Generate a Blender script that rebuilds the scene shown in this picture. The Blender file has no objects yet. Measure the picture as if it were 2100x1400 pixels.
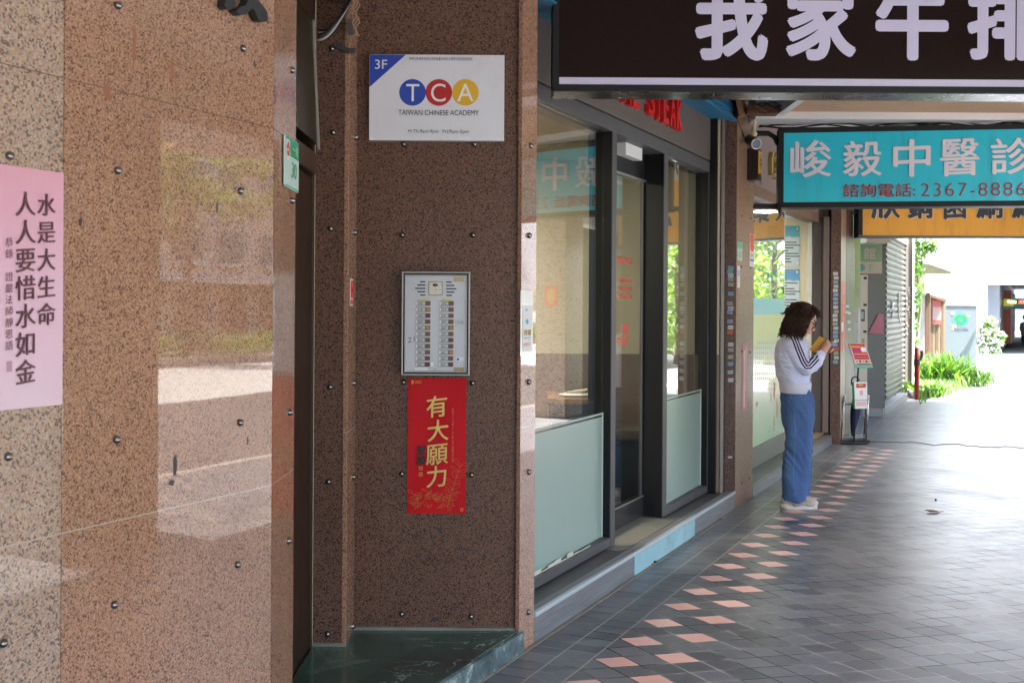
import bpy, bmesh, math, random
import numpy as np
from mathutils import Vector, Matrix, Euler
R = math.radians
random.seed(7); rng = np.random.default_rng(7)
SC = bpy.context.scene; COL = SC.collection

# ---------------------------------------------------------------- camera, sky, sun
H, F, PX, PY, ROLL = 1.58, 2300.0, 1050.0, 630.0, .006
cd = bpy.data.cameras.new("camera"); cam = bpy.data.objects.new("camera", cd); COL.objects.link(cam)
cd.sensor_width = 36; cd.lens = 36*F/2100; cd.shift_y = -70/2100
cd.clip_start = .05; cd.clip_end = 600
cd.dof.use_dof = True; cd.dof.focus_distance = 6.4; cd.dof.aperture_fstop = 9.0
cam.matrix_world = Matrix.Translation((0, 0, H)) @ Matrix.Rotation(R(90), 4, 'X') @ Matrix.Rotation(ROLL, 4, 'Z')
SC.camera = cam
SUN_EL, SUN_AZ = R(62.5), R(106)
w = bpy.data.worlds.new("World"); SC.world = w; w.use_nodes = True
nt = w.node_tree; sk = nt.nodes.new("ShaderNodeTexSky"); sk.sky_type = 'NISHITA'; sk.sun_disc = False
sk.sun_elevation = SUN_EL; sk.sun_rotation = SUN_AZ; sk.air_density = 1.0; sk.dust_density = 2.5; sk.ozone_density = 1.0
nt.links.new(sk.outputs[0], nt.nodes["Background"].inputs[0]); nt.nodes["Background"].inputs[1].default_value = .15
sl = bpy.data.lights.new("sun", 'SUN'); sl.energy = 5.0; sl.angle = R(.5); sl.color = (1, .95, .87)
so = bpy.data.objects.new("sun", sl); COL.objects.link(so)
sd = Vector((math.sin(SUN_AZ)*math.cos(SUN_EL), math.cos(SUN_AZ)*math.cos(SUN_EL), math.sin(SUN_EL)))
so.rotation_euler = sd.to_track_quat('Z', 'Y').to_euler(); so.location = (10, 10, 30)
vs = SC.view_settings; vs.view_transform = 'Standard'; vs.look = 'None'; vs.gamma = 1; vs.use_curve_mapping = False
vs.exposure = 3.8
cy = SC.cycles; cy.max_bounces = 10; cy.diffuse_bounces = 5; cy.glossy_bounces = 4; cy.transparent_max_bounces = 16
cy.sample_clamp_indirect = 8; cy.caustics_reflective = False; cy.caustics_refractive = False

# ---------------------------------------------------------------- geometry of the place
TH = R(24.85)
CX, CY = math.sin(TH), math.cos(TH)          # along the arcade
NX, NY = CY, -CX                             # out of the shop fronts, towards the street
CV = Vector((CX, CY, 0)); NV = Vector((NX, NY, 0)); ZV = Vector((0, 0, 1)); XV = Vector((1, 0, 0)); YV = Vector((0, 1, 0))
S0 = -2.115                                  # plane of piers and step fronts

def ray(u, v):
    dx, dy = u-PX, v-PY
    return Vector(((dx+ROLL*dy)/F, 1, -(dy-ROLL*dx)/F))
CO = Vector((0, 0, H))
def G(u, v, z=0.):
    d = ray(u, v); return CO + d*((z-H)/d.z)
def YP(u, v, Y):
    return CO + ray(u, v)*Y
def XP(u, v, X):
    d = ray(u, v); return CO + d*(X/d.x)
def SP(u, v, s=S0):
    d = ray(u, v); return CO + d*(s/(d.x*NX+d.y*NY))
def P(c, s, z=0.): return Vector((c*CX+s*NX, c*CY+s*NY, z))
def cof(p): return p.x*CX+p.y*CY
def cu(u, s=S0, v=630): return cof(SP(u, v, s))
def zs(u, v, s=S0): return SP(u, v, s).z
def fr(u0, v0, u1, v1, Y):
    um, vm = (u0+u1)/2, (v0+v1)/2
    return YP(u0, vm, Y).x, YP(u1, vm, Y).x, YP(um, v1, Y).z, YP(um, v0, Y).z   # x0,x1,z0,z1

# ---------------------------------------------------------------- materials
class T:
    def __init__(s, name):
        s.m = bpy.data.materials.new(name); s.m.use_nodes = True; s.t = s.m.node_tree
        s.b = s.t.nodes["Principled BSDF"]; s.out = s.t.nodes["Material Output"]
    def n(s, typ, **k):
        o = s.t.nodes.new(typ)
        for a, b in k.items(): setattr(o, a, b)
        return o
    def put(s, sock, v):
        if isinstance(v, bpy.types.NodeSocket): s.t.links.new(v, sock)
        elif isinstance(v, (tuple, list)) and len(v) == 3 and sock.type == 'RGBA': sock.default_value = (*v, 1)
        else: sock.default_value = v
    def ma(s, op, a, b=0., c=None):
        o = s.n("ShaderNodeMath", operation=op); s.put(o.inputs[0], a); s.put(o.inputs[1], b)
        if c is not None: s.put(o.inputs[2], c)
        return o.outputs[0]
    def mix(s, f, a, b, mode='MIX'):
        o = s.n("ShaderNodeMix", data_type='RGBA', blend_type=mode)
        s.put(o.inputs[0], f); s.put(o.inputs[6], a); s.put(o.inputs[7], b); return o.outputs[2]
    def coord(s): return s.n("ShaderNodeTexCoord").outputs['Object']
    def pos(s): return s.n("ShaderNodeNewGeometry").outputs['Position']
    def dot(s, v, k):
        o = s.n("ShaderNodeVectorMath", operation='DOT_PRODUCT'); s.put(o.inputs[0], v); o.inputs[1].default_value = k; return o.outputs['Value']
    def scale(s, v, k):
        o = s.n("ShaderNodeVectorMath", operation='MULTIPLY'); s.put(o.inputs[0], v); o.inputs[1].default_value = k; return o.outputs[0]
    def noise(s, sc, det=4, rough=.55, vec=None, dist=0):
        o = s.n("ShaderNodeTexNoise"); o.inputs['Scale'].default_value = sc; o.inputs['Detail'].default_value = det
        o.inputs['Roughness'].default_value = rough; o.inputs['Distortion'].default_value = dist
        s.put(o.inputs['Vector'], vec if vec is not None else s.coord()); return o.outputs['Fac']
    def vor(s, sc, vec=None, feature='F1'):
        o = s.n("ShaderNodeTexVoronoi", feature=feature); o.inputs['Scale'].default_value = sc
        s.put(o.inputs['Vector'], vec if vec is not None else s.coord()); return o
    def ramp(s, f, stops, interp='LINEAR'):
        o = s.n("ShaderNodeValToRGB"); o.color_ramp.interpolation = interp; e = o.color_ramp.elements
        while len(e) < len(stops): e.new(.5)
        for q, (p, c) in zip(e, stops): q.position = p; q.color = (*c, 1) if len(c) == 3 else c
        s.put(o.inputs[0], f); return o.outputs[0]
    def bump(s, h, st=.3, d=.01):
        o = s.n("ShaderNodeBump"); o.inputs['Strength'].default_value = st; o.inputs['Distance'].default_value = d
        s.put(o.inputs['Height'], h); s.t.links.new(o.outputs[0], s.b.inputs['Normal'])
    def base(s, col, rough=.5, metal=0., spec=.5):
        s.put(s.b.inputs['Base Color'], col); s.put(s.b.inputs['Roughness'], rough)
        s.b.inputs['Metallic'].default_value = metal; s.b.inputs['Specular IOR Level'].default_value = spec; return s

def mat(name, col, rough=.5, metal=0., var=.12, vs=6., bump=0., bs=60., spec=.4, dirt=None):
    t = T(name); n = t.noise(vs, 5, .6)
    k = t.ma('MULTIPLY_ADD', n, 2*var, 1-var)
    c = t.mix(1., col, k, 'MULTIPLY')
    if dirt: c = t.mix(t.ramp(t.noise(vs*.6, 7, .7), [(.5, (0, 0, 0)), (.72, (1, 1, 1))]), c, dirt)
    t.base(c, t.ma('MULTIPLY_ADD', n, .2, rough-.1), metal, spec)
    if bump: t.bump(t.noise(bs, 4), bump, .004)
    return t.m

def granite(name, dark, mid, light, grey, sc=290., rough=.018, joints=(), tone=1., spec=.5):
    t = T(name); v = t.coord()
    nz = t.n("ShaderNodeTexNoise"); nz.inputs['Scale'].default_value = 60; nz.inputs['Detail'].default_value = 3; t.put(nz.inputs['Vector'], v)
    d = t.n("ShaderNodeVectorMath", operation='MULTIPLY_ADD'); t.put(d.inputs[0], nz.outputs['Color']); d.inputs[1].default_value = (.006,)*3; t.put(d.inputs[2], v)
    a = t.vor(sc, d.outputs[0]); sp = t.n("ShaderNodeSeparateColor"); t.put(sp.inputs[0], a.outputs['Color'])
    c = t.ramp(sp.outputs[0], [(0, dark), (.13, dark), (.16, mid), (.5, mid), (.72, light), (.88, light), (.93, grey)])
    b = t.vor(sc*.7, d.outputs[0]); sp2 = t.n("ShaderNodeSeparateColor"); t.put(sp2.inputs[0], b.outputs['Color'])
    c = t.mix(t.ma('GREATER_THAN', sp2.outputs[1], .93), c, dark)
    n = t.noise(1.6, 6, .65); c = t.mix(1., c, t.ma('MULTIPLY_ADD', n, .5, .75*tone), 'MULTIPLY')
    n2 = t.noise(.55, 3, .5); c = t.mix(t.ramp(n2, [(.35, (0, 0, 0)), (.7, (.55, .55, .55))]), c, t.mix(1., c, (1.0, .86, .80), 'MULTIPLY'))
    st = t.ramp(t.noise(1., 5, .6, t.scale(v, (9, 9, .9))), [(.56, (0, 0, 0)), (.75, (1, 1, 1))])
    c = t.mix(t.ma('MULTIPLY', st, .25), c, (mid[0]*.7, mid[1]*.6, mid[2]*.5))
    z = t.n("ShaderNodeSeparateXYZ"); t.put(z.inputs[0], t.pos()); jm = None
    for j in joints:
        q = t.ma('LESS_THAN', t.ma('ABSOLUTE', t.ma('SUBTRACT', z.outputs[2], j[0])), j[1]); c = t.mix(q, c, j[2])
    t.base(c, t.ma('MULTIPLY_ADD', n, rough*.8, rough*.6), 0, spec)
    t.bump(t.noise(2.2, 2, .5), .02, .02)
    return t.m

GP = dict(dark=(.15, .085, .064), mid=(.33, .18, .112), light=(.45, .28, .188), grey=(.28, .21, .17))
JT = [(1.03, .0016, (.42, .38, .31)), (2.124, .0012, (.15, .095, .07))]
M_GRAN = granite('pink granite', **GP, joints=JT)
M_JAMB = granite('jamb granite', **GP, joints=JT, rough=.14, spec=.3)
M_GRANB = granite('brown granite', dark=(.022, .014, .012), mid=(.118, .064, .044), light=(.182, .104, .075), grey=(.125, .082, .062), joints=[(1.03, .0014, (.07, .05, .04)), (2.124, .0014, (.07, .05, .04))], rough=.36, spec=.18, sc=250.)
M_GRANL = granite('pale granite', dark=(.16, .12, .10), mid=(.37, .255, .185), light=(.46, .355, .275), grey=(.28, .26, .25), sc=220., joints=JT)
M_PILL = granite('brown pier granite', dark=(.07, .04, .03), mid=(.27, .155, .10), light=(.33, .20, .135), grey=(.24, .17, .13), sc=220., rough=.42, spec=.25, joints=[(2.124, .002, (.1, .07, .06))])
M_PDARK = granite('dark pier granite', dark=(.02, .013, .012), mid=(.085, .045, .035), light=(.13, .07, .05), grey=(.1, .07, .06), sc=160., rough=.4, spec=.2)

def glass(name, tint=(.93, .97, .95), boost=1.):
    t = T(name); lw = t.n("ShaderNodeLayerWeight"); lw.inputs[0].default_value = .5
    f = t.ma('MULTIPLY', t.ma('MULTIPLY_ADD', t.ma('POWER', lw.outputs['Facing'], 5.), .95, .045), boost)
    tr = t.n("ShaderNodeBsdfTransparent"); tr.inputs[0].default_value = (*tint, 1)
    gl = t.n("ShaderNodeBsdfGlossy"); gl.inputs['Roughness'].default_value = .0
    mx = t.n("ShaderNodeMixShader"); t.put(mx.inputs[0], f); t.put(mx.inputs[1], tr.outputs[0]); t.put(mx.inputs[2], gl.outputs[0])
    t.put(t.out.inputs[0], mx.outputs[0]); return t.m
M_GLASS = glass('window glass', boost=1.8)
M_TINT = glass('bronze glass', (.10, .07, .05), 1.)

def emis(name, col, st):
    t = T(name); t.base(col, .4); t.put(t.b.inputs['Emission Color'], col); t.b.inputs['Emission Strength'].default_value = st; return t.m

M_BLACK = mat('black metal', (.013, .013, .015), .5, 0, .2, spec=.22)
M_GREYM = mat('dark grey aluminium', (.085, .083, .088), .45, .0, .1, spec=.3)
M_REVEAL = mat('black post side', (.012, .012, .013), .45, .0, .1, spec=.2)  # near-black sides of the posts, darker than their front plates
M_BRONZE = mat('bronze door metal', (.03, .015, .009), .42, .0, .2, spec=.25)
M_OLIVE = mat('olive transom glass', (.022, .019, .009), .3, 0, .3, 3, spec=.25)
M_STEEL = mat('stainless steel', (.62, .62, .63), .28, 1., .1)
M_BOLT = mat('chrome bolt', (.22, .21, .20), .16, 1., .1, 40)
M_WHITE = mat('white enamel', (.78, .79, .80), .35, 0, .03)
M_WHITE2 = mat('white paper', (.74, .74, .75), .6, 0, .06)
M_RED = mat('red paint', (.62, .02, .02), .35)
M_INK = mat('black ink', (.012, .012, .014), .5)
M_GOLD = mat('gold print', (.55, .38, .12), .35, .35, .25, 30)
M_TEXTDK = mat('dark print', (.03, .035, .04), .6)
M_GOLDL = mat('gold letters', (.62, .42, .12), .35, .3)
M_CONC = mat('concrete', (.22, .21, .185), .7, 0, .25, 3, .3, dirt=(.10, .10, .085))
M_PLASTW = mat('cream plastic', (.62, .55, .38), .4)

# ---------------------------------------------------------------- mesh helpers
class MB:
    def __init__(s): s.v = []; s.f = []; s.mi = []; s.cur = 0; s.sm = False
    def add(s, vs, fs):
        o = len(s.v); s.v += [tuple(v) for v in vs]; s.f += [tuple(i+o for i in f) for f in fs]; s.mi += [s.cur]*len(fs); return s
    def hexa(s, p): return s.add(p, [(3, 2, 1, 0), (4, 5, 6, 7), (0, 1, 5, 4), (1, 2, 6, 5), (2, 3, 7, 6), (3, 0, 4, 7)])
    def bx(s, x0, x1, y0, y1, z0, z1):
        return s.hexa([(x0, y0, z0), (x1, y0, z0), (x1, y1, z0), (x0, y1, z0), (x0, y0, z1), (x1, y0, z1), (x1, y1, z1), (x0, y1, z1)])
    def cb(s, c0, c1, s0, s1, z0, z1):        # box along the arcade; s1 is the street side
        q = [P(c0, s1), P(c1, s1), P(c1, s0), P(c0, s0)]
        return s.hexa([(a.x, a.y, z0) for a in q]+[(a.x, a.y, z1) for a in q])
    def ob(s, O, ax, ay, az):                 # oriented box from a corner
        O = Vector(O); return s.hexa([O, O+ax, O+ax+ay, O+ay, O+az, O+ax+az, O+ax+ay+az, O+ay+az])
    def prism(s, pts, z0, z1):
        n = len(pts)
        return s.add([(p[0], p[1], z0) for p in pts]+[(p[0], p[1], z1) for p in pts],
                     [tuple(range(n))[::-1], tuple(range(n, 2*n))]+[(i, (i+1) % n, n+(i+1) % n, n+i) for i in range(n)])
    def quad(s, a, b, c, d): return s.add([a, b, c, d], [(0, 1, 2, 3)])
    def plate(s, O, ex, ez, pts, th):         # polygon in a plane with thickness
        nrm = Vector(ex).cross(Vector(ez)).normalized(); n = len(pts)
        f = [Vector(O)+Vector(ex)*a+Vector(ez)*b for a, b in pts]
        return s.add([q for q in f]+[q+nrm*th for q in f], [tuple(range(n))[::-1], tuple(range(n, 2*n))]+[(i, (i+1) % n, n+(i+1) % n, n+i) for i in range(n)])
    def tube(s, pts, r, seg=8, caps=True, ry=None):
        pts = [Vector(p) for p in pts]; n = len(pts); rr = r if isinstance(r, (list, tuple, np.ndarray)) else [r]*n
        o = len(s.v); up = None
        for i, p in enumerate(pts):
            t = (pts[min(i+1, n-1)]-pts[max(i-1, 0)]).normalized()
            if up is None: up = t.orthogonal().normalized()
            up = (up-t*up.dot(t)); up = up.normalized() if up.length > 1e-6 else t.orthogonal().normalized()
            sd_ = t.cross(up)
            for k in range(seg):
                a = 2*math.pi*k/seg; s.v.append(tuple(p+up*(math.cos(a)*rr[i])+sd_*(math.sin(a)*rr[i])))
        for i in range(n-1):
            for k in range(seg):
                a = o+i*seg+k; b = o+i*seg+(k+1) % seg; s.f.append((a, b, b+seg, a+seg)); s.mi.append(s.cur)
        if caps:
            s.f.append(tuple(o+k for k in range(seg))[::-1]); s.f.append(tuple(o+(n-1)*seg+k for k in range(seg))); s.mi += [s.cur]*2
        return s
    def stack(s, rings, seg=24, sq=2.):       # horizontal elliptical rings (x,y,z,rx,ry)
        o = len(s.v); n = len(rings)
        for (x, y, z, rx, ry) in rings:
            for k in range(seg):
                a = 2*math.pi*k/seg; ca, sa = math.cos(a), math.sin(a)
                s.v.append((x+rx*math.copysign(abs(ca)**(2/sq), ca), y+ry*math.copysign(abs(sa)**(2/sq), sa), z))
        for i in range(n-1):
            for k in range(seg):
                a = o+i*seg+k; b = o+i*seg+(k+1) % seg; s.f.append((a, b, b+seg, a+seg)); s.mi.append(s.cur)
        s.f.append(tuple(o+k for k in range(seg))[::-1]); s.f.append(tuple(o+(n-1)*seg+k for k in range(seg))); s.mi += [s.cur]*2
        return s
    def ell(s, c, r, seg=16, rings=10, M=None):
        o = len(s.v); c = Vector(c)
        vs = [Vector((0, 0, r[2]))]
        for i in range(1, rings):
            th = math.pi*i/rings
            for k in range(seg):
                a = 2*math.pi*k/seg; vs.append(Vector((r[0]*math.sin(th)*math.cos(a), r[1]*math.sin(th)*math.sin(a), r[2]*math.cos(th))))
        vs.append(Vector((0, 0, -r[2])))
        if M is not None: vs = [M @ q for q in vs]
        fs = [(0, 1+k, 1+(k+1) % seg) for k in range(seg)]
        for i in range(rings-2):
            for k in range(seg):
                a = 1+i*seg+k; b = 1+i*seg+(k+1) % seg; fs.append((a, a+seg, b+seg, b))
        L = len(vs)-1; q = 1+(rings-2)*seg
        fs += [(L, q+(k+1) % seg, q+k) for k in range(seg)]
        return s.add([c+q_ for q_ in vs], fs)
    def build(s, name, m, parent=None, bev=0., smooth=False, bseg=2):
        me = bpy.data.meshes.new(name); off = wloc(parent)
        me.from_pydata([(v[0]-off.x, v[1]-off.y, v[2]-off.z) for v in s.v], [], s.f)
        for x in (m if isinstance(m, (list, tuple)) else [m]): me.materials.append(x)
        if max(s.mi, default=0): me.polygons.foreach_set('material_index', s.mi)
        if smooth: me.polygons.foreach_set('use_smooth', [True]*len(me.polygons))
        me.update()
        o = bpy.data.objects.new(name, me); COL.objects.link(o)
        if parent: o.parent = parent
        if bev:
            b = o.modifiers.new('bevel', 'BEVEL'); b.width = bev; b.segments = bseg; b.limit_method = 'ANGLE'; b.angle_limit = R(40)
        return o
def wloc(o):
    v = Vector((0, 0, 0))
    while o is not None: v += o.location; o = o.parent
    return v
def tag(o, label, cat, group=None, kind=None):
    if label: o['label'] = label
    if cat: o['category'] = cat
    if group: o['group'] = group
    if kind: o['kind'] = kind
    return o
def thing(name, label, cat, loc=(0, 0, 0), group=None):
    o = bpy.data.objects.new(name, None); COL.objects.link(o); o.location = loc; o.empty_display_size = .1
    return tag(o, label, cat, group)
def struct(o): o['kind'] = 'structure'; return o

# ---------------------------------------------------------------- lettering (Blender's own font)
_tc = {}
def glyphs(body, off=0., ext=0., sp=1.):
    k = (body, off, ext, sp)
    if k not in _tc:
        c = bpy.data.curves.new("t", "FONT"); c.body = body; c.offset = off; c.extrude = ext; c.space_character = sp; c.resolution_u = 6
        o = bpy.data.objects.new("t", c); COL.objects.link(o); dg = bpy.context.evaluated_depsgraph_get(); dg.update()
        m = bpy.data.meshes.new_from_object(o.evaluated_get(dg))
        _tc[k] = (np.array([v.co[:] for v in m.vertices]), [tuple(p.vertices) for p in m.polygons])
        bpy.data.meshes.remove(m); bpy.data.objects.remove(o); bpy.data.curves.remove(c)
    return _tc[k]
def put_text(mb, body, O, ex, ez, w=None, h=None, off=0., ext=0., shear=0., sp=1., lift=.0015, center=False):
    """fit a line of text into a w x h box whose lower left corner is O"""
    cjk = off > 0 and not ext and any(ord(q) > 0x2e80 for q in body)
    if cjk:
        if shear:                # nib strokes
            e = off*(h or w/len(body))*2.
            for k in range(9):
                f = (k-4)/4*e; put_text(mb, body, Vector(O)+Vector(ex)*(e*.86+f*.86)+Vector(ez)*(e*.5-f*.5), ex, ez, (w-2*e*.86) if w else None, (h-2*e*.5) if h else None, 0., 0., shear, sp, lift+.00025*k)
            return mb
        for k in range(8):
            a = 2*math.pi*k/8; r = off*(h or w/len(body))*.9; ww = (w-2*r) if w else None; hh = (h-2*r) if h else None
            put_text(mb, body, Vector(O)+Vector(ex)*(r+r*math.cos(a))+Vector(ez)*(r+r*math.sin(a)), ex, ez, ww, hh, 0., 0., shear, sp, lift+.00025*k)
        return mb
    V, Fs = glyphs(body, off, 0., sp); V = V.copy(); lo = V.min(0); hi = V.max(0); V = V-lo
    sx = w/(hi[0]-lo[0]) if w else None; sy = h/(hi[1]-lo[1]) if h else None
    sx = sx or sy; sy = sy or sx
    V[:, 0] *= sx; V[:, 1] *= sy; V[:, 1] += shear*(V[:, 0]-V[:, 0].mean())
    return _place(mb, V, Fs, O, ex, ez, ext, lift)
def put_char(mb, ch, C, ex, ez, size, off=0., ext=0., shear=0., sx=1., lift=.0015):
    """one full-width character centred on C, em = size"""
    if off > 0 and not ext:      # a broad nib held aslant: thick down strokes, thin cross strokes
        for k in range(9):
            f = (k-4)/4*off*size*2.; put_char(mb, ch, Vector(C)+Vector(ex)*f*.86-Vector(ez)*f*.50, ex, ez, size, 0., 0., shear, sx, lift+.00025*k)
        return mb
    V, Fs = glyphs(ch, off, 0.); V = V.copy()
    V[:, 0] = (V[:, 0]-.5)*size*sx; V[:, 1] = (V[:, 1]-.38)*size; V[:, 1] += shear*V[:, 0]
    return _place(mb, V, Fs, C, ex, ez, ext, lift)
def _place(mb, V, Fs, O, ex, ez, ext, lift):
    ex = Vector(ex); ez = Vector(ez); n = ex.cross(ez).normalized(); O = Vector(O)
    top = [O+ex*float(a)+ez*float(b)+n*(lift+ext) for a, b, _ in V]
    if ext:
        k = len(top); edges = {}
        for f in Fs:
            for i in range(len(f)):
                a, b = f[i], f[(i+1) % len(f)]; e = (min(a, b), max(a, b)); edges[e] = None if e in edges else (a, b)
        mb.add(top+[p-n*ext for p in top], list(Fs)+[(b, a, a+k, b+k) for ab in edges.values() if ab for a, b in [ab]])
    else: mb.add(top, Fs)
    return mb
def col_text(mb, body, topc, ex, ez, size, pitch, **k):
    for i, ch in enumerate(body):
        if ch != ' ': put_char(mb, ch, Vector(topc)-Vector(ez)*(pitch*(i+.5)), ex, ez, size, **k)
    return mb

# ---------------------------------------------------------------- ground
def floor_mat():
    t = T('slate floor tiles'); p = t.pos()
    s = t.dot(p, NV[:]); c = t.dot(p, CV[:])
    a0 = G(1100+862/4, 1050+1056/4); sA, cA = a0.dot(NV), a0.dot(CV); Ds, Dc = .222, .1725
    pp = t.ma('MULTIPLY_ADD', s, 1/Ds, .5-sA/Ds); qq = t.ma('MULTIPLY_ADD', c, 1/Dc, -cA/Dc)
    i = t.ma('ADD', pp, qq); j = t.ma('SUBTRACT', pp, qq)
    ii = t.ma('FLOOR', i); jj = t.ma('FLOOR', j); fi = t.ma('FRACT', i); fj = t.ma('FRACT', j)
    SA, SB = -1.942, -1.789
    inner = t.ma('GREATER_THAN', s, SB)
    # border rows
    cb_ = t.ma('MULTIPLY', c, 1/.112); cbi = t.ma('FLOOR', cb_); cbf = t.ma('FRACT', cb_)
    def edge(f, wd): return t.ma('GREATER_THAN', t.ma('ABSOLUTE', t.ma('SUBTRACT', f, .5)), .5-wd)
    g_in = t.ma('MAXIMUM', edge(fi, .021), edge(fj, .021))
    g_b = edge(cbf, .024)
    def near(v, w_): return t.ma('LESS_THAN', t.ma('ABSOLUTE', t.ma('SUBTRACT', s, v)), w_)
    wob = t.ma('MULTIPLY_ADD', t.noise(2.5, 2, .5, p), .012, -.006)
    sw = t.ma('ADD', s, wob)
    def nearw(v, w_): return t.ma('LESS_THAN', t.ma('ABSOLUTE', t.ma('SUBTRACT', sw, v)), w_)
    lines = t.ma('MAXIMUM', nearw(SA, .0035), nearw(SB, .0035))
    gm = t.n("ShaderNodeMix", data_type='FLOAT'); t.put(gm.inputs[0], inner); t.put(gm.inputs[2], g_b); t.put(gm.inputs[3], g_in)
    even = lambda x: t.ma('LESS_THAN', t.ma('PINGPONG', x, 1.), .5)
    sm = t.ma('ADD', ii, jj)
    pink = t.ma('MULTIPLY', t.ma('MULTIPLY', even(ii), even(jj)), t.ma('LESS_THAN', t.ma('ABSOLUTE', t.ma('SUBTRACT', sm, 1.)), 1.5))
    pink = t.ma('MULTIPLY', t.ma('MULTIPLY', pink, inner), t.ma('LESS_THAN', c, 13.4))  # pink tiles left out further on, standing for glare that washes them out
    wn = t.n("ShaderNodeTexWhiteNoise", noise_dimensions='3D'); cmb = t.n("ShaderNodeCombineXYZ")
    gi = t.n("ShaderNodeMix", data_type='FLOAT'); t.put(gi.inputs[0], inner); t.put(gi.inputs[2], cbi); t.put(gi.inputs[3], ii)
    t.put(cmb.inputs[0], gi.outputs[0]); t.put(cmb.inputs[1], jj); t.put(wn.inputs[0], cmb.outputs[0])
    rv = wn.outputs['Value']
    # grain streaks that run along one tile axis
    gv = t.n("ShaderNodeCombineXYZ"); t.put(gv.inputs[0], t.ma('MULTIPLY', i, .35)); t.put(gv.inputs[1], t.ma('MULTIPLY', j, 7.)); t.put(gv.inputs[2], rv)
    streak = t.noise(2.2, 6, .65, gv.outputs[0])
    dark = t.mix(rv, (.070, .073, .085), (.135, .138, .155))
    dark = t.mix(1., dark, t.ma('MULTIPLY_ADD', streak, 1.2, .40), 'MULTIPLY')
    pk = t.mix(rv, (.60, .335, .295), (.70, .42, .38)); pk = t.mix(1., pk, t.ma('MULTIPLY_ADD', streak, .35, .82), 'MULTIPLY')
    c0 = t.mix(pink, dark, pk)
    gfl = t.noise(3., 3, .6, p)
    gcol = t.mix(t.ramp(gfl, [(.45, (0, 0, 0)), (.55, (1, 1, 1))]), (.015, .015, .016), (.36, .33, .29))
    c1 = t.mix(gm.outputs[0], c0, gcol)
    c1 = t.mix(lines, c1, (.34, .31, .26))
    gv_ = t.vor(2.6, p); gs = t.n("ShaderNodeSeparateColor"); t.put(gs.inputs[0], gv_.outputs['Color'])
    spot = t.ma('MULTIPLY', t.ma('LESS_THAN', gv_.outputs['Distance'], t.ma('MULTIPLY_ADD', gs.outputs[1], .045, .02)), t.ma('GREATER_THAN', gs.outputs[0], .45))
    c1 = t.mix(t.ma('MULTIPLY', spot, .55), c1, (.03, .029, .028))
    dust = t.ramp(t.noise(1.3, 8, .7, p), [(.5, (0, 0, 0)), (.8, (1, 1, 1))])
    c1 = t.mix(t.ma('MULTIPLY', dust, .22), c1, (.17, .155, .135))
    rough = t.ma('ADD', t.ma('MULTIPLY_ADD', streak, .24, .20), t.ma('ADD', t.ma('MULTIPLY', gm.outputs[0], .5), t.ma('MULTIPLY', dust, .12)))
    t.base(c1, rough, 0, .5)
    t.bump(t.ma('ADD', t.ma('MULTIPLY', streak, .35), t.ma('SUBTRACT', t.ma('MULTIPLY', rv, .5), t.ma('MULTIPLY', gm.outputs[0], .8))), .22, .003)
    return t.m
M_FLOOR = floor_mat()
mb = MB(); mb.quad(P(-30, -2.6, 0), P(-30, 3., 0), P(22.6, 3., 0), P(20.1, -2.6, 0)); struct(mb.build('arcade_floor', M_FLOOR))
t = T('pale lane pavers'); br = t.n("ShaderNodeTexBrick"); t.put(br.inputs[0], t.scale(t.pos(), (1.2, 1.2, 1.2)))
br.inputs['Color1'].default_value = (.40, .41, .43, 1); br.inputs['Color2'].default_value = (.34, .35, .37, 1); br.inputs['Mortar'].default_value = (.22, .22, .22, 1)
br.inputs['Scale'].default_value = 2; br.inputs['Mortar Size'].default_value = .012
t.base(t.mix(1., br.outputs[0], t.ma('MULTIPLY_ADD', t.noise(2, 5), .5, .75), 'MULTIPLY'), .6); M_PAVE = t.m
mb = MB(); mb.quad((-40, -30, -.15), (400, -30, -.15), (400, 400, -.15), (-40, 400, -.15)); 
struct(mb.build('ground', mat('bare ground', (.2, .19, .17), .8)))
mb = MB(); mb.cb(19., 60, -22, 3., -.14, -.006); struct(mb.build('lane_paving', M_PAVE))
mb = MB(); mb.quad(P(-60, 3.15, -.12), P(-60, 17, -.12), P(120, 17, -.12), P(120, 3.15, -.12))
M_ASPH = mat('asphalt', (.042, .042, .044), .8, 0, .2, 3, .4, 200)
mb2 = MB(); mb2.quad(P(-60, 9.4, -.116), P(-60, 17, -.116), P(120, 17, -.116), P(120, 9.4, -.116)); struct(mb2.build('sunlit_road_strip', mat('sunlit road strip', (.36, .35, .33), .75, 0, .15, 2)))  # sunlit stretch of the road put in as a paler strip
struct(mb.build('road', M_ASPH))
mb = MB(); mb.cb(-60, 120, 3., 3.15, -.14, .0); struct(mb.build('kerb', M_CONC, bev=.01))
mb = MB(); mb.cb(-60, 120, 17, 17.25, -.14, .12); mb.cb(-60, 120, 19.6, 19.85, -.14, .12); struct(mb.build('median_kerb', mat('kerb stone', (.34, .31, .26), .7)))
mb = MB()
for k in range(-3, 20): mb.cb(k*6, k*6+2.6, 9.1, 9.22, -.119, -.1165)
struct(mb.build('road_marking', mat('road paint', (.75, .75, .73), .6)))
mb = MB(); mb.cb(-60, 120, 19.85, 31, -.14, -.12); struct(mb.build('far_carriageway', M_ASPH))

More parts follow.
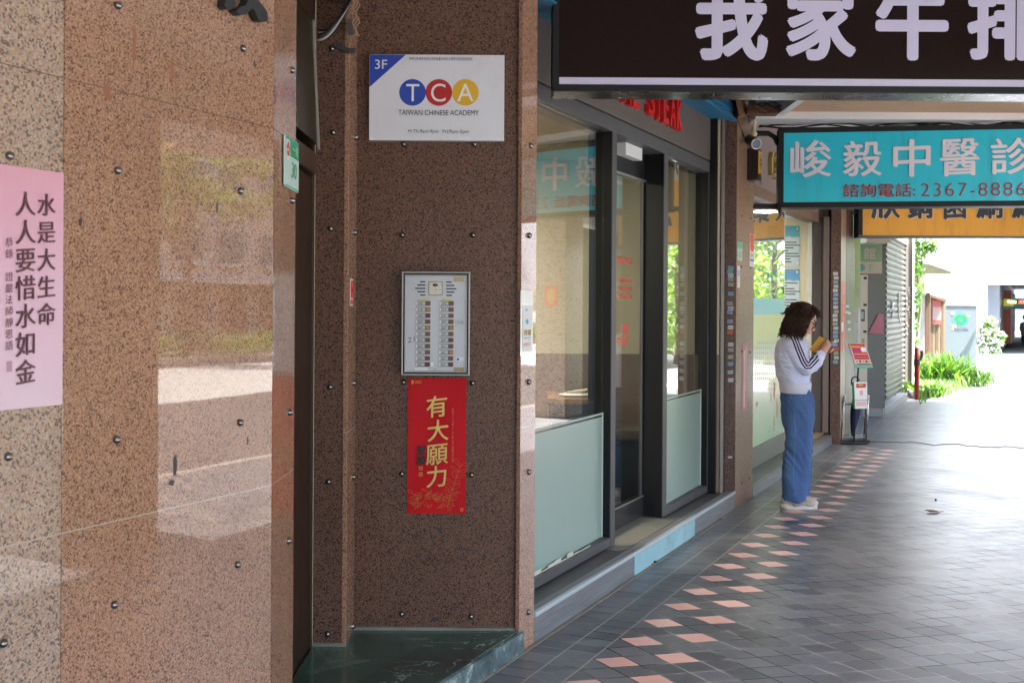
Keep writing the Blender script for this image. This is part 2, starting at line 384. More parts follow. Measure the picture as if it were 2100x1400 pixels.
# arcade ceiling and the building mass above it
mb = MB(); q = [P(-10, -9), P(-10, 2.3), P(22.0, 2.3), P(16.8, -9)]
mb.prism([(a.x, a.y) for a in q], 3.42, 9)
struct(mb.build('ceiling', mat('ceiling plaster', (.62, .62, .60), .8, 0, .08, 2)))
mb = MB(); mb.cb(-10, 21.3, 1.55, 2.3, 2.95, 3.415); struct(mb.build('street_beam', mat('beam paint', (.55, .53, .5), .7)))
mb = MB(); mb.cb(-10.3, -10.01, -3, 2.3, 0, 3.415); struct(mb.build('added_back_wall', mat('back wall', (.16, .13, .11), .7)))  # unseen wall added behind the camera to keep light out from there

# ---------------------------------------------------------------- bolts
def bolt_mesh():
    mb = MB(); mb.cur = 0
    rings = [(.0135, 0), (.0135, .004), (.0125, .008), (.0095, .0125), (.005, .0155)]; seg = 12; o = 0
    vs = [(r*math.cos(2*math.pi*k/seg), -h, r*math.sin(2*math.pi*k/seg)) for r, h in rings for k in range(seg)]+[(0, -.0165, 0)]
    fs = [(i*seg+k, i*seg+(k+1) % seg, (i+1)*seg+(k+1) % seg, (i+1)*seg+k) for i in range(len(rings)-1) for k in range(seg)]
    fs += [((len(rings)-1)*seg+k, (len(rings)-1)*seg+(k+1) % seg, len(rings)*seg) for k in range(seg)]
    me = bpy.data.meshes.new('bolt'); me.from_pydata(vs, [], fs); me.materials.append(M_BOLT)
    me.polygons.foreach_set('use_smooth', [True]*len(fs)); return me
ME_BOLT = bolt_mesh()
def bolt(parent, p, rz, sc=1.):
    o = bpy.data.objects.new('bolt', ME_BOLT); COL.objects.link(o); o.parent = parent
    o.location = Vector(p)-wloc(parent); o.rotation_euler = (0, 0, rz); o.scale = (sc,)*3; return o
RZ_N, RZ_X = R(90)-TH, R(90)

# ---------------------------------------------------------------- left granite column
XL = -.735; K1Y = (S0-NX*XL)/NY; YJ = 3.80
col = thing('granite_column', 'polished pink granite column filling the left side, pink poster and house number on it', 'column', (XL-.6, 3.0, 0))
c127 = cu(126, S0, 1100)
core = [P(-10, S0-.022), P(c127, S0-.022), (XL-.03, K1Y+.02), (XL-.03, YJ-.002), (-2.6, YJ-.002), P(-10, -3.4)]
MB().prism([(p[0], p[1]) for p in core], 0, 3.41).build('core', M_CONC, col)
MB().cb(-10, c127-.002, S0-.021, S0+.001, 0, 3.40).build('granite_panel', M_GRANL, col, bev=.0015)['label'] = 'paler cream granite slab at the far left'
cK = P(0, 0).dot(CV)
k1 = Vector((XL, K1Y)); a = P(c127+.0015, S0); b = P(c127+.0015, S0-.021)
MB().prism([(a.x, a.y), (XL, K1Y), (XL-.022, K1Y+.03), (b.x, b.y)], 0, 3.40).build('granite_panel', M_GRAN, col, bev=.0015)
MB().bx(XL-.028, XL-.0005, K1Y+.031, YJ, 0, 3.40).build('granite_panel', M_JAMB, col, bev=.0015)
MB().prism([(XL, K1Y+.0005), (XL-.0005, K1Y+.0305), (XL-.0215, K1Y+.0305)], 0, 3.40).build('corner_strip', M_GRAN, col)
for u, v in [(240, 12), (497, 100), (18, 320), (240, 350), (492, 392), (15, 936), (238, 901), (491, 866), (233, 1239), (486, 1157), (5, 1318)]: bolt(col, SP(u, v, S0), RZ_N, .8)
for u, v in [(597, 144), (597, 411), (592, 845), (590, 1108)]: bolt(col, XP(u, v, XL), RZ_X, .85)
def blob(mb, C, ex, ez, a, b, n=11, lift=.0006, rot=0.):
    pts = []
    for k in range(n):
        q = 2*math.pi*k/n; r = 1+random.uniform(-.35, .3); x, y = a*r*math.cos(q), b*r*math.sin(q)
        pts.append((x*math.cos(rot)-y*math.sin(rot), x*math.sin(rot)+y*math.cos(rot)))
    nrm = Vector(ex).cross(Vector(ez)).normalized()
    mb.add([Vector(C)+Vector(ex)*x+Vector(ez)*y+nrm*lift for x, y in pts], [tuple(range(n))])
M_SCUFF = mat('dark scuff', (.035, .026, .03), .4)
for (u, v, a, b) in [(359, 955, .010, .036), (165, 455, .006, .012), (445, 425, .004, .02), (522, 131, .006, .012), (352, 990, .012, .008), (508, 902, .004, .012)]:
    mb = MB(); blob(mb, SP(u, v, S0), CV, ZV, a, b); mb.build('scuff', M_SCUFF, col)
M_RUST = mat('rust streak', (.25, .105, .055), .6)
for (u, v, a, b) in [(275, 90, .006, .055), (352, 140, .006, .05), (220, 190, .014, .02), (292, 215, .008, .012)]:
    mb = MB(); blob(mb, SP(u, v, S0), CV, ZV, a, b); mb.build('stain', M_RUST, col)

# raised black character at the top of the column (its lower end shows)
mb = MB(); O = SP(430, 0, S0)
def pl(pts, th=.03): mb.plate(O, CV, ZV, pts, th)
def px(pts): return [((SP(430+x/16.15, y/16.15, S0)-O).dot(CV), (SP(430+x/16.15, y/16.15, S0)-O).z) for x, y in pts]
pl(px([(360, -250), (640, -250), (590, 60), (545, 330), (330, 350), (215, 230), (260, 20)]))
pl(px([(760, -300), (1250, -300), (1330, 0), (1500, 220), (1650, 420), (1690, 620), (1670, 760), (1480, 770), (1370, 700), (1220, 380), (1120, 320), (1050, 430), (930, 530), (760, 545), (600, 400), (740, 270), (900, 240), (1000, 70), (980, -40)][::-1]))
tag(mb.build('raised_character', mat('black acrylic', (.022, .023, .026), .45), None, .002), 'raised black character fixed high on the left granite column, cut by the picture top', 'letter')

# pink poster
O = SP(0, 600, S0); c0, c1 = cu(-70), cu(127.5, v=600); z1, z0 = zs(127, 355), zs(127, 829)
po = thing('poster', 'pink paper poster with brush columns about saving water, on the pale left slab', 'poster', P((c0+c1)/2, S0, z0))
t = T('pink poster paper'); z_ = t.n("ShaderNodeSeparateXYZ"); t.put(z_.inputs[0], t.pos())
f = t.ma('DIVIDE', t.ma('SUBTRACT', z_.outputs[2], z0), z1-z0)
c = t.ramp(t.ma('ADD', f, t.ma('MULTIPLY_ADD', t.noise(5, 5), .5, -.25)), [(0, (.67, .50, .58)), (.45, (.66, .42, .52)), (1, (.64, .31, .40))]); t.base(c, .55); M_PINK = t.m
MB().cb(c0, c1, S0+.0015, S0+.003, z0, z1).build('sheet', M_PINK, po)
mb = MB(); M_BRUSH = mat('faded brush ink', (.12, .045, .06), .6, 0, .3, 30)
def cs(u, v): return SP(u, v, S0+.0035)
def coltext(body, u, v0, v1, size, off=.005):
    n = len(body)
    for i, ch in enumerate(body):
        if ch != ' ': put_char(mb, ch, cs(u, v0+(v1-v0)*i/(n-1)), CV, ZV, size, off=off, shear=.10)
coltext('水是大生命', 94, 420, 644, .056)
coltext('人人要惜水如金', 51, 418, 762, .060)
coltext('恭錄 證嚴法師靜思語', 18, 497, 708, .023, 0.)
mb.build('lettering', M_BRUSH, po)
mb = MB(); mb.cb(cu(12), cu(23), S0+.0035, S0+.0042, zs(18, 762), zs(18, 740)); mb.build('seal_stamp', mat('seal ink', (.45, .25, .33), .6, 0, .4, 200), po)

# house-number plate on the column's jamb face
def xr(u, v): return XP(u, v, XL)
p0, p1 = xr(579, 335), xr(608.5, 345)
y0, y1 = p0.y, p1.y; z1, z0 = xr(579, 273).z, xr(579, 381).z; hgt = z1-z0
pl_ = thing('house_number_plate', 'small green and white enamel house number plate reading 30 beside the doorway', 'house number', (XL, (y0+y1)/2, z0))
def rrect(mb, O, ex, ez, w_, h_, r, th, seg=4):
    pts = []
    for cx_, cy_, a0 in [(w_-r, r, -90), (w_-r, h_-r, 0), (r, h_-r, 90), (r, r, 180)]:
        for k in range(seg+1): a = R(a0+90*k/seg); pts.append((cx_+r*math.cos(a), cy_+r*math.sin(a)))
    mb.plate(O, ex, ez, pts, th); return mb
wd = y1-y0; M_GREEN = mat('green enamel', (.0, .33, .16), .3)
O = Vector((XL, y0, z0))
rrect(MB(), O+XV*.004, YV, ZV, wd, hgt, .012, .003).build('plate', mat('mint enamel', (.55, .74, .70), .3, 0, .04), pl_)
mb = MB()
mb.plate(O+XV*.0075, YV, ZV, [(wd*.38, hgt*.64), (wd*.97, hgt*.64), (wd*.97, hgt*.985), (wd*.06, hgt*.985), (wd*.06, hgt*.93), (wd*.38, hgt*.93)], .0006)
mb.plate(O+XV*.0075, YV, ZV, [(wd*.06, hgt*.02), (wd*.94, hgt*.02), (wd*.94, hgt*.045), (wd*.06, hgt*.045)], .0006)
put_text(mb, '30', O+XV*.0075+YV*wd*.46+ZV*hgt*.24, YV, ZV, wd*.36, hgt*.30, .004, lift=.001)
col_text(mb, '大安區', O+XV*.0075+YV*wd*.13+ZV*hgt*.5, YV, ZV, hgt*.055, hgt*.075, lift=.001)
mb.build('lettering', M_GREEN, pl_)
mb = MB(); n = 20; mb.add([O+XV*.0085+YV*(wd*.2+wd*.16*math.cos(2*math.pi*k/n))+ZV*(hgt*.73+hgt*.21*math.sin(2*math.pi*k/n)) for k in range(n)], [tuple(range(n))])
mb.build('emblem_disc', M_WHITE, pl_)
mb = MB()
for k in range(5):
    a = R(90+72*k); blob(mb, O+XV*.0085+YV*(wd*.2+wd*.075*math.cos(a))+ZV*(hgt*.74+hgt*.085*math.sin(a)), YV, ZV, wd*.06, hgt*.06, 9, .001)
mb.build('emblem', mat('orange red enamel', (.62, .09, .03), .4), pl_)
mb = MB(); put_text(mb, '一段', O+XV*.008+YV*wd*.52+ZV*hgt*.70, YV, ZV, wd*.4, hgt*.2, 0, lift=.001); mb.build('street_name', M_WHITE, pl_)

# ---------------------------------------------------------------- entrance niche: pier with the school sign
YT, YA, XJ, XR_ = 5.15, 4.90, -.863, -.716
pier = thing('granite_pier', 'dark speckled brown granite pier carrying the school sign and the intercom', 'pier', (-.35, 5.3, 0))
XE = .030
MB().prism([(XR_-.02, YT+.02), (XE-.01, YT+.02), (XE+.015, YT+.02), (.09, 5.30), (.09, 5.34), (-1.6, 5.34), (-1.6, YA+.02), (XJ+.01, YA+.02)][::1], .0, 3.41).build('core', M_BLACK, pier)
MB().bx(XJ, XR_-.0115, YA, YA+.018, .098, 3.40).build('granite_panel', M_GRANB, pier, bev=.0015)
MB().bx(XR_-.02, XR_, YA-.004, YT-.002, .098, 3.40).build('granite_panel', M_JAMB, pier, bev=.0015)['label'] = 'narrow granite return strip, tinted lighter for the corridor light'  # side light put into the colour, paler than the camera-facing panels
MB().bx(XR_-.001, XE, YT, YT+.018, .098, 3.40).build('granite_panel', M_GRANB, pier, bev=.0015)
ca = cof(P(0, 0))+0; c0 = cu(1067, S0, 900); c1 = cu(1097.5, S0, 900)
MB().cb(c0, c1, S0-.02, S0, 0, 3.40).build('granite_panel', M_GRAN, pier, bev=.0015)
a = P(c1, S0-.001); b = P(c1, S0-.3); MB().cb(c1-.02, c1-.0005, S0-.3, S0-.021, 0, 3.4).build('granite_panel', M_GRAN, pier)
mb = MB(); mb.bx(XJ-.004, XJ+.0005, YA-.002, YA, .1, 3.3); mb.build('edge_trim', M_PLASTW, pier)
for u, v in [(681, 100), (683, 272), (678, 469), (677, 793), (674, 987), (672, 1299)]: bolt(pier, YP(u, v, YA), 0)
for u, v in [(731, 285), (728, 477), (724, 785), (725, 976), (723, 1281)]:
    p = XP(u, v, XR_); p.y = min(max(p.y, YA+.07), YT-.07); bolt(pier, p, RZ_X)
for u, v in [(828, 296), (973, 296), (825, 482), (970, 482), (827, 783), (969, 785), (824, 971), (967, 973), (824, 1258), (966, 1263)]: bolt(pier, YP(u, v, YT), 0)
for u, v in [(1087, 299), (1084, 483), (1083, 783), (1083, 967), (1082, 1254)]: bolt(pier, SP(u, v, S0), RZ_N)
for u, v, a, b, r in [(894, 1269, .018, .012, 0), (903, 1086, .008, .013, 0), (957, 1126, .055, .004, -.08), (867, 1126, .035, .002, 0), (798, 1130, .008, .008, 0), (845, 1162, .003, .016, 0), (990, 1143, .005, .012, 0), (955, 33, .006, .012, 0), (770, 15, .008, .016, 0), (725, 1002, .006, .01, 0)]:
    mb = MB(); blob(mb, YP(u, v, YT-.0005), XV, ZV, a, b, rot=r); mb.build('scuff', M_SCUFF, pier)

# marble step
M_MARB = T('green black marble'); t = M_MARB
vn = t.noise(2.2, 5, .55, t.scale(t.coord(), (1, 2.2, 1)), .5); vein = t.ramp(t.ma('ABSOLUTE', t.ma('SUBTRACT', vn, .47)), [(0, (.34, .40, .37)), (.0022, (.05, .065, .06)), (.008, (.010, .012, .012))])
big = t.ramp(t.noise(1.8, 4), [(.35, (.01, .014, .014)), (.7, (.02, .085, .06))]); t.base(t.mix(1., vein, big, 'ADD'), .12); M_MARB = t.m
t = T('green marble'); big = t.ramp(t.noise(2.6, 7, .65, None, .8), [(.3, (.014, .022, .020)), (.5, (.03, .085, .065)), (.75, (.13, .20, .17))]); t.base(big, .14); M_MARG = t.m
t = T('weathered marble edge'); big = t.ramp(t.noise(9, 8, .75, None, .8), [(.35, (.03, .05, .055)), (.55, (.10, .16, .17)), (.66, (.5, .6, .58))]); t.base(big, .35); M_MARE = t.m
st = thing('marble_step', 'low green and black marble doorstep in front of the pier', 'doorstep', (-.4, 4.6, 0))
SS = -2.41
def onS(x, s): return (x, (s-NX*x)/NY)
MB().prism([(XL+.001, onS(XL+.001, SS)[1]), (XL+.001, YJ), (XJ+.002, YJ), (XJ+.002, YA-.001), (XR_+.001, YA-.001), (XR_+.001, YT-.001), onS((SS+CX*(YT-.001))/NX, SS)][::1], 0, .0985).build('green_slab', M_MARG, st)
xx = (SS+CX*(YT-.001))/NX
MB().prism([onS(XL+.001, S0+.002), onS(XL+.001, SS+.0015), (xx+.0017, YT-.001), (XE+.012, YT-.001)][::-1], 0.0, .10).build('black_slab', M_MARB, st, bev=.003)
mb = MB(); a = onS(XL+.02, S0+.0025); b = (XE+.010, YT-.002); a = Vector((a[0], a[1], 0)); L = Vector((b[0]-a[0], b[1]-a[1], 0)); L = CV*L.dot(CV)
mb.ob(a+NV*.0, L, -NV*.002, ZV*.099); mb.hexa([a+NV*.012, a+L+NV*.012, a+L, a, a+NV*.012+ZV*.097, a+L+NV*.012+ZV*.097, a+L+ZV*.097, a+ZV*.097])
mb.build('riser', M_MARE, st)
mb = MB(); mb.bx(XR_+.0005, XE, YT-.012, YT-.0005, .0986, .112); mb.bx(XJ+.003, XR_+.0005, YA-.012, YA-.0005, .0986, .112); mb.build('mortar_fillet', M_CONC, st)

# entrance door seen edge-on
dr = thing('entrance_door', 'dark bronze entrance door and frame inside the granite niche', 'door', (XJ, 4.4, .1))
MB().bx(XJ-.06, XJ-.001, 4.86, 4.897, .1, 2.8).build('door_frame', M_BRONZE, dr, bev=.004)
MB().bx(XJ-.06, XJ-.001, 3.81, 3.86, .1, 2.8).build('door_frame', M_BRONZE, dr, bev=.004)
MB().bx(XJ-.25, XJ+.0015, YJ+.001, YA-.002, 0, .0995).build('threshold', M_BRONZE, dr)
MB().bx(XJ-.05, XJ-.008, 3.86, 4.86, .1005, 2.14).build('door_leaf', M_BRONZE, dr, bev=.006)
MB().bx(XJ-.07, XJ+.012, 3.86, 4.86, 2.15, 2.24).build('transom_bar', mat('bronze trim', (.07, .04, .026), .35, .2), dr, bev=.004)
mb = MB(); mb.hexa([(XJ-.06, 3.87, 2.27), (XJ+.030, 3.87, 2.27), (XJ+.030, 4.80, 2.27), (XJ-.06, 4.80, 2.27), (XJ-.06, 3.87, 2.79), (XJ+.004, 3.87, 2.79), (XJ+.004, 4.80, 2.79), (XJ-.06, 4.80, 2.79)])
mb.build('transom_window', M_OLIVE, dr)
mb = MB(); mb.hexa([(XJ+.0305, 4.78, 2.25), (XJ+.037, 4.78, 2.25), (XJ+.037, 4.805, 2.25), (XJ+.0305, 4.805, 2.25), (XJ+.0045, 4.78, 2.80), (XJ+.011, 4.78, 2.80), (XJ+.011, 4.805, 2.80), (XJ+.0045, 4.805, 2.80)])
mb.build('window_edge', mat('grey edge', (.30, .29, .25), .4), dr)
mb = MB(); mb.bx(-2.2, XJ-.002, YJ, 4.86, 2.80, 3.41); mb.build('overpanel', M_BRONZE, dr)
mb = MB(); mb.bx(-2.2, XR_+.0, 3.9, 4.78, 2.885, 3.40); tag(mb.build('granite_lintel', M_GRAN, None, .002), 'pink granite lintel over the entrance niche, at the picture top', 'lintel')
MB().bx(-2.4, -1.2, 3.8, 5.0, 0, 2.9).build('lobby_wall', M_BLACK)['kind'] = 'structure'

# cables by the lintel
cb = thing('cable_bundle', 'bundle of grey cables looping out above the niche near the lintel', 'cables', (-.75, 4.85, 2.8))
for k in range(7):
    pts = []
    for q in range(13):
        f = q/12; u = 650+(f**.9)*80+k*.8; v = 82-k*3.-(f**1.7)*(96+k*3)+4*math.sin(f*5+k); pts.append(YP(u, v, 4.86-.012*k % .04))
    MB().tube(pts, .0035+.0012*(k % 2), 6).build('cable', [M_BLACK, mat('grey cable', (.42, .42, .42), .5), mat('cable brown', (.07, .05, .04), .5)][k % 3], cb, smooth=True)
mb = MB()
for k in range(3): mb.tube([YP(733-3*k+5*math.sin(q*1.7+k), 2+q*9, 4.85) for q in range(9)], .0028, 5)
mb.build('loose_wire', mat('tan wire', (.34, .22, .13), .6), cb)
mb = MB(); mb.bx(*[YP(714, 50, 4.86).x, YP(724, 50, 4.86).x], 4.85, 4.88, YP(718, 70, 4.86).z, YP(718, 40, 4.86).z); mb.build('clip', M_GREYM, cb)
mb = MB(); mb.tube([YP(690, 92, 4.88), YP(700, 100, 4.88), YP(716, 105, 4.88), YP(728, 104, 4.88)], .012, 6); mb.build('flap', mat('black tape', (.05, .05, .055), .5), cb)

# ---------------------------------------------------------------- school sign
Y = 5.115; x0, x1, z0, z1 = fr(757, 112.5, 1034, 288.5, Y)
sg = thing('school_sign', 'white school sign with blue, red and yellow letter discs, 3F in its corner', 'sign', ((x0+x1)/2, YT, z0))
MB().bx(x0, x1, Y, YT-.001, z0, z1).build('panel', mat('sign white', (.70, .73, .80), .3, 0, .06, 3, spec=.3, dirt=(.60, .61, .64)), sg, bev=.002)
def fp(u, v, Yv=Y): return YP(u, v, Yv)
M_BLUE = mat('sign blue', (.02, .065, .42), .35); M_REDS = mat('sign red', (.45, .015, .02), .35); M_YEL = mat('sign yellow', (.72, .43, .02), .35)
mb = MB(); a, b, c = fp(758, 113), fp(832, 114), fp(758, 179); a.x += .001; a.z = z1-.002; b.z = z1-.002; c.x = a.x
mb.add([a-YV*.001, c-YV*.001, b-YV*.001], [(0, 1, 2)]); mb.build('corner_triangle', M_BLUE, sg)
for u, m_ in ((846, M_BLUE), (900, M_REDS), (954.5, M_YEL)):
    C = fp(u, 190); r = 27.3*Y/F; mb = MB(); n = 40; mb.add([C+XV*r*math.cos(2*math.pi*k/n)+ZV*r*math.sin(2*math.pi*k/n)-YV*.001 for k in range(n)], [tuple(range(n))]); mb.build('disc', m_, sg)
mb = MB(); lt = .0018
def ptext(mb, s_, u0, v0, u1, v1, off=0., Yv=Y, **k):
    a, b, c, d = fr(u0, v0, u1, v1, Yv); return put_text(mb, s_, Vector((a, Yv, c)), XV, ZV, b-a, d-c, off, lift=lt, **k)
ptext(mb, '3F', 769, 123, 794, 142); ptext(mb, 'T', 833, 173, 860, 208); ptext(mb, 'C', 884, 172, 914, 209); ptext(mb, 'A', 938, 172, 971, 208)
mb.build('lettering', M_WHITE, sg)
mb = MB(); ptext(mb, 'TAIWAN CHINESE ACADEMY', 817, 226, 982, 237); ptext(mb, 'M-Th:9am-9pm', 837, 266, 899, 275); ptext(mb, 'Fri:9am-5pm', 908, 266, 961, 276)
ptext(mb, '學學文教事業有限公司附設臺北市私立學學文理短期補習班', 839, 118, 969, 124.5)
mb.build('lettering', M_TEXTDK, sg)

# ---------------------------------------------------------------- intercom
Yf = 5.085; x0, x1, z0, z1 = fr(823, 557, 963.5, 770, Yf)
ic = thing('intercom_panel', 'wall intercom with two columns of door buttons above the red banner', 'intercom', ((x0+x1)/2, YT, z0))
def frame(mb, x0, x1, z0, z1, w_, y0, y1):
    mb.bx(x0, x0+w_, y0, y1, z0, z1); mb.bx(x1-w_, x1, y0, y1, z0, z1); mb.bx(x0+w_, x1-w_, y0, y1, z0, z0+w_); mb.bx(x0+w_, x1-w_, y0, y1, z1-w_, z1); return mb
pxw = Yf/F
MB().bx(x0+.004, x1-.004, Yf+.014, YT-.001, z0+.004, z1-.004).build('back_box', M_GREYM, ic)
M_RIM = mat('dull aluminium rim', (.30, .30, .29), .4, .6, .1)
frame(MB(), x0, x1, z0, z1, 3.6*pxw, Yf, Yf+.03).build('outer_rim', M_RIM, ic, bev=.002)
frame(MB(), x0+3.6*pxw, x1-3.6*pxw, z0+3.6*pxw, z1-3.6*pxw, 2.6*pxw, Yf+.008, Yf+.03).build('rubber_gasket', M_BLACK, ic)
frame(MB(), x0+6.2*pxw, x1-6.2*pxw, z0+6.2*pxw, z1-6.2*pxw, 2.4*pxw, Yf+.002, Yf+.03).build('inner_rim', M_RIM, ic, bev=.0015)
Yp = Yf+.010
MB().bx(x0+8.6*pxw, x1-8.6*pxw, Yp, Yf+.013, z0+8.6*pxw, z1-8.6*pxw).build('faceplate', mat('brushed grey plate', (.42, .44, .48), .36, .25, .05, 4, dirt=(.36, .37, .38)), ic)
def ip(x, y): return 800+x*190/1023, 540+y*260/1400       # pixels of the enlarged view
def ir(a, b, c, d, Yv): 
    u0, v0 = ip(a, b); u1, v1 = ip(c, d); return fr(u0, v0, u1, v1, Yv)
M_SLOT = mat('slot black', (.012, .012, .014), .5)
for k, (xa, xb) in enumerate([(330, 390), (300, 390), (277, 390), (300, 390), (330, 390)]):
    a, b, c, d = ir(xa, 196+k*36.5, xb, 210+k*36.5, Yp-.001); MB().bx(a, b, Yp-.0012, Yp+.002, c, d).build('speaker_slot', M_SLOT, ic, bev=.001)
for k, (xa, xb) in enumerate([(620, 682), (620, 710), (620, 733), (620, 710), (620, 683)]):
    a, b, c, d = ir(xa, 200+k*36.5, xb, 214+k*36.5, Yp-.001); MB().bx(a, b, Yp-.0012, Yp+.002, c, d).build('speaker_slot', M_SLOT, ic, bev=.001)
a, b, c, d = ir(425, 198, 580, 354, Yp)
rrect(MB(), (a, Yp+.002, c), XV, ZV, b-a, d-c, .006, .008).build('camera_surround', mat('brown metal', (.16, .13, .10), .35, .6), ic)
rrect(MB(), (a+.003, Yp-.006, c+.003), XV, ZV, b-a-.006, d-c-.006, .006, .002).build('camera_plate', mat('tarnished plate', (.40, .37, .32), .35, .5, .3, 30), ic)
a, b, c, d = ir(470, 222, 530, 255, Yp); mb = MB(); mb.ell(((a+b)/2, Yp-.008, (c+d)/2), ((b-a)/2, .004, (d-c)/2)); mb.build('camera_lens', mat('lens', (.06, .055, .05), .15), ic, smooth=True)
a, b, c, d = ir(500, 268, 570, 310, Yp); mb = MB(); mb.bx(a, b, Yp-.0088, Yp-.008, c, d); mb.build('sticker', M_WHITE2, ic)
mb = MB(); put_text(mb, '訪客', Vector((a+.001, Yp-.0089, c+.004)), XV, ZV, b-a-.002, (d-c)*.5, lift=.0004); mb.build('lettering', M_TEXTDK, ic)
M_NAME = mat('name card', (.46, .50, .49), .25, 0, .15, 90); M_NPF = mat('nameplate rim', (.16, .17, .18), .35, .3)
BT = [mat('brown button', (.16, .06, .035), .35), mat('amber button', (.40, .22, .06), .3), mat('dark red button', (.12, .035, .025), .4)]
BS = mat('button socket', (.045, .022, .016), .4)
floors = [10, 11, 10, 9, 8, 7, 6, 5, 4, 3, 2]; floorsR = [12, 11, 10, 9, 8, 7, 6, 5, 4, 3, 2]
for cidx, (xa, xm, xb) in enumerate([(287, 392, 447), (545, 648, 704)]):
    for k in range(11):
        yc = (441, 442)[cidx]+k*67.3; sh = -k*.6
        a, b, c, d = ir(xa+sh, yc-25, xb+sh, yc+25, Yp-.002)
        nb = MB(); nb.bx(a, b, Yp-.004, Yp+.001, c, d); root = nb.build('call_button', [M_NPF, mat('dirty nameplate rim', (.09, .08, .06), .5)][1 if (cidx == 0 and k == 10) else 0], ic, bev=.001)
        a, b, c, d = ir(xa+sh+14, yc-17, xm+sh-6, yc+17, Yp-.004); mb = MB(); mb.bx(a, b, Yp-.0052, Yp-.0035, c, d); mb.build('name_card', M_NAME, root, bev=.0006)
        a2, b2, c2, d2 = ir(xa+sh+4, yc-20, xa+sh+13, yc+20, Yp-.004); mb = MB(); mb.bx(a2, b2, Yp-.0056, Yp-.0035, c2, d2); mb.build('clip', M_WHITE, root)
        mb = MB(); put_text(mb, str((floors, floorsR)[cidx][k])+'F', Vector((a+.004, Yp-.0053, c+.0022)), XV, ZV, (b-a)*.6, (d-c)*.55, .01, lift=.0003); mb.build('lettering', M_TEXTDK, root)
        a, b, c, d = ir(xm+sh+4, yc-22, xb+sh-2, yc+22, Yp-.004); mb = MB(); mb.bx(a, b, Yp-.0048, Yp-.0035, c, d); mb.build('socket', BS, root)
        mb = MB(); mb.bx(a+.0016, b-.0016, Yp-.0078, Yp-.0045, c+.0014, d-.0014); mb.build('push_button', BT[[0, 1, 2, 0, 1, 0, 0, 0, 0, 2, 2, 0, 0, 0, 0, 1, 0, 2, 0, 1, 0, 2][k+11*cidx]], root, bev=.001)
for (xa, ya, xb, yb, m_) in [(316, 388, 425, 414, (.50, .55, .22)), (578, 390, 690, 416, (.50, .55, .22)), (275, 1148, 422, 1178, (.62, .64, .66)), (448, 1092, 480, 1136, (.6, .68, .72)), (700, 148, 815, 205, (.42, .36, .2)), (700, 1146, 818, 1188, (.34, .27, .14)), (725, 1036, 815, 1075, (.6, .6, .64))]:
    a, b, c, d = ir(xa, ya, xb, yb, Yp); MB().bx(a, b, Yp-.0016, Yp-.0002, c, d).build('sticker', mat('sticker', m_, .5, 0, .25, 60), ic)
a, b, c, d = ir(725, 630, 798, 668, Yp); MB().bx(a, b, Yp-.001, Yp-.0002, c, d).build('sticker', M_TEXTDK, ic); MB().bx(a+.001, b-.001, Yp-.0015, Yp-.0011, c+.001, d-.001).build('sticker', M_WHITE2, ic)
mb = MB(); put_text(mb, '管理', Vector((a+.003, Yp-.0016, c+.002)), XV, ZV, b-a-.006, d-c-.004, lift=.0004); 
a, b, c, d = ir(195, 815, 270, 872, Yp); put_text(mb, '21', Vector((a, Yp-.0004, c)), XV, ZV, b-a, d-c, -.01, shear=.2, lift=.0006)
mb.build('lettering', M_TEXTDK, ic)
mb = MB()
for x, r in ((473, .0011), (494, .0024), (516, .0011)):
    u, v = ip(x, 1170); C = YP(u, v, Yp); mb.ell(C, (r, .001, r), 10, 6)
mb.build('microphone_hole', M_SLOT, ic)
a, b, c, d = ir(733, 1045, 765, 1070, Yp); mb = MB(); mb.ell(((a+b)/2, Yp-.0018, (c+d)/2), ((b-a)/2, .0006, (d-c)/2), 12, 6); mb.build('blue_dot', M_BLUE, ic)

# red banner
Yb = YT-.006; x0, x1, z0, z1 = fr(836, 775, 955.5, 1052, Yb)
rb = thing('banner', 'red paper banner with four gold brush characters hanging below the intercom', 'banner', ((x0+x1)/2, YT, z0))
t = T('red banner paper'); t.base(t.mix(t.noise(3, 4), (.44, .003, .008), (.58, .006, .014)), .55, 0, .2); t.bump(t.noise(7, 3), .25, .01); M_BAN = t.m
mb = MB(); nx, nz = 8, 16
for i in range(nx+1):
    for j in range(nz+1):
        x = x0+(x1-x0)*i/nx; z = z1+(z0-z1)*j/nz
        mb.v.append((x+.0012*math.sin(j*1.3)*(1 if i in (0, nx) else 0), Yb-.002-.0025*math.sin(i*.9+j*.35)-.002*(j/nz)**3, z))
mb.f = [(i*(nz+1)+j, i*(nz+1)+j+1, (i+1)*(nz+1)+j+1, (i+1)*(nz+1)+j) for i in range(nx) for j in range(nz)]; mb.mi = [0]*len(mb.f)
mb.build('sheet', M_BAN, rb, smooth=True)
Yl = Yb-.008; mb = MB()
for i, (ch, v) in enumerate(zip('有大願力', (833, 882, 930, 976))): put_char(mb, ch, YP(897+(-1, 1, -1, -1)[i], v, Yl), XV, ZV, .104, .006, shear=.12)
mb.build('lettering', M_GOLD, rb)
mb = MB(); col_text(mb, '聖嚴', YP(863.5, 912, Yl), XV, ZV, .046, .046, off=.014, shear=.12); mb.build('signature', M_INK, rb)
mb = MB(); col_text(mb, '發願文人人發願人人有大願力同心同願成就大願', YP(929, 836, Yl), XV, ZV, .0095, .0118, lift=.001); mb.build('small_lettering', mat('dull gold print', (.5, .22, .09), .5), rb)
mb = MB()
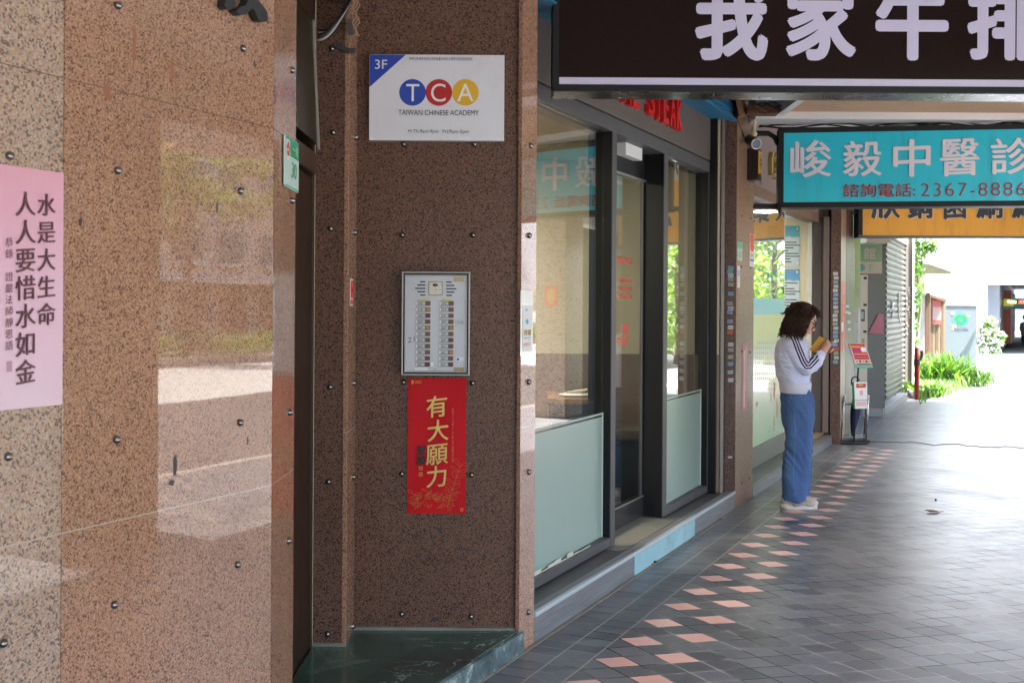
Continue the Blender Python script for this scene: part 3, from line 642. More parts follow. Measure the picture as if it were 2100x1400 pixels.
for (u0, v0, u1, v1) in [(859, 956, 866.5, 963.5), (859, 968, 866.5, 976), (944, 1041, 950, 1047.5)]:
    a, b, c, d = fr(u0, v0, u1, v1, Yl); frame(mb, a, b, c, d, .003, Yl, Yl+.0004)
    for k in range(3): mb.bx(a+.004, b-.004, Yl, Yl+.0004, c+.0045+k*.0035, c+.0058+k*.0035)
a, b, c, d = fr(843, 779, 849, 788, Yl); mb.ell(((a+b)/2, Yl, (c+d)/2), ((b-a)/2, .0006, (d-c)/2), 10, 6); 
for k in range(2): a, b, c, d = fr(851, 781+k*3, 864, 782.4+k*3, Yl); mb.bx(a, b, Yl, Yl+.0004, c, d)
# fine line drawing of leaves
def leafline(u, v, L, ang, wdt):
    pts = []
    for k in range(13):
        f = k/6 if k <= 6 else (12-k)/6; sgn = 1 if k <= 6 else -1
        q = Vector((f*L, sgn*wdt*math.sin(math.pi*f))); pts.append((u+q.x*math.cos(ang)-q.y*math.sin(ang), v-(q.x*math.sin(ang)+q.y*math.cos(ang))))
    mb.tube([YP(a, b, Yl+.001) for a, b in pts], .0006, 4)
stem = [(918+26*f**1.2, 1040-85*f) for f in np.linspace(0, 1, 8)]
mb.tube([YP(a, b, Yl+.001) for a, b in stem], .0009, 4)
for k, (a, b) in enumerate(stem):
    for sgn in (-1, 1): leafline(a, b, random.uniform(13, 22), R(90-sgn*random.uniform(35, 70)) - .15, random.uniform(2.5, 4))
for k in range(46):
    leafline(random.uniform(842, 936), random.uniform(1008, 1046)+(0 if k % 2 else -4), random.uniform(10, 18), R(random.choice([random.uniform(10, 50), random.uniform(130, 172)])), random.uniform(1.5, 3))
mb.build('printed_drawing', mat('dull gold line', (.55, .22, .06), .45, .2), rb)

# no-smoking sticker on the narrow return, notice on the pier front
p = XP(718.5, 570, XR_+.001); y0, y1 = max(p.y, YA+.02), max(p.y, YA+.02)+.09; z1, z0 = XP(718, 571, XR_).z, XP(718, 627, XR_).z
ns = thing('no_smoking_sticker', 'red and white no smoking sticker on the narrow granite return left of the intercom', 'sticker', (XR_, y0, z0))
MB().bx(XR_, XR_+.0012, y0, y1, z0, z1).build('sheet', M_WHITE2, ns)
mb = MB(); C = Vector((XR_+.0022, (y0+y1)/2, z0+(z1-z0)*.62)); r = .036
mb.tube([C+YV*r*math.cos(a)+ZV*r*math.sin(a) for a in np.linspace(0, 2*math.pi, 25)], .0045, 6); mb.tube([C-YV*.025+ZV*.025, C+YV*.025-ZV*.025], .004, 6)
mb.bx(XR_+.0013, XR_+.0022, y0+.008, y1-.008, z0+.008, z0+.026); mb.build('symbol', M_RED, ns)
MB().bx(XR_+.0013, XR_+.0024, C.y-.02, C.y+.02, C.z-.004, C.z+.005).build('cigarette', M_INK, ns)
s1 = S0+.006
nt_ = thing('notice', 'white printed notice in a clear sleeve on the pier edge beside the shop window', 'notice', P(cu(1082, s1), s1, zs(1082, 730, s1)))
c0, c1 = cu(1068.5, s1, 650), cu(1094, s1, 650)
MB().cb(c0, c1, S0+.001, S0+.004, zs(1082, 729, s1), zs(1082, 596, s1)).build('sleeve', mat('clear sleeve', (.55, .57, .58), .12, 0, .1, 20), nt_)
c0, c1 = cu(1072, s1, 650), cu(1091, s1, 650); za, zb = zs(1082, 721, s1), zs(1082, 626, s1)
MB().cb(c0, c1, S0+.0042, s1, za, zb).build('sheet', M_WHITE2, nt_)
wdt = c1-c0; hh = zb-za
mb = MB(); put_text(mb, '注意', P(c0+wdt*.08, s1, za+hh*.36), CV, ZV, wdt*.8, hh*.12, .01); mb.build('lettering', mat('gold brown print', (.45, .28, .05), .6), nt_)
mb = MB(); blob(mb, P(c0+wdt*.45, s1, za+hh*.65), CV, ZV, wdt*.14, hh*.06, lift=.001); blob(mb, P(c0+wdt*.4, s1, za+hh*.9), CV, ZV, wdt*.1, hh*.03, lift=.001); put_text(mb, '請勿', P(c0+wdt*.1, s1, za+hh*.28), CV, ZV, wdt*.7, hh*.04); mb.build('picture', mat('light blue print', (.12, .42, .62), .6), nt_)
mb = MB(); put_text(mb, '謝謝合作', P(c0+wdt*.1, s1, za+hh*.12), CV, ZV, wdt*.75, hh*.08); mb.build('small_lettering', mat('pale red print', (.7, .3, .22), .6), nt_)
# ---------------------------------------------------------------- steak shop front
SW, SG, SD = -2.29, -2.345, -2.43          # frame face, fixed glass, sliding door
cA = cu(1097.5, S0, 1000)+.001; pA = SP(1508.5, 800, S0); pB = SP(1544.5, 800, S0); cP0, cP1 = cof(pA), cof(pB)
def wood(name, a, b, axis=(1, 14, 14), rough=.4):
    t = T(name); v = t.n("ShaderNodeCombineXYZ"); p = t.pos()
    t.put(v.inputs[0], t.ma('MULTIPLY', t.dot(p, CV[:]), axis[0])); t.put(v.inputs[1], t.ma('MULTIPLY', t.dot(p, NV[:]), axis[1])); z = t.n("ShaderNodeSeparateXYZ"); t.put(z.inputs[0], p); t.put(v.inputs[2], t.ma('MULTIPLY', z.outputs[2], axis[2]))
    n = t.noise(2.5, 7, .65, v.outputs[0], .3); t.base(t.ramp(n, [(.3, a), (.7, b)]), t.ma('MULTIPLY_ADD', n, .2, rough-.1)); return t.m
M_VINYL = wood('grey wood vinyl', (.10, .105, .115), (.23, .235, .25), (1.2, 20, 22))
M_TREAD = wood('dark wood vinyl', (.045, .044, .042), (.11, .105, .10), (16, 1.2, 10))
stp = thing('shop_step', 'low grey step along the steak shop front with pale nosing and a blue patch', 'step', P((cA+cP0)/2, S0))
cd0, cd1 = cu(1259, SW, 1000), cu(1360, SW, 1000)
MB().cb(cA, cP0-.002, -2.9, S0-.003, 0, .137).build('tread', M_TREAD, stp)
MB().cb(cA, cP0-.002, S0-.003, S0, 0, .122).build('riser', M_VINYL, stp)
mb = MB()
mb.cb(cA, cP0-.002, S0-.018, S0+.006, .123, .1435); mb.build('nosing', mat('pale aluminium nosing', (.55, .60, .64), .35, .4, .06), stp, bev=.002)
mb = MB()
for k in range(4): mb.cb(cA, cP0-.002, S0-.030-k*.011, S0-.024-k*.011, .137, .1405)
mb.build('tread_ribs', mat('grey ribs', (.24, .235, .23), .5), stp)
q0, q1 = P(cd0-.10, SW), P(cd1-.02, SW)
mb = MB(); a = P(cd0-.1, -2.9); pts = [P(cd0-.06, -2.6), P(cd1-.02, -2.6), P(cd1-.02, SW+.02), P(cd1+.02, S0-.075), P(cd0-.03, S0-.075), P(cd0-.12, SW+.06)]
mb.prism([(p.x, p.y) for p in pts], .1372, .141); mb.build('door_sill', M_CONC, stp)
cb0, cb1 = cu(1300.5, S0, 1175), cu(1424, S0, 1085); mb = MB(); cm = cb0+(cb1-cb0)*.30
mb.cb(cb0, cm-.001, S0+.0005, S0+.0035, .006, .121); mb.cb(cm+.001, cb1, S0+.0005, S0+.0028, .006, .121)
mb.build('blue_patch', mat('light blue board', (.30, .52, .58), .5, 0, .15, 8, dirt=(.22, .36, .38)), stp)
mb = MB(); mb.cb(3., 9.4, S0+.0, S0+.022, .0, .006); mb.build('mortar_line', mat('dirty mortar', (.20, .18, .15), .8, 0, .3, 15), stp)

sf = thing('storefront', 'dark grey steak shop front with large panes, frosted below, and a sliding glass door', 'shop front', P((cA+cP0)/2, SW, .14))
ce = cu(1453, SW, 700)
def fb(name, c0, c1, s0, s1, z0, z1, m=M_GREYM, bev=.003): return MB().cb(c0, c1, s0, s1, z0, z1).build(name, m, sf, bev=bev)
c1a, c1b = cu(1253.5, SW, 800), cu(1262.5, SW, 800); c2a, c2b = cu(1360, SW, 800), cu(1368, SW, 800); c3a = cu(1437, SG, 800)
ZB, ZT = .145, 2.64
for a_, b_, nm in ((c1a, c1b, 'post'), (c2a, c2b, 'post'), (c3a+.001, ce, 'post')):
    fb(nm, a_, b_, -2.44, SW-.005, ZB, ZT, M_REVEAL); fb('post_face', a_, b_, SW-.0048, SW, ZB, ZT, M_GREYM, .001)
fb('bottom_rail', cA-.019, c1a-.001, -2.42, SW-.001, ZB, .200); fb('bottom_rail', c2b+.001, c3a, -2.42, SW-.001, ZB, .200)
fb('top_beam', cA-.012, ce+.0, -2.46, SW+.001, ZT+.0005, 2.725); 
M_PANE = M_GLASS
def pane(c0, c1, zf):
    def yb(d0, e0, e1, th, za, zb):          # the panes sit slightly out of line with the frame
        dS = (c1-c0)*.018; a, b = P(c0+d0, SG+e0+dS), P(c1-d0*5, SG+e0); A, B = P(c0+d0, SG+e0-th+dS), P(c1-d0*5, SG+e0-th)
        return MB().prism([(a.x, a.y), (b.x, b.y), (B.x, B.y), (A.x, A.y)][::-1], za, zb)
    g = yb(0, 0, 0, .008, .2005, ZT).build('window_pane', M_PANE, sf)
    f = yb(.002, .0015, 0, .001, .2035, zf).build('frosted_film', M_FROST, g)
    yb(.002, .0015, 0, .001, zf+.012, zf+.024).build('film_stripe', M_FROST, g)
t = T('frosted film'); n = t.noise(1.2, 3, .5, t.scale(t.coord(), (1, 1, .4))); t.base(t.mix(n, (.265, .385, .340), (.35, .465, .42)), .32); t.b.inputs['Coat Weight'].default_value = .25; t.b.inputs['Coat Roughness'].default_value = .12; M_FROST = t.m
pane(cA-.018, c1a-.001, .925); pane(c2b+.001, c3a, .925)
mb = MB(); mb.cb(c1a-.010, c1a-.0015, SG+.0016, SG+.006, .2, .95); mb.cb(c3a-.012, c3a-.0015, SG+.0016, SG+.006, .2, .95); mb.build('sealant', mat('white sealant', (.55, .62, .60), .5), sf)
mb = MB()
for k in range(14):
    a_ = cA+.0+k*.09; mb.cb(a_, a_+.085, SG+.031, SG+.0335, .2, .205+.02*abs(math.sin(k*1.7))*(k % 3 > 0))
mb.build('torn_film_edge', mat('cream sealant', (.6, .6, .5), .5), sf)
# sliding door
dg_ = fb('sliding_door', c1b+.001, c2a-.001, SD-.03, SD, .145, .285, mat('dark steel kick plate', (.10, .10, .105), .2, .7))
MB().cb(c1b+.001, c2a-.001, SD+.0002, SD+.006, .280, .2895).build('bright_edge', M_RIM, dg_)
g = MB().cb(c1b+.001, c2a-.02, SD-.02, SD-.012, .2855, 2.46).build('door_glass', M_PANE, sf)
MB().cb(c2a-.0195, c2a-.008, SD-.025, SD-.005, .2855, 2.46).build('door_stile', M_GREYM, sf)
fb('door_header', c1b+.001, c2a-.001, SD-.05, SD+.0, 2.4605, ZT, M_BLACK); fb('door_track', c1b+.001, c2a-.001, SD+.0005, SD+.012, 2.445, 2.462, M_RIM)
pq = SP(1272, 300, -2.40); pr = SP(1306, 310, -2.40)
fb('door_closer', cof(pq), cof(pr), -2.427, -2.36, SP(1290, 322, -2.38).z, SP(1290, 292, -2.38).z, M_WHITE, .006)
mb = MB()
def dtext(s_, u0, v0, u1, v1, off=.01):
    a, b = SP(u0, (v0+v1)/2, SD-.011), SP(u1, (v0+v1)/2, SD-.011); z0_, z1_ = SP((u0+u1)/2, v1, SD-.011).z, SP((u0+u1)/2, v0, SD-.011).z
    put_text(mb, s_, Vector((a.x, a.y, z0_)), CV, ZV, cof(b)-cof(a), z1_-z0_, off, lift=.0005)
dtext('我家牛排', 1266, 527, 1295, 541, .03)
for v in (571, 587, 603): dtext('牛排我家牛排', 1266, v, 1295, v+9, .02)
dtext('家', 1277, 664, 1289, 686, .05); dtext('牛排', 1266, 690, 1286, 710, .03)
mb.build('red_decals', mat('red vinyl decal', (.62, .06, .05), .5), g)
# header with red letters and blue corrugated box
M_HEAD = mat('grey header panel', (.115, .095, .085), .5, 0, .08, 2)
fb('header_panel', cA-.012, ce+.10, -2.40, SW+.004, 2.735, 3.418, M_HEAD)
mb = MB(); mb.cb(cA-.012, ce+.0, -2.40, SW-.012, 2.7255, 2.7345); mb.build('shadow_gap', M_BLACK, sf)
hl = thing('sign_letters', 'red raised letters of the steak shop name on its grey header', 'sign', P(7.2, SW+.005, 2.83))
ckR, ckL = cu(1400, -2.26, 240), cu(1328, -2.26, 240); ceR = cu(1311, -2.26, 215)
M_LET = mat('red acrylic letters', (.68, .02, .02), .25)
Zl0, Zl1 = 2.832, 3.045; pit = (ckR-ckL)/5
def let(ch, c0): mb = MB(); put_text(mb, ch, P(c0, SW+.0045, Zl0), CV, ZV, pit*.78, Zl1-Zl0, .012, .035, lift=0.); mb.build('letter', M_LET, hl)
for i, ch in enumerate('STEAK'): let(ch, ckL+pit*i)
for i, ch in enumerate('HOME'): let(ch, ceR-pit*(4-i)+pit*.1)
cg = thing('corrugated_signbox', 'blue corrugated metal box running along the top of the steak shop header', 'sign box', P(6.8, -2.2, 3.06))
mb = MB(); M_BLUEM = mat('blue painted metal', (.03, .22, .42), .4, .1, .1)
for k in range(7): mb.tube([P(cA-.1, -2.155, 3.095+k*.045), P(ce+.12, -2.155, 3.095+k*.045)], .022, 8)
mb.build('corrugated_face', M_BLUEM, cg, smooth=True)
MB().cb(cA-.1, ce+.12, -2.284, -2.155, 3.062, 3.40).build('body', M_BLUEM, cg); MB().cb(cA-.1, ce+.12, -2.156, -2.10, 3.05, 3.061).build('drip_edge', M_BLUEM, cg)

# shutter guide by the pier
sh = thing('shutter_guide', 'black roller shutter guide channel beside the dark pier', 'shutter guide', P(cP0-.2, -2.2, .14))
MB().cb(ce+.002, cP0-.005, -2.7, -2.33, .138, 3.3).build('back_panel', M_BLACK, sh)
MB().cb(ce+.10, ce+.13, -2.329, -2.19, .138, 3.4).build('channel', mat('worn black channel', (.05, .045, .04), .4, .3), sh, bev=.004)
MB().cb(ce+.002, ce+.03, -2.329, -2.23, .138, 3.4).build('channel', M_BLACK, sh, bev=.004)
xg = pA.x-.135
MB().bx(xg, xg+.03, pA.y-.06, pA.y+.25, .0, 3.4).build('channel', mat('grey channel', (.16, .14, .125), .4, .3), sh, bev=.003)

# pier 2
p2 = thing('granite_pier', 'tan granite pier with stickers up its dark side, between the steak shop and the clinic', 'pier', (pA.x+.1, pA.y+.2, 0))
MB().prism([(pA.x-.005, pA.y+.006), (pB.x-.012, pB.y-.005), (pB.x-.35, pB.y-.005), (pA.x-.30, pA.y+.03)], 0, 3.41).build('core', M_CONC, p2)
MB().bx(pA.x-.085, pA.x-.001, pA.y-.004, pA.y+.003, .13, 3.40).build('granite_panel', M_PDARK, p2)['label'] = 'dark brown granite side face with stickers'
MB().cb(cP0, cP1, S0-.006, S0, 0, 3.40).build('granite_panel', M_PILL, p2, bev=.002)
for u, v in [(1523, 279), (1521, 443), (1539, 448), (1520, 547), (1539, 549), (1521, 720), (1537, 722), (1520, 990), (1537, 980)]: bolt(p2, SP(u, v, S0), RZ_N, .55)
def stickers(parent, items, Yv, seed):
    rr = random.Random(seed)
    cols = [(.42, .44, .46), (.20, .30, .46), (.30, .32, .25), (.45, .45, .42), (.15, .32, .42), (.35, .38, .42), (.26, .26, .28)]
    for (u, v, w_, h_, cc) in items:
        a, b, c, d = fr(u-w_/2, v-h_/2, u+w_/2, v+h_/2, Yv-.006); tl = rr.uniform(-.06, .06)
        m_ = stk(cc if cc else rr.choice(cols)); mb = MB(); dx = b-a
        mb.ob(Vector((a, Yv-.0055, c)), XV*dx+ZV*dx*tl, YV*.0012, ZV*(d-c)); o = mb.build('sticker', m_, parent)
        mb = MB(); put_text(mb, rr.choice(['通水管', '搬家', '開鎖', '冷氣', '抓漏', '水電']), Vector((a+dx*.1, Yv-.0056, c+(d-c)*.3)), XV+ZV*tl, ZV, dx*.8, (d-c)*.4, lift=.0006); mb.build('lettering', M_TEXTDK, o)
_sk = {}
def stk(c):
    if c not in _sk: _sk[c] = mat('sticker', c, .5, 0, .2, 80)
    return _sk[c]
yy = [(549, 0), (557, 0), (565, (.42, .44, .46)), (573, 0), (583, (.3, .32, .2)), (602, (.16, .3, .48)), (622, 0), (632, 0), (640, (.2, .26, .45)), (659, (.2, .26, .45)), (671, (.5, .5, .5)), (681, (.50, .09, .03)), (706, (.45, .46, .47)), (717, 0), (732, 0), (746, (.18, .28, .40)), (763, (.3, .38, .42)), (779, (.47, .47, .46)), (937, (.5, .5, .46))]
stickers(p2, [(1498+random.uniform(-1, 1), v, 11 if v != 937 else 9, 7.5 if v < 930 else 4, c or None) for v, c in yy], pA.y, 3)
def sheet(name, label, cat, u0, v0, u1, v1, s, cols, parent=None):
    vm, um = (v0+v1)/2, (u0+u1)/2; a, b = cof(SP(u0, vm, s)), cof(SP(u1, vm, s)); z0, z1 = SP(um, v1, s).z, SP(um, v0, s).z
    r = thing(name, label, cat, P((a+b)/2, s, z0)); MB().cb(a, b, s+.0005, s+.0025, z0, z1).build('sheet', mat(name+' paper', cols[0], .5, 0, .06, 30), r)
    for (x0, y0, x1, y1, cc, nm) in cols[1]:
        MB().cb(a+(b-a)*x0, a+(b-a)*x1, s+.0026, s+.0032, z0+(z1-z0)*y0, z0+(z1-z0)*y1).build(nm, mat(name+' print', cc, .5), r)
    return r, a, b, z0, z1
r, a, b, z0, z1 = sheet('house_number_plate', 'faded green and white house number plate high on the tan pier', 'house number', 1512, 496, 1522, 535, S0, ((.42, .55, .48), [(.0, .65, 1., 1., (.1, .42, .3), 'green_band')]))
mb = MB(); put_text(mb, '32', P(a+(b-a)*.2, S0+.003, z0+(z1-z0)*.2), CV, ZV, (b-a)*.6, (z1-z0)*.3); mb.build('lettering', mat('plate green', (.1, .35, .25), .5), r)
r, a, b, z0, z1 = sheet('security_sign', 'white security sign with a red disc and blue bar on the tan pier edge', 'sign', 1537, 480, 1546.5, 547, S0, ((.68, .66, .65), [(.05, .72, .95, .99, (.62, .07, .02), 'red_block'), (.08, .16, .92, .23, (.16, .16, .45), 'blue_bar')]))
mb = MB(); mb.add([P((a+b)/2, S0+.0036, z0+(z1-z0)*.61)+CV*(b-a)*.44*math.cos(q)+ZV*(z1-z0)*.15*math.sin(q) for q in np.linspace(0, 2*math.pi, 24)[:-1]], [tuple(range(23))]); mb.build('red_disc', mat('sign red orange', (.62, .07, .02), .5), r)
mb = MB(); put_text(mb, '保全', P(a+(b-a)*.15, S0+.004, z0+(z1-z0)*.3), CV, ZV, (b-a)*.7, (z1-z0)*.1); mb.build('lettering', M_TEXTDK, r)
r, a, b, z0, z1 = sheet('thin_notice', 'narrow white notice strip low on the tan pier corner', 'notice', 1511.5, 545, 1517, 590, S0, ((.60, .60, .60), [(.2, .55, .8, .8, (.15, .3, .5), 'blue_mark')]))
r, a, b, z0, z1 = sheet('couplet_strip', 'torn faded red paper strip left on the tan pier behind the woman', 'paper strip', 1521.5, 704, 1532.5, 842, S0, ((.55, .20, .20), [(.25, .05, .5, .9, (.68, .55, .52), 'bare_patch'), (.6, .3, .75, .95, (.66, .45, .43), 'bare_patch')]))

# ---------------------------------------------------------------- inside of the steak shop
M_BEIGE = mat('beige wall', (.50, .43, .31), .7, 0, .1, 1.5); M_WAIN = mat('brown wainscot', (.17, .115, .085), .5, 0, .12, 3)
YW = 8.80
mb = MB(); mb.bx(-6, pA.x-.14, YW, YW+.05, 1.22, 3.4); struct(mb.build('interior_wall', M_BEIGE))
mb = MB(); mb.bx(-6, pA.x-.14, YW-.012, YW+.05, .14, 1.219); struct(mb.build('interior_wainscot', M_WAIN))
mb = MB(); mb.bx(-6, -.1, 5.36, 5.40, .14, 3.4); struct(mb.build('interior_wall', M_BEIGE))
mb = MB(); mb.bx(-6.05, -6., 5.3, 8.9, .14, 3.4); struct(mb.build('interior_wall', M_BEIGE))
mb = MB(); mb.prism([(-6, 5.36), tuple(P(cA, -2.47)[:2]), tuple(P(cP0, -2.47)[:2]), (-6, 8.9)], 2.735, 2.77); struct(mb.build('interior_ceiling', M_BEIGE))
mb = MB(); q = P(cA, -2.895), P(cP0, -2.895); mb.prism([(-6, 5.36), (q[0].x, q[0].y), (q[1].x, q[1].y), (-6, 8.9)], .10, .139); struct(mb.build('interior_floor', mat('brown floor', (.10, .08, .065), .35)))
lt1 = thing('ceiling_light', 'unseen square ceiling light added to brighten the steak shop', 'ceiling light', (-.6, 7.1, 2.70))
MB().bx(-.9, -.3, 6.8, 7.4, 2.705, 2.734).build('housing', M_WHITE, lt1); MB().bx(-.88, -.32, 6.82, 7.38, 2.70, 2.7045).build('diffuser', emis('added warm lamp', (1., .86, .66), 9), lt1)  # unseen lamp added to brighten the shop interior
tb = thing('dining_table', 'dark dining table with a wooden top behind the first shop pane', 'table', (.10, 7.9, .14))
xa, xb = YP(1120, 800, 7.9).x, YP(1206, 800, 7.9).x
M_WT = wood('brown table top', (.16, .075, .03), (.30, .15, .065), (3, 20, 10)); zt = YP(1180, 812, 7.7).z
MB().bx(xa, xb, 7.45, 8.2, zt-.035, zt).build('table_top', M_WT, tb, bev=.004)
MB().bx(xa+.03, xb-.02, 7.5, 8.15, zt-.30, zt-.036).build('apron', mat('dark wood', (.03, .022, .02), .5), tb)
for x in (xa+.03, xb-.07):
    for y in (7.5, 8.1): MB().bx(x, x+.05, y, y+.05, .14, zt-.301).build('leg', M_BLACK, tb)
pt = thing('plate', 'pale plate with folded napkins on the dining table behind glass', 'plate', ((xa+xb)/2, 7.7, zt))
mb = MB(); mb.ell(((xa+xb)/2+.04, 7.7, zt+.012), (.11, .1, .012), 20, 8); mb.build('dish', M_WHITE, pt, smooth=True)
mb = MB(); mb.ob(Vector(((xa+xb)/2, 7.66, zt+.024)), XV*.13+ZV*.02, YV*.1, ZV*.006); mb.build('napkin', mat('cream napkin', (.6, .52, .4), .7), pt)
bn = thing('bench_seat', 'dark upholstered bench seen through the sliding glass door', 'bench', (.95, 8.5, .14))
xa, xb = YP(1215, 900, 8.45).x, YP(1330, 900, 8.45).x
MB().bx(xa, xb, 8.25, 8.78, .14, .60).build('base', mat('navy vinyl', (.012, .016, .03), .4), bn, bev=.01)
MB().bx(xa, xb, 8.22, 8.78, .602, .70).build('cushion', mat('taupe vinyl', (.10, .085, .07), .45), bn, bev=.02)

# ---------------------------------------------------------------- street side of the arcade (seen in reflections)
M_COLT = granite('street column granite', dark=(.10, .06, .05), mid=(.42, .30, .22), light=(.5, .38, .29), grey=(.4, .33, .28), sc=90., rough=.35, spec=.2)
for i, (c0, c1) in enumerate([(-5, -4), (.4, 1.3), (5.15, 6.1), (9.4, 10.3), (15., 15.75), (19.2, 20.2)]):
    cl = thing('street_column', ['granite arcade column on the street side farthest behind the camera', 'granite arcade column on the street side just behind the camera', 'granite arcade column across from the pink granite column', 'granite arcade column across from the steak shop', 'granite arcade column on the street side carrying a red spring paper', 'granite arcade column on the street side nearest the lane'][i], 'column', P((c0+c1)/2, 1.6), 'street-side columns of the arcade')
    si = 1.04 if i == 4 else 1.32
    MB().cb(c0, c1, si, 2.0, 0, 2.949).build('shaft', M_COLT, cl, bev=.01)
    for z in (.5, 1.1, 1.7, 2.3):
        for f in (.3, .62): bolt(cl, P(c0+(c1-c0)*f, si, z), RZ_N+R(180))
    if i == 4:
        r = thing('spring_paper', 'small red spring festival paper with a gold character on a street column', 'paper', P(15.05, 1.31, 1.62)); cc = 15.05
        MB().cb(14.995, 14.9985, 1.16, 1.36, 1.60, 1.89).build('sheet', mat('vermilion paper', (.66, .05, .03), .5), r)
        mb = MB(); put_text(mb, '春', P(14.9945, 1.19, 1.63), NV, ZV, .14, .22, .015); mb.build('lettering', M_GOLD, r)
        for z in (.55, 1.2, 2.1):
            for q in (1.12, 1.42): bolt(cl, P(15., q, z), R(-24.85))

eb = thing('added_dark_screen', 'dark green canvas screen, unseen, added to darken the reflection in the shop pane', 'screen', P(17., 1.7))  # unseen screen added so the shop pane mirrors something dark
MB().cb(15.76, 19.1, 1.62, 1.65, .05, 2.9).build('canvas', mat('dark green canvas', (.03, .04, .035), .8), eb); MB().cb(15.76, 19.1, 1.58, 1.69, 0, .049).build('bottom_bar', M_BLACK, eb)
# ---------------------------------------------------------------- hanging signs
def lightbox(name, label, L, ex, wd_, z0, z1, dep, m, fw, frame_m=M_BLACK):
    ex = Vector(ex).normalized(); n = ex.cross(ZV).normalized(); r = thing(name, label, 'sign', L+ex*wd_/2+Vector((0, 0, z0-L.z)))
    L = Vector((L.x, L.y, z0)); hz = z1-z0
    MB().ob(L+ex*fw*.5-n*dep+ZV*fw*.5, ex*(wd_-fw), n*(dep-.006), ZV*(hz-fw)).build('face', m, r)
    mb = MB()
    for (o, a, c) in [(0, wd_, (0, fw)), (0, wd_, (hz-fw, hz))]: mb.ob(L-n*(dep+.004)+ZV*c[0], ex*a, n*(dep+.006), ZV*(c[1]-c[0]))
    mb.ob(L-n*(dep+.004)+ZV*fw, ex*fw, n*(dep+.006), ZV*(hz-2*fw)); mb.ob(L+ex*(wd_-fw)-n*(dep+.004)+ZV*fw, ex*fw, n*(dep+.006), ZV*(hz-2*fw))
    mb.build('frame', frame_m, r, bev=.003); return r, n
# steak house sign
Yg = 5.45; x0 = YP(1133, 100, Yg).x; z0 = YP(1600, 188.5, Yg).z; z1 = z0+.86; fw = YP(1600, 175.5, Yg).z-z0
t = T('dark brown sign film'); wv = t.n("ShaderNodeTexWave", wave_type='BANDS', bands_direction='Z'); wv.inputs['Scale'].default_value = 60; t.put(wv.inputs[0], t.coord())
t.base(t.mix(t.noise(2, 3), (.012, .0055, .005), (.017, .008, .007)), .25, 0, .12); t.bump(wv.outputs['Fac'], .05, .003); M_SIGNB = t.m
bs_, n = lightbox('shop_signboard', 'big dark brown lightbox sign with white characters hanging at top right', Vector((x0, Yg, z0)), XV, 3.0, z0, z1, .21, M_SIGNB, fw)
Yq = Yg+.004
mb = MB(); a, b, c, d = fr(1147, 163, 2600, 175.5, Yq-.002); mb.bx(a, x0+3.0-fw, Yq-.002, Yq+.02, z0+fw, d); M_LAV = mat('lavender white film', (.60, .58, .76), .4, 0, .03, spec=.2); mb.build('bottom_stripe', M_LAV, bs_)
mb = MB()
for i, (ch, u0, u1) in enumerate(zip('我家牛排館', (1425, 1611, 1795, 1983, 2168), (1575, 1756, 1945, 2133, 2318))):
    a, b, c, d = fr(u0, -42, u1, 125, Yq); put_text(mb, ch, Vector((a, Yq, c)), XV, ZV, b-a, d-c, .038, lift=.003)
mb.build('lettering', M_LAV, bs_)
mb = MB(); mb.bx(x0+.01, x0+2.99, Yg+.006, Yg+.2, z0-.004, z0-.0005); mb.build('bottom_panel', mat('scuffed black steel', (.07, .07, .08), .28, .8, .2, 5), bs_)
for u in (1356, 1700, 1990, 2300):
    for k in range(6):
        a = YP(u+k*6.2-16, 197, Yg+.1); MB().ob(a+Vector((0, -.03, -.0065)), Vector((.005, 0, 0)), Vector((.02, .075, 0)), ZV*.002).build('vent_slot', M_SLOT, bs_)
for u in (1270, 1558, 1770, 2070): MB().ell(YP(u, 200, Yg+.12)+ZV*-.002, (.006, .006, .004), 8, 6).build('screw', M_STEEL, bs_)
mb = MB(); mb.bx(x0+.4, x0+.46, Yg+.05, Yg+.11, z1, 3.42); mb.bx(x0+2.3, x0+2.36, Yg+.05, Yg+.11, z1, 3.42); mb.bx(-.05, x0, Yg+.05, Yg+.1, z1-.1, z1-.05); mb.build('hanger', M_BLACK, bs_)
# clinic sign
L = YP(1596, 420, 9.10); Rp = YP(2100, 416, 8.82); exT = Vector((Rp.x-L.x, Rp.y-L.y, 0)); exT.normalize()
nT = exT.cross(ZV)
def TP(u, v):          # point of the clinic sign's front plane
    d = ray(u, v); k = (Vector((L.x, L.y, 0))-Vector((0, 0, 0))).dot(nT)/Vector((d.x, d.y, 0)).dot(nT); return CO+d*k
z0 = TP(1850, 424).z; z1 = TP(1850, 258).z
t = T('cyan sign film'); d_ = t.ramp(t.noise(2., 7, .7, t.scale(t.coord(), (3, 3, .5))), [(.5, (1, 1, 1)), (.75, (.72, .76, .74))]); t.base(t.mix(1., t.mix(t.noise(1.5, 3), (.006, .53, .70), (.012, .58, .77)), d_, 'MULTIPLY'), .35); M_CYAN = t.m
cs_, n = lightbox('clinic_signboard', 'cyan clinic lightbox sign with white characters and a red phone number', Vector((L.x, L.y, z0)), exT, 2.75, z0, z1, .2, M_CYAN, .042)
def ttext(mb, s_, u0, v0, u1, v1, off, **k):
    a, b = TP(u0, v1), TP(u1, v1); c = TP(u0, v0); put_text(mb, s_, a+nT*.0, exT, ZV, (b-a).length, c.z-a.z, off, lift=.003, **k)
mb = MB()
for ch, u0, v0, u1, v1 in [('峻', 1620, 288, 1705, 364), ('毅', 1728, 289, 1808, 362), ('中', 1831, 286, 1908, 363), ('醫', 1927, 285, 2008, 361), ('診', 2031, 283, 2116, 358), ('所', 2138, 282, 2218, 357)]: ttext(mb, ch, u0, v0, u1, v1, .011, shear=.03)
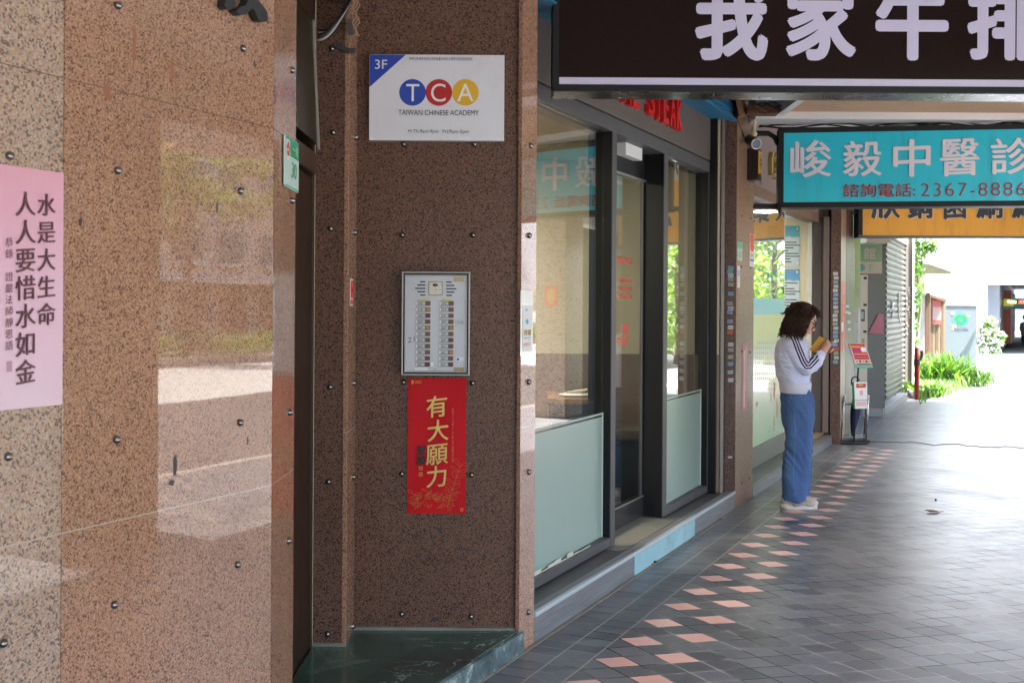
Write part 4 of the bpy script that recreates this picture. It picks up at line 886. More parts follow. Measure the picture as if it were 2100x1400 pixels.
mb.build('lettering', mat('pale lilac film', (.74, .73, .82), .4, 0, .03), cs_)
mb = MB(); ttext(mb, '諮詢電話:', 1729, 377, 1877, 405, .008); ttext(mb, '2367-8886', 1888, 376, 2102, 403, -.012, sp=1.15)
mb.build('phone_lettering', mat('crimson film', (.30, .015, .03), .4), cs_)
mb = MB(); Lb = Vector((L.x, L.y, z0)); a = SP(1544, 424, S0)
mb.bx(a.x-.03, L.x+.01, L.y+.08, L.y+.12, z0+.0, z0+.04); mb.build('lower_bracket', M_BLACK, cs_); mb = MB(); mb.tube([Vector((a.x-.05, L.y+.1, z1-.03)), Vector((L.x-.06, L.y+.1, z1-.03)), Vector((L.x-.01, L.y+.1, z1-.06)), Vector((L.x+.02, L.y+.1, z1-.12))], .022, 8)
mb.build('bracket', M_BLACK, cs_)
MB().ell(Vector((L.x+.02, L.y+.03, z0-.02)), (.018, .018, .025), 8, 6).build('bracket_bolt', M_BRONZE, cs_)
for k in range(4):
    pts = [TP(1560+q*38, 256-3*k+5*math.sin(q*1.1+k*2)-4*(k == 2))+YV*(.05+.03*k) for q in range(16)]
    tag(MB().tube(pts, .007-.001*k, 6).build('sign_cable', M_BLACK, None, smooth=True), ['thick black cable draped along the top of the cyan sign', 'second black cable sagging over the cyan sign', 'upper thin wire above the cyan sign frame', 'thinnest black wire above the cyan sign'][k], 'cable', 'cables above the cyan sign')
# hot-pot sign
Yo = 14.4; x0 = YP(1760.5, 450, Yo).x; z0 = YP(1900, 487.5, Yo).z; z1 = z0+1.02; fw = .028
t = T('orange sign film'); d_ = t.ramp(t.noise(2., 7, .7, t.scale(t.coord(), (3, 3, .5))), [(.5, (1, 1, 1)), (.75, (.75, .72, .7))]); t.base(t.mix(1., t.mix(t.noise(1.5, 3), (.78, .34, .012), (.82, .38, .02)), d_, 'MULTIPLY'), .4); M_ORG = t.m
os_, n = lightbox('restaurant_signboard', 'orange lightbox sign with black brush characters, hanging beyond the cyan one', Vector((x0, Yo, z0)), XV, 3.2, z0, z1, .2, M_ORG, fw, mat('grey sign frame', (.10, .11, .12), .45))
MB().bx(x0+.001, x0+.055, Yo-.003, Yo+.03, z0+fw, z1-fw).build('side_frame', M_BLACK, os_)
mb, m2 = MB(), MB()
for ch, u0, u1 in [('欣', 1786, 1846), ('鍋', 1861, 1912), ('園', 1935, 1981), ('涮', 2000, 2056), ('涮', 2073, 2129), ('鍋', 2146, 2202)]:
    a, b, c, d = fr(u0, 386, u1, 449, Yo)
    put_text(m2, ch, Vector((a-.006, Yo, c-.008)), XV, ZV, b-a+.012, d-c+.014, .032, lift=.0012, shear=.06); put_text(mb, ch, Vector((a, Yo, c)), XV, ZV, b-a, d-c, .017, lift=.004, shear=.06)
m2.build('letter_outline', mat('pale outline film', (.62, .55, .45), .4), os_); mb.build('lettering', mat('navy black film', (.02, .022, .035), .4), os_)
MB().bx(x0-.2, x0, Yo+.06, Yo+.1, z0+.3, z0+.34).build('side_bracket', M_BLACK, os_)
for q in (.5, 2.5): MB().bx(x0+q, x0+q+.06, Yo+.06, Yo+.1, z1, 3.42).build('hanger', M_BLACK, os_)

# soffit and beam between the signs
M_WOODS = wood('pine soffit', (.55, .31, .17), (.68, .42, .25), (1, 1.2, 10), .5)
xs = YP(1609, 235, 8.8).x
sfx = thing('soffit', 'pine ceiling soffit with white beam between the brown and cyan signs', 'soffit', (xs+1.5, 8, 3.1))
MB().bx(xs, 7, 6.3, 8.845, 3.135, 3.16).build('panel', M_WOODS, sfx); MB().bx(xs-.06, xs-.001, 6.3, 8.845, 3.10, 3.2).build('trim', M_WHITE, sfx)
MB().bx(YP(1548, 240, 8.87).x, 7, 8.85, 9.13, 3.08, 3.30).build('white_beam', mat('beam white', (.72, .72, .73), .5, 0, .03), sfx, bev=.004)
MB().bx(YP(1522, 240, 8.9).x, xs-.065, 8.70, 8.84, 3.095, 3.15).build('joist', mat('old joist', (.14, .065, .035), .7, 0, .35, 12), sfx)
MB().ob(YP(1516, 238, 8.75), Vector((.05, 0, 0)), YV*.1, Vector((-.06, 0, .25))).build('brace', mat('raw timber', (.32, .17, .08), .7, 0, .2, 12), sfx)
mb = MB(); mb.bx(pA.x-.1, xs-.06, 6.6, 8.68, 3.22, 3.24); mb.build('void_shade', mat('void shade', (.012, .01, .009), .8), sfx)  # black sheet standing in for the shade in the gap above the pier
for k in range(4):
    mb = MB(); mb.tube([YP(1525+q*11, 218+9*math.sin(q*.9+k*1.4)+k*2, 8.66) for q in range(8)], .004, 5); mb.build('wire', M_BRONZE, sfx)

# security camera
Yc = 8.98
cc = thing('security_camera', 'dark security camera with a bright ring on a cream ceiling arm by the tan pier', 'security camera', YP(1548, 243, Yc))
a, b = YP(1548, 244, Yc), YP(1546, 272, Yc)
MB().bx(a.x-.035, a.x+.035, Yc-.03, Yc+.03, a.z-.016, a.z+.004).build('mount_plate', M_PLASTW, cc, bev=.004)
MB().tube([a-ZV*.01, b], .015, 10).build('arm', M_PLASTW, cc); MB().ell(b-ZV*.01, (.028, .026, .024), 12, 8).build('joint', M_PLASTW, cc, smooth=True)
c0 = YP(1537, 286, Yc+.04); c1 = YP(1551, 295, Yc-.10)
dd = (c1-c0).normalized()
MB().tube([c0, c1], .042, 20).build('body', mat('brown camera shell', (.10, .085, .07), .45), cc, smooth=False)
MB().tube([c1+dd*.0005, c1+dd*.004], .034, 20).build('lens', mat('lens blue black', (.03, .035, .07), .1), cc)
u_ = dd.orthogonal().normalized(); v_ = dd.cross(u_)
mb = MB(); mb.tube([c1+dd*.004+(u_*math.cos(q)+v_*math.sin(q))*.040 for q in np.linspace(0, 2*math.pi, 25)], .0045, 6); mb.build('ring', M_WHITE, cc, smooth=True)
mb = MB(); mb.tube([SP(1508+q*2.6, 230+q*9-.9*q*q*.3, S0+.006) for q in range(9)], .003, 5); mb.tube([YP(1540, 300, Yc), YP(1537, 318, Yc), YP(1540, 335, Yc), YP(1536, 352, Yc)], .005, 5)
mb.build('cable', M_BRONZE, cc)
jb = SP(1540, 315, S0+.0); MB().ob(jb, CV*.05, NV*.05, ZV*.14).build('junction_box', mat('greyish box', (.35, .28, .24), .5), cc, bev=.004)

# ---------------------------------------------------------------- clinic front
SK = -2.33
cK0, cK1 = cP1+.002, cu(1608, SK, 640)
cE = cu(1715, S0, 890)
ks = thing('clinic_step', 'grey concrete step and ledge below the clinic window', 'step', P(11, S0))
MB().cb(cK0, cE, -2.9, S0-.001, 0, .108).build('tread', mat('grey tile', (.12, .12, .11), .35, 0, .3, 4), ks, bev=.004); MB().cb(cK0, cE, S0-.001, S0+.002, .0, .085).build('riser', M_VINYL, ks)
MB().cb(cK0, cK1, -2.9, -2.315, .1085, .295).build('ledge', mat('grey green ledge', (.15, .155, .14), .5, 0, .2, 3), ks, bev=.004)
MB().cb(cu(1640, -2.3), cE, -2.75, -2.2, .109, .135).build('door_mat', wood('wood strip mat', (.17, .11, .07), (.28, .19, .13), (1.5, 1, 1)), ks)
for k in range(5): MB().cb(cu(1640, -2.3), cE, -2.74+k*.11, -2.72+k*.11, .1352, .139).build('mat_slat', M_TREAD, ks)
kf = thing('clinic_window', 'clinic shop window with pale green and yellow printed film below and clear glass above', 'shop window', P(11, SK, .295))
gl = MB().cb(cK0, cK1, SK-.008, SK, .296, 2.60).build('pane', M_GLASS, kf)
t = T('printed clinic film'); z_ = t.n("ShaderNodeSeparateXYZ"); t.put(z_.inputs[0], t.pos()); f = t.ma('DIVIDE', t.ma('SUBTRACT', z_.outputs[2], .3), 1.25)
n_ = t.noise(1.7, 5, .6); f = t.ma('ADD', f, t.ma('MULTIPLY_ADD', n_, .6, -.3))
t.base(t.ramp(f, [(0, (.28, .44, .27)), (.22, (.40, .50, .33)), (.36, (.52, .52, .34)), (.5, (.62, .58, .24)), (.62, (.45, .56, .45)), (.85, (.60, .58, .30)), (1, (.55, .55, .38))]), .3); t.b.inputs['Coat Weight'].default_value = .3; M_KF = t.m
zf = zs(1575, 645, SK)
film = MB().cb(cK0, cK1-.004, SK+.0005, SK+.0018, .30, zf).build('printed_film', M_KF, gl)
MB().cb(cK0, cK1-.004, SK+.0005, SK+.0018, zf+.0002, zs(1575, 612, SK)).build('blue_band', mat('pale blue film', (.26, .55, .66), .35, 0, .12, 20), gl)
mb = MB()
for k in range(11):
    for q in range(10):
        if (k*7+q*3) % 11 == 0: continue
        a = SP(1549+k*4.1, 706+q*10.5, SK+.0025); mb.ob(a, CV*.016+ZV*.008, NV*.0004, ZV*.012); mb.ob(a+ZV*.018, CV*.02, NV*.0004, ZV*.008)
mb.build('film_lettering', mat('olive print', (.26, .30, .18), .6), gl)
mb = MB()
for (u, v, a, b) in [(1588, 800, .05, .1), (1593, 838, .04, .12), (1581, 815, .03, .05), (1587, 868, .035, .08), (1552, 828, .06, .03)]: blob(mb, SP(u, v, SK+.0022), CV, ZV, a, b, 12)
mb.build('film_picture', mat('pinkish print', (.45, .27, .20), .6, 0, .4, 20), gl)
fbk = lambda name, c0, c1, s0, s1, z0, z1, m: MB().cb(c0, c1, s0, s1, z0, z1).build(name, m, kf, bev=.003)
M_KHEAD = mat('mauve brown header', (.20, .145, .14), .5, 0, .08, 2)
fbk('header_panel', cK0, cE, -2.42, -2.285, 2.70, 3.41, M_KHEAD); fbk('brown_trim', cK0, cE, -2.42, -2.27, 2.60, 2.6995, mat('brown trim', (.15, .085, .06), .5))
fbk('white_edge', cK1, cK1+.03, -2.4, SK+.0, .295, 2.60, mat('pale frame', (.55, .6, .58), .4))
mb = MB(); a, b = SP(1576, 340, -2.284), SP(1592, 340, -2.284); z0, z1 = SP(1584, 370, -2.284).z, SP(1584, 312, -2.284).z
put_text(mb, '峻', Vector((a.x, a.y, z0)), CV, ZV, cof(b)-cof(a), z1-z0, .03, .035, lift=.0005, shear=.05)
tag(mb.build('raised_character', M_GOLDL), 'gold raised character on the mauve header above the clinic window', 'letter')
yb = thing('projecting_plaque', 'small dark projecting plaque with a yellow face beside the clinic header', 'sign', P(cK0+.3, -2.2, 2.7))
c0 = cu(1556, -2.02, 340); c1 = cu(1563, -2.02, 340); z0, z1 = SP(1555, 372, -2.05).z, SP(1555, 308, -2.05).z
MB().cb(c0, c1, -2.284, -2.025, z0, z1).build('box', mat('plaque brown black', (.02, .014, .012), .5), yb, bev=.003); MB().cb(c0+.004, c1, -2.0248, -2.02, z0+.05, z1-.02).build('yellow_face', mat('plaque yellow', (.66, .38, .02), .4), yb)
mb = MB(); col_text(mb, '中醫', P((c0+c1)/2, -2.019, z1-.05), CV, ZV, (c1-c0)*.8, .13); mb.build('lettering', M_INK, yb)
# clinic interior
YK = 13.35
M_CREAM = mat('cream wall', (.60, .54, .38), .7, 0, .05)
xkw = YP(1652, 600, YK).x
mb = MB(); mb.bx(-6, xkw, YK, YK+.05, .13, 3.4); struct(mb.build('interior_wall', M_CREAM))
mb = MB(); mb.bx(-6, pA.x-.2, 9.0, 9.05, .1, 3.4); struct(mb.build('interior_wall', M_CREAM))
mb = MB(); mb.bx(-6.05, -6, 9, 13.4, .1, 3.4); struct(mb.build('interior_wall', M_CREAM))
q = P(cK0, -2.43), P(cE, -2.43); mb = MB(); mb.prism([(-6, 9.05), (q[0].x, q[0].y), (q[1].x, q[1].y), (-6, YK)], 2.66, 2.69); struct(mb.build('interior_ceiling', M_WHITE))
q = P(cK0, -2.901), P(cE, -2.901); mb = MB(); mb.prism([(-6, 9.05), (q[0].x, q[0].y), (q[1].x, q[1].y), (-6, YK)], .10, .13); struct(mb.build('interior_floor', mat('clinic floor', (.3, .28, .24), .4)))
wc = thing('wall_end', 'wall end beside the clinic doorway, coloured white for the light on its corner', 'wall', (xkw, YK, .13)); MB().bx(xkw+.001, YP(1665, 600, YK).x, YK-.12, YK+.05, .13, 2.659).build('panel', mat('lit wall end', (.66, .66, .58), .6), wc)  # light on the corner put into the paler colour
cl = thing('ceiling_light', 'round lit ceiling lamp seen through the clinic window', 'ceiling light', YP(1570, 440, 11.9))
C = YP(1570, 441, 12.2); C.z = 2.655
for rr_, za, zb, m_, nm in [(.16, 2.64, 2.659, M_WHITE, 'rim'), (.14, 2.632, 2.6395, emis('clinic lamp', (1, .97, .9), 9), 'diffuser')]:
    mb = MB(); mb.tube([Vector((C.x, C.y, za)), Vector((C.x, C.y, zb))], rr_, 24); mb.build(nm, m_, cl)
cl2 = thing('ceiling_light', 'unseen second round ceiling lamp added further inside the clinic', 'ceiling light', (.3, 11.5, 2.65))
mb = MB(); mb.tube([Vector((.3, 11.5, 2.632)), Vector((.3, 11.5, 2.659))], .3, 24); mb.build('diffuser', emis('added clinic lamp', (1, .95, .85), 9), cl2)  # unseen extra lamp added to light the clinic room
for i, (v0, v1, lab) in enumerate([(463, 546, 'upper pale teal information poster on the clinic back wall'), (552, 636, 'lower pale blue information poster on the clinic back wall')]):
    a, b, c, d = fr(1575, v0, 1639.5, v1, YK-.02); r = thing('poster', lab, 'poster', ((a+b)/2, YK, c)); t = T('poster print')
    z_ = t.n("ShaderNodeSeparateXYZ"); t.put(z_.inputs[0], t.pos()); f = t.ma('ADD', t.ma('DIVIDE', t.ma('SUBTRACT', z_.outputs[2], c), d-c), t.ma('MULTIPLY_ADD', t.noise(5, 3), .3, -.15))
    t.base(t.ramp(f, [(0, (.42, .52, .54)), (.7, (.48, .55, .55)), (.74, (.10, .34, .36) if i == 0 else (.12, .30, .48)), (1, (.08, .30, .34) if i == 0 else (.10, .26, .45))]), .5)
    MB().bx(a, b, YK-.02, YK-.001, c, d).build('sheet', t.m, r)
    mb = MB()
    for k in range(9): mb.bx(a+.04+(b-a)*.30, a+.04+(b-a)*(.42+.5*abs(math.sin(k*2.3+i))), YK-.0212, YK-.0205, d-.17-k*.033, d-.158-k*.033)
    mb.build('lettering', M_TEXTDK, r)
    mb = MB(); mb.ell((b-.03, YK-.024, d-.035), (.013, .008, .013), 10, 6); mb.ell((b-.03, YK-.024, c+.035), (.013, .008, .013), 10, 6); mb.build('standoff', M_STEEL, r)
# ---------------------------------------------------------------- leafy things
def leaf_mesh(name, mats, clumps, n, size, seed, up=.3, aspect=.55):
    """clumps: list of (centre, radii). n leaf-sized faces spread through them"""
    g = np.random.default_rng(seed); cs = np.array([c for c, r in clumps]); rs = np.array([r for c, r in clumps])
    wts = np.prod(rs, 1)**.8; k = g.choice(len(cs), n, p=wts/wts.sum())
    d = g.normal(size=(n, 3)); d /= np.linalg.norm(d, axis=1)[:, None]; rad = g.random(n)**.45
    p = cs[k]+d*rs[k]*rad[:, None]
    nrm = g.normal(size=(n, 3))+d*.8; nrm[:, 2] += up; nrm /= np.linalg.norm(nrm, axis=1)[:, None]
    a = np.cross(nrm, g.normal(size=(n, 3))); a /= np.linalg.norm(a, axis=1)[:, None]; b = np.cross(nrm, a)
    sz = size*(.6+.8*g.random(n))[:, None]
    V = np.stack([p-a*sz, p-b*sz*aspect+nrm*sz*.15, p+a*sz, p+b*sz*aspect+nrm*sz*.15], 1).reshape(-1, 3)
    me = bpy.data.meshes.new(name); me.from_pydata(V.tolist(), [], [(4*i, 4*i+1, 4*i+2, 4*i+3) for i in range(n)])
    for m in mats: me.materials.append(m)
    me.polygons.foreach_set('material_index', g.integers(0, len(mats), n).tolist()); return me
def leaf_mat(name, c):
    t = T(name); n = t.noise(1.3, 3); t.base(t.mix(n, tuple(x*.7 for x in c), tuple(min(1, x*1.35) for x in c)), .5)
    tr = t.n("ShaderNodeBsdfTranslucent"); t.put(tr.inputs[0], (c[0]*1.6, c[1]*1.7, c[2]*.8)); mx = t.n("ShaderNodeMixShader"); mx.inputs[0].default_value = .4
    t.put(mx.inputs[1], t.b.outputs[0]); t.put(mx.inputs[2], tr.outputs[0]); t.put(t.out.inputs[0], mx.outputs[0]); return t.m
LV = [leaf_mat('leaf dark', (.045, .10, .02)), leaf_mat('leaf mid', (.08, .16, .03)), leaf_mat('leaf yellow green', (.14, .21, .04))]
M_BARK = mat('bark', (.10, .075, .055), .85, 0, .3, 8)
def mesh_obj(me, parent=None, name=None):
    o = bpy.data.objects.new(name or me.name, me); COL.objects.link(o)
    if parent: o.parent = parent
    return o
def make_tree(seed):
    g = random.Random(seed); mb = MB()
    mb.tube([(0, 0, -.1), (.05, .03, 1.4), (-.04, .06, 2.9), (.05, 0, 4.2), (.1, 0, 5.6)], [.17, .14, .12, .09, .04], 9)
    cl = []
    for k in range(9):
        a = k*2.4+g.random(); z = 2.8+k*.3; L = 1.1+g.random()*1.1
        e = Vector((L*math.cos(a), L*math.sin(a), z+.9+g.random()*.7)); mb.tube([(0, .03, z), Vector((e.x*.5, e.y*.5, z+.4)), e], [.06, .04, .015], 6)
        cl.append((tuple(e), (g.uniform(.75, 1.25), g.uniform(.75, 1.25), g.uniform(.5, .85))))
    cl += [((.1, 0, 6.1), (1., .9, .7)), ((.3, -.4, 5.2), (.9, .8, .6))]
    return mb, leaf_mesh('crown', LV, cl, 3000, .10, seed)
tprot = None
tspots = [(4.5, 18.5), (11.5, 18.3), (18.5, 18.6), (26, 18.4), (34, 18.6), (43, 18.5), (55, 18.5), (26, 3.9), (33.5, 4.2), (42, 4.0), (52, 4.1), (64, 4.2)]
tl = ['first tree in the median hedge across the road', 'second tree in the median hedge across the road', 'third tree in the median hedge across the road', 'fourth median tree down the road', 'fifth median tree down the road', 'sixth median tree down the road', 'last median tree far down the road', 'kerbside tree nearest the arcade end', 'second kerbside tree beyond the arcade', 'third kerbside tree beyond the arcade', 'fourth kerbside tree beyond the arcade', 'farthest kerbside tree beyond the arcade']
for i, (c, s) in enumerate(tspots):
    r = thing('street_tree', tl[i], 'tree', P(c, s, -.05), 'street trees along the road'); r.rotation_euler.z = i*1.9; r.scale = (1+.12*math.sin(i*2.1),)*3
    if tprot is None:
        m_, cr = make_tree(5); me = bpy.data.meshes.new('trunk'); me.from_pydata([tuple(v) for v in m_.v], [], m_.f); me.materials.append(M_BARK); tprot = (me, cr)
    mesh_obj(tprot[0], r, 'trunk'); mesh_obj(tprot[1], r, 'crown')
ks_ = mesh_obj(leaf_mesh('kerbside_shrubbery', LV[1:]+[leaf_mat('leaf lime', (.2, .3, .06))], [((c*CX+s*NX, c*CY+s*NY, z), (1.1, 1.1, .9)) for c in np.arange(27, 75, 1.7) for s in (4.6, 5.6) for z in (.9, 2.1, 3.2)], 16000, .13, 21)); ks_['kind'] = 'stuff'
hd = mesh_obj(leaf_mesh('median_hedge', LV[1:], [((c*CX+18.5*NX, c*CY+18.5*NY, .42), (.8, .8, .42)) for c in np.arange(-6, 70, .8)], 14000, .07, 9)); hd['kind'] = 'stuff'
# buildings across the road
M_WIN = mat('far window glass', (.05, .20, .20), .5, spec=.1); M_AWN = mat('far awning', (.66, .63, .56), .6)
bl = [(-14, 2, 'pink tiled apartment block across the road, left of the other two', (.48, .30, .22)), (2.2, 26, 'salmon apartment block with teal windows straight across the road', (.50, .31, .21)), (26.3, 62, 'cream apartment block across the road towards the lane', (.48, .42, .34))]
for i, (c0, c1, lab, colr) in enumerate(bl):
    b = thing('apartment_building', lab, 'building', P((c0+c1)/2, 35, -.1))
    MB().cb(c0, c1, 31, 40, -.1, 15+i).build('wall', mat('far tiled wall', colr, .6, 0, .1, .6), b)
    k = c0+1
    while k < c1-2:
        for z in (3.6, 6.8, 10):
            wdw = MB().cb(k, k+1.7, 30.9, 30.995, z, z+1.5).build('window', M_WIN, b); MB().cb(k-.1, k+1.8, 30.7, 30.89, z-.12, z-.02).build('sill', M_WHITE, wdw)
        MB().cb(k, k+1.9, 30.85, 30.99, .1, 2.3).build('shop_opening', mat('shop dark', (.08, .06, .05), .5), b); k += 3.1
    MB().cb(c0+.5, c1-.5, 29.6, 30.98, 2.6, 3.0).build('awning', M_AWN, b)

# ---------------------------------------------------------------- the woman with the phone
YW0 = 8.95
def W(u, v, y=0.): return YP(u, v, YW0)+Vector((0, y, 0))
FT = W(1640, 1042); FT.z = 0
KP = YW0/F
person = thing('person', 'woman in a pale lilac striped track jacket and wide blue jeans, looking at her phone', 'person', FT)
def solid(mb, vox, sm=4, fac=.5, parent=None, name='part', m=None):
    o = mb.build(name, m, None); md = o.modifiers.new('r', 'REMESH'); md.mode = 'VOXEL'; md.voxel_size = vox; md.use_smooth_shade = True
    s_ = o.modifiers.new('s', 'SMOOTH'); s_.iterations = sm; s_.factor = fac
    dg = bpy.context.evaluated_depsgraph_get(); dg.update(); me = bpy.data.meshes.new_from_object(o.evaluated_get(dg)); old = o.data
    bpy.data.objects.remove(o); bpy.data.meshes.remove(old); me.name = name
    if parent: me.transform(Matrix.Translation(-wloc(parent)))
    me.materials.clear()
    for x in (m if isinstance(m, (list, tuple)) else [m]): me.materials.append(x)
    me.polygons.foreach_set('use_smooth', [True]*len(me.polygons))
    return mesh_obj(me, parent, name)
from mathutils import noise as mnoise
def folds(o, amp, sc, off=0., fz=None):
    me = o.data; n = len(me.vertices); co = np.empty(n*3); me.vertices.foreach_get('co', co); no_ = np.array([v.normal[:] for v in me.vertices]); co = co.reshape(-1, 3)
    d = np.array([abs(mnoise.noise(Vector((c[0]*sc[0]+off, c[1]*sc[1]+off, c[2]*sc[2]+c[0]*sc[3]))))*-2+.55 for c in co])
    if fz is not None: d *= np.array([fz(c[2]) for c in co])
    me.vertices.foreach_set('co', (co+no_*(d*amp)[:, None]).ravel()); me.update()
def limb(mb, pts, rad, sub=5, seg=14):
    """smooth tapered tube with round ends through joints"""
    P_ = [Vector(p) for p in pts]; out, rr = [], []
    for i in range(len(P_)-1):
        p0 = P_[max(i-1, 0)]; p1, p2 = P_[i], P_[i+1]; p3 = P_[min(i+2, len(P_)-1)]
        for k in range(sub):
            f = k/sub; out.append(.5*((2*p1)+(p2-p0)*f+(2*p0-5*p1+4*p2-p3)*f*f+(3*p1-p0-3*p2+p3)*f**3)); rr.append(rad[i]*(1-f)+rad[i+1]*f)
    out.append(P_[-1]); rr.append(rad[-1]); mb.tube(out, rr, seg)
    mb.ell(out[0], (rr[0],)*3, 12, 8); mb.ell(out[-1], (rr[-1],)*3, 12, 8)
HC = W(1645, 656); PH = R(27); HM = Matrix.Rotation(PH, 3, 'Y')
def hp(x, y, z): return HC+HM @ Vector((x, y, z))
t = T('skin'); t.base(t.mix(t.noise(20, 3), (.50, .27, .19), (.58, .34, .25)), .5); t.b.inputs['Subsurface Weight'].default_value = .08; M_SKIN = t.m
mb = MB()
mb.ell(hp(0, 0, .025), (.096, .074, .102), 24, 16, HM); mb.ell(hp(.035, 0, -.052), (.060, .056, .064), 20, 12, HM); mb.ell(hp(.068, 0, -.098), (.024, .026, .019), 12, 8, HM)
mb.ell(hp(.055, .034, -.022), (.036, .03, .04), 14, 10, HM); mb.ell(hp(.055, -.034, -.022), (.036, .03, .04), 14, 10, HM)
mb.ell(hp(.082, 0, .042), (.018, .055, .018), 14, 8, HM)
limb(mb, [hp(.088, 0, .026), hp(.104, 0, 0), hp(.117, 0, -.026), hp(.108, 0, -.036)], [.009, .010, .0125, .010], 4, 10)
for s in (-1, 1): mb.ell(hp(.104, .011*s, -.032), (.010, .009, .008), 10, 6, HM); mb.ell(hp(-.005, .075*s, -.012), (.022, .010, .032), 12, 8, HM)
mb.ell(hp(.094, 0, -.056), (.011, .022, .0065), 12, 8, HM); mb.ell(hp(.092, 0, -.069), (.011, .019, .0075), 12, 8, HM)
nb_ = W(1626, 697); limb(mb, [hp(-.02, 0, -.05), hp(-.045, 0, -.10)*.5+nb_*.5, nb_, W(1624, 715)], [.054, .052, .056, .075], 5, 16)
mb.stack([(W(1630, 800).x, YW0, W(1630, 800).z, .10, .14), (W(1630, 770).x, YW0, W(1630, 770).z, .10, .125), (W(1626, 730).x, YW0, W(1626, 730).z, .105, .15), (W(1623, 703).x, YW0, W(1623, 703).z, .075, .15), (W(1624, 694).x, YW0, W(1624, 694).z, .06, .08)])
SHN, ELN, WRN = W(1619, 709, -.155), W(1640, 754, -.19), W(1677, 727, -.085)
SHF, ELF, WRF = W(1623, 709, .155), W(1650, 757, .20), W(1681, 736, .065)
limb(mb, [SHN, ELN], [.045, .038]); limb(mb, [ELN, WRN], [.036, .025]); limb(mb, [SHF, ELF], [.045, .038]); limb(mb, [ELF, WRF], [.036, .025])
for y, k in ((-.085, W(1627, 1030, -.085)), (.085, W(1646, 1026, .085))):
    limb(mb, [W(1632, 806, y), W(1634, 905, y), k], [.075, .052, .038])
    limb(mb, [k-ZV*.0, k+Vector((.10, 0, -.015))], [.036, .03])
# hands: palms and five separate bent fingers each
PHC = W(1696, 712, -.005); pd = (W(1706, 704)-W(1686, 719)).normalized(); pd = (pd+YV*.15).normalized(); pw = YV-pd*YV.dot(pd); pw.normalize(); pn = pw.cross(pd)*-1
if pn.z < 0: pn = -pn
def fing(b, d1, d2, d3, L, r): limb(mb, [b, b+d1*L*.45, b+d1*L*.45+d2*L*.32, b+d1*L*.45+d2*L*.32+d3*L*.23], [r, r*.95, r*.88, r*.75], 3, 9)
# near hand: palm on the near edge of the phone, fingers over and along the back
hN = W(1686, 716, -.060); dN = (hN-WRN).normalized()
limb(mb, [WRN, hN, hN+dN*.028], [.024, .031, .030], 4, 12)
for k in range(4):
    b = hN+dN*.030+pn*(.022-.015*k)+YV*(.002*k); fing(b, (dN*.9+pd*.4).normalized(), (pd*.7+YV*.6+pn*.1*(1-k)).normalized(), (YV*.9+pd*.1).normalized(), (.070, .078, .074, .060)[k], (.0088, .0088, .0085, .0078)[k])
fing(hN+pn*.022-dN*.005+YV*.012, (pn*.45+YV*.5+pd*.6).normalized(), (YV*.7+pd*.7).normalized(), (YV*.5+pd*.8-pn*.1).normalized(), .062, .0098)
# far hand: palm under the phone, thumb on the screen
hF = W(1690, 724, .045); dF = (hF-WRF).normalized()
limb(mb, [WRF, hF, hF+dF*.02], [.024, .031, .030], 4, 12)
for k in range(4):
    b = hF+pd*(.016+.015*k)-pn*.014; fing(b, (pd*.5-YV*.5-pn*.2).normalized(), (-YV*.9+pd*.25).normalized(), (-YV*.8+pn*.5).normalized(), (.068, .074, .070, .058)[k], (.0088, .0088, .0085, .0078)[k])
fing(hF+YV*.015+pn*.012, (pn*.5+pd*.7).normalized(), (pd*.6-YV*.5+pn*.1).normalized(), (-YV*.8+pd*.4).normalized(), .060, .0098)
solid(mb, .0042, 3, .5, person, 'body', M_SKIN)
mb = MB()
for s in (-1, 1): mb2 = MB(); mb2.ell(hp(.082, .031*s, .010), (.011, .014, .010), 12, 8, HM); mb2.build('eye', mat('eye', (.06, .04, .03), .2), person, smooth=True)
mb = MB()
for s in (-1, 1): limb(mb, [hp(.088, .012*s, .031), hp(.090, .034*s, .036), hp(.078, .052*s, .032)], [.004, .0045, .003], 3, 6)
mb.build('eyebrow', mat('brow', (.05, .03, .02), .7), person, smooth=True)
mb = MB(); mb.ell(hp(.102, 0, -.0625), (.006, .018, .007), 10, 6, HM); mb.build('lips', mat('lips', (.42, .14, .12), .4), person, smooth=True)
gm = MB()
for s in (-1, 1):
    gm.tube([hp(.108, .033*s, .006)+HM @ Vector((0, .024*math.cos(q), .022*math.sin(q))) for q in np.linspace(0, 2*math.pi, 21)], .0022, 6)
    gm.tube([hp(.106, .056*s, .012), hp(.06, .076*s, .012), hp(-.005, .080*s, .010)], .0022, 6)
gm.tube([hp(.110, -.010, .010), hp(.112, 0, .012), hp(.110, .010, .010)], .002, 6)
gm.build('glasses', M_BLACK, person, smooth=True)
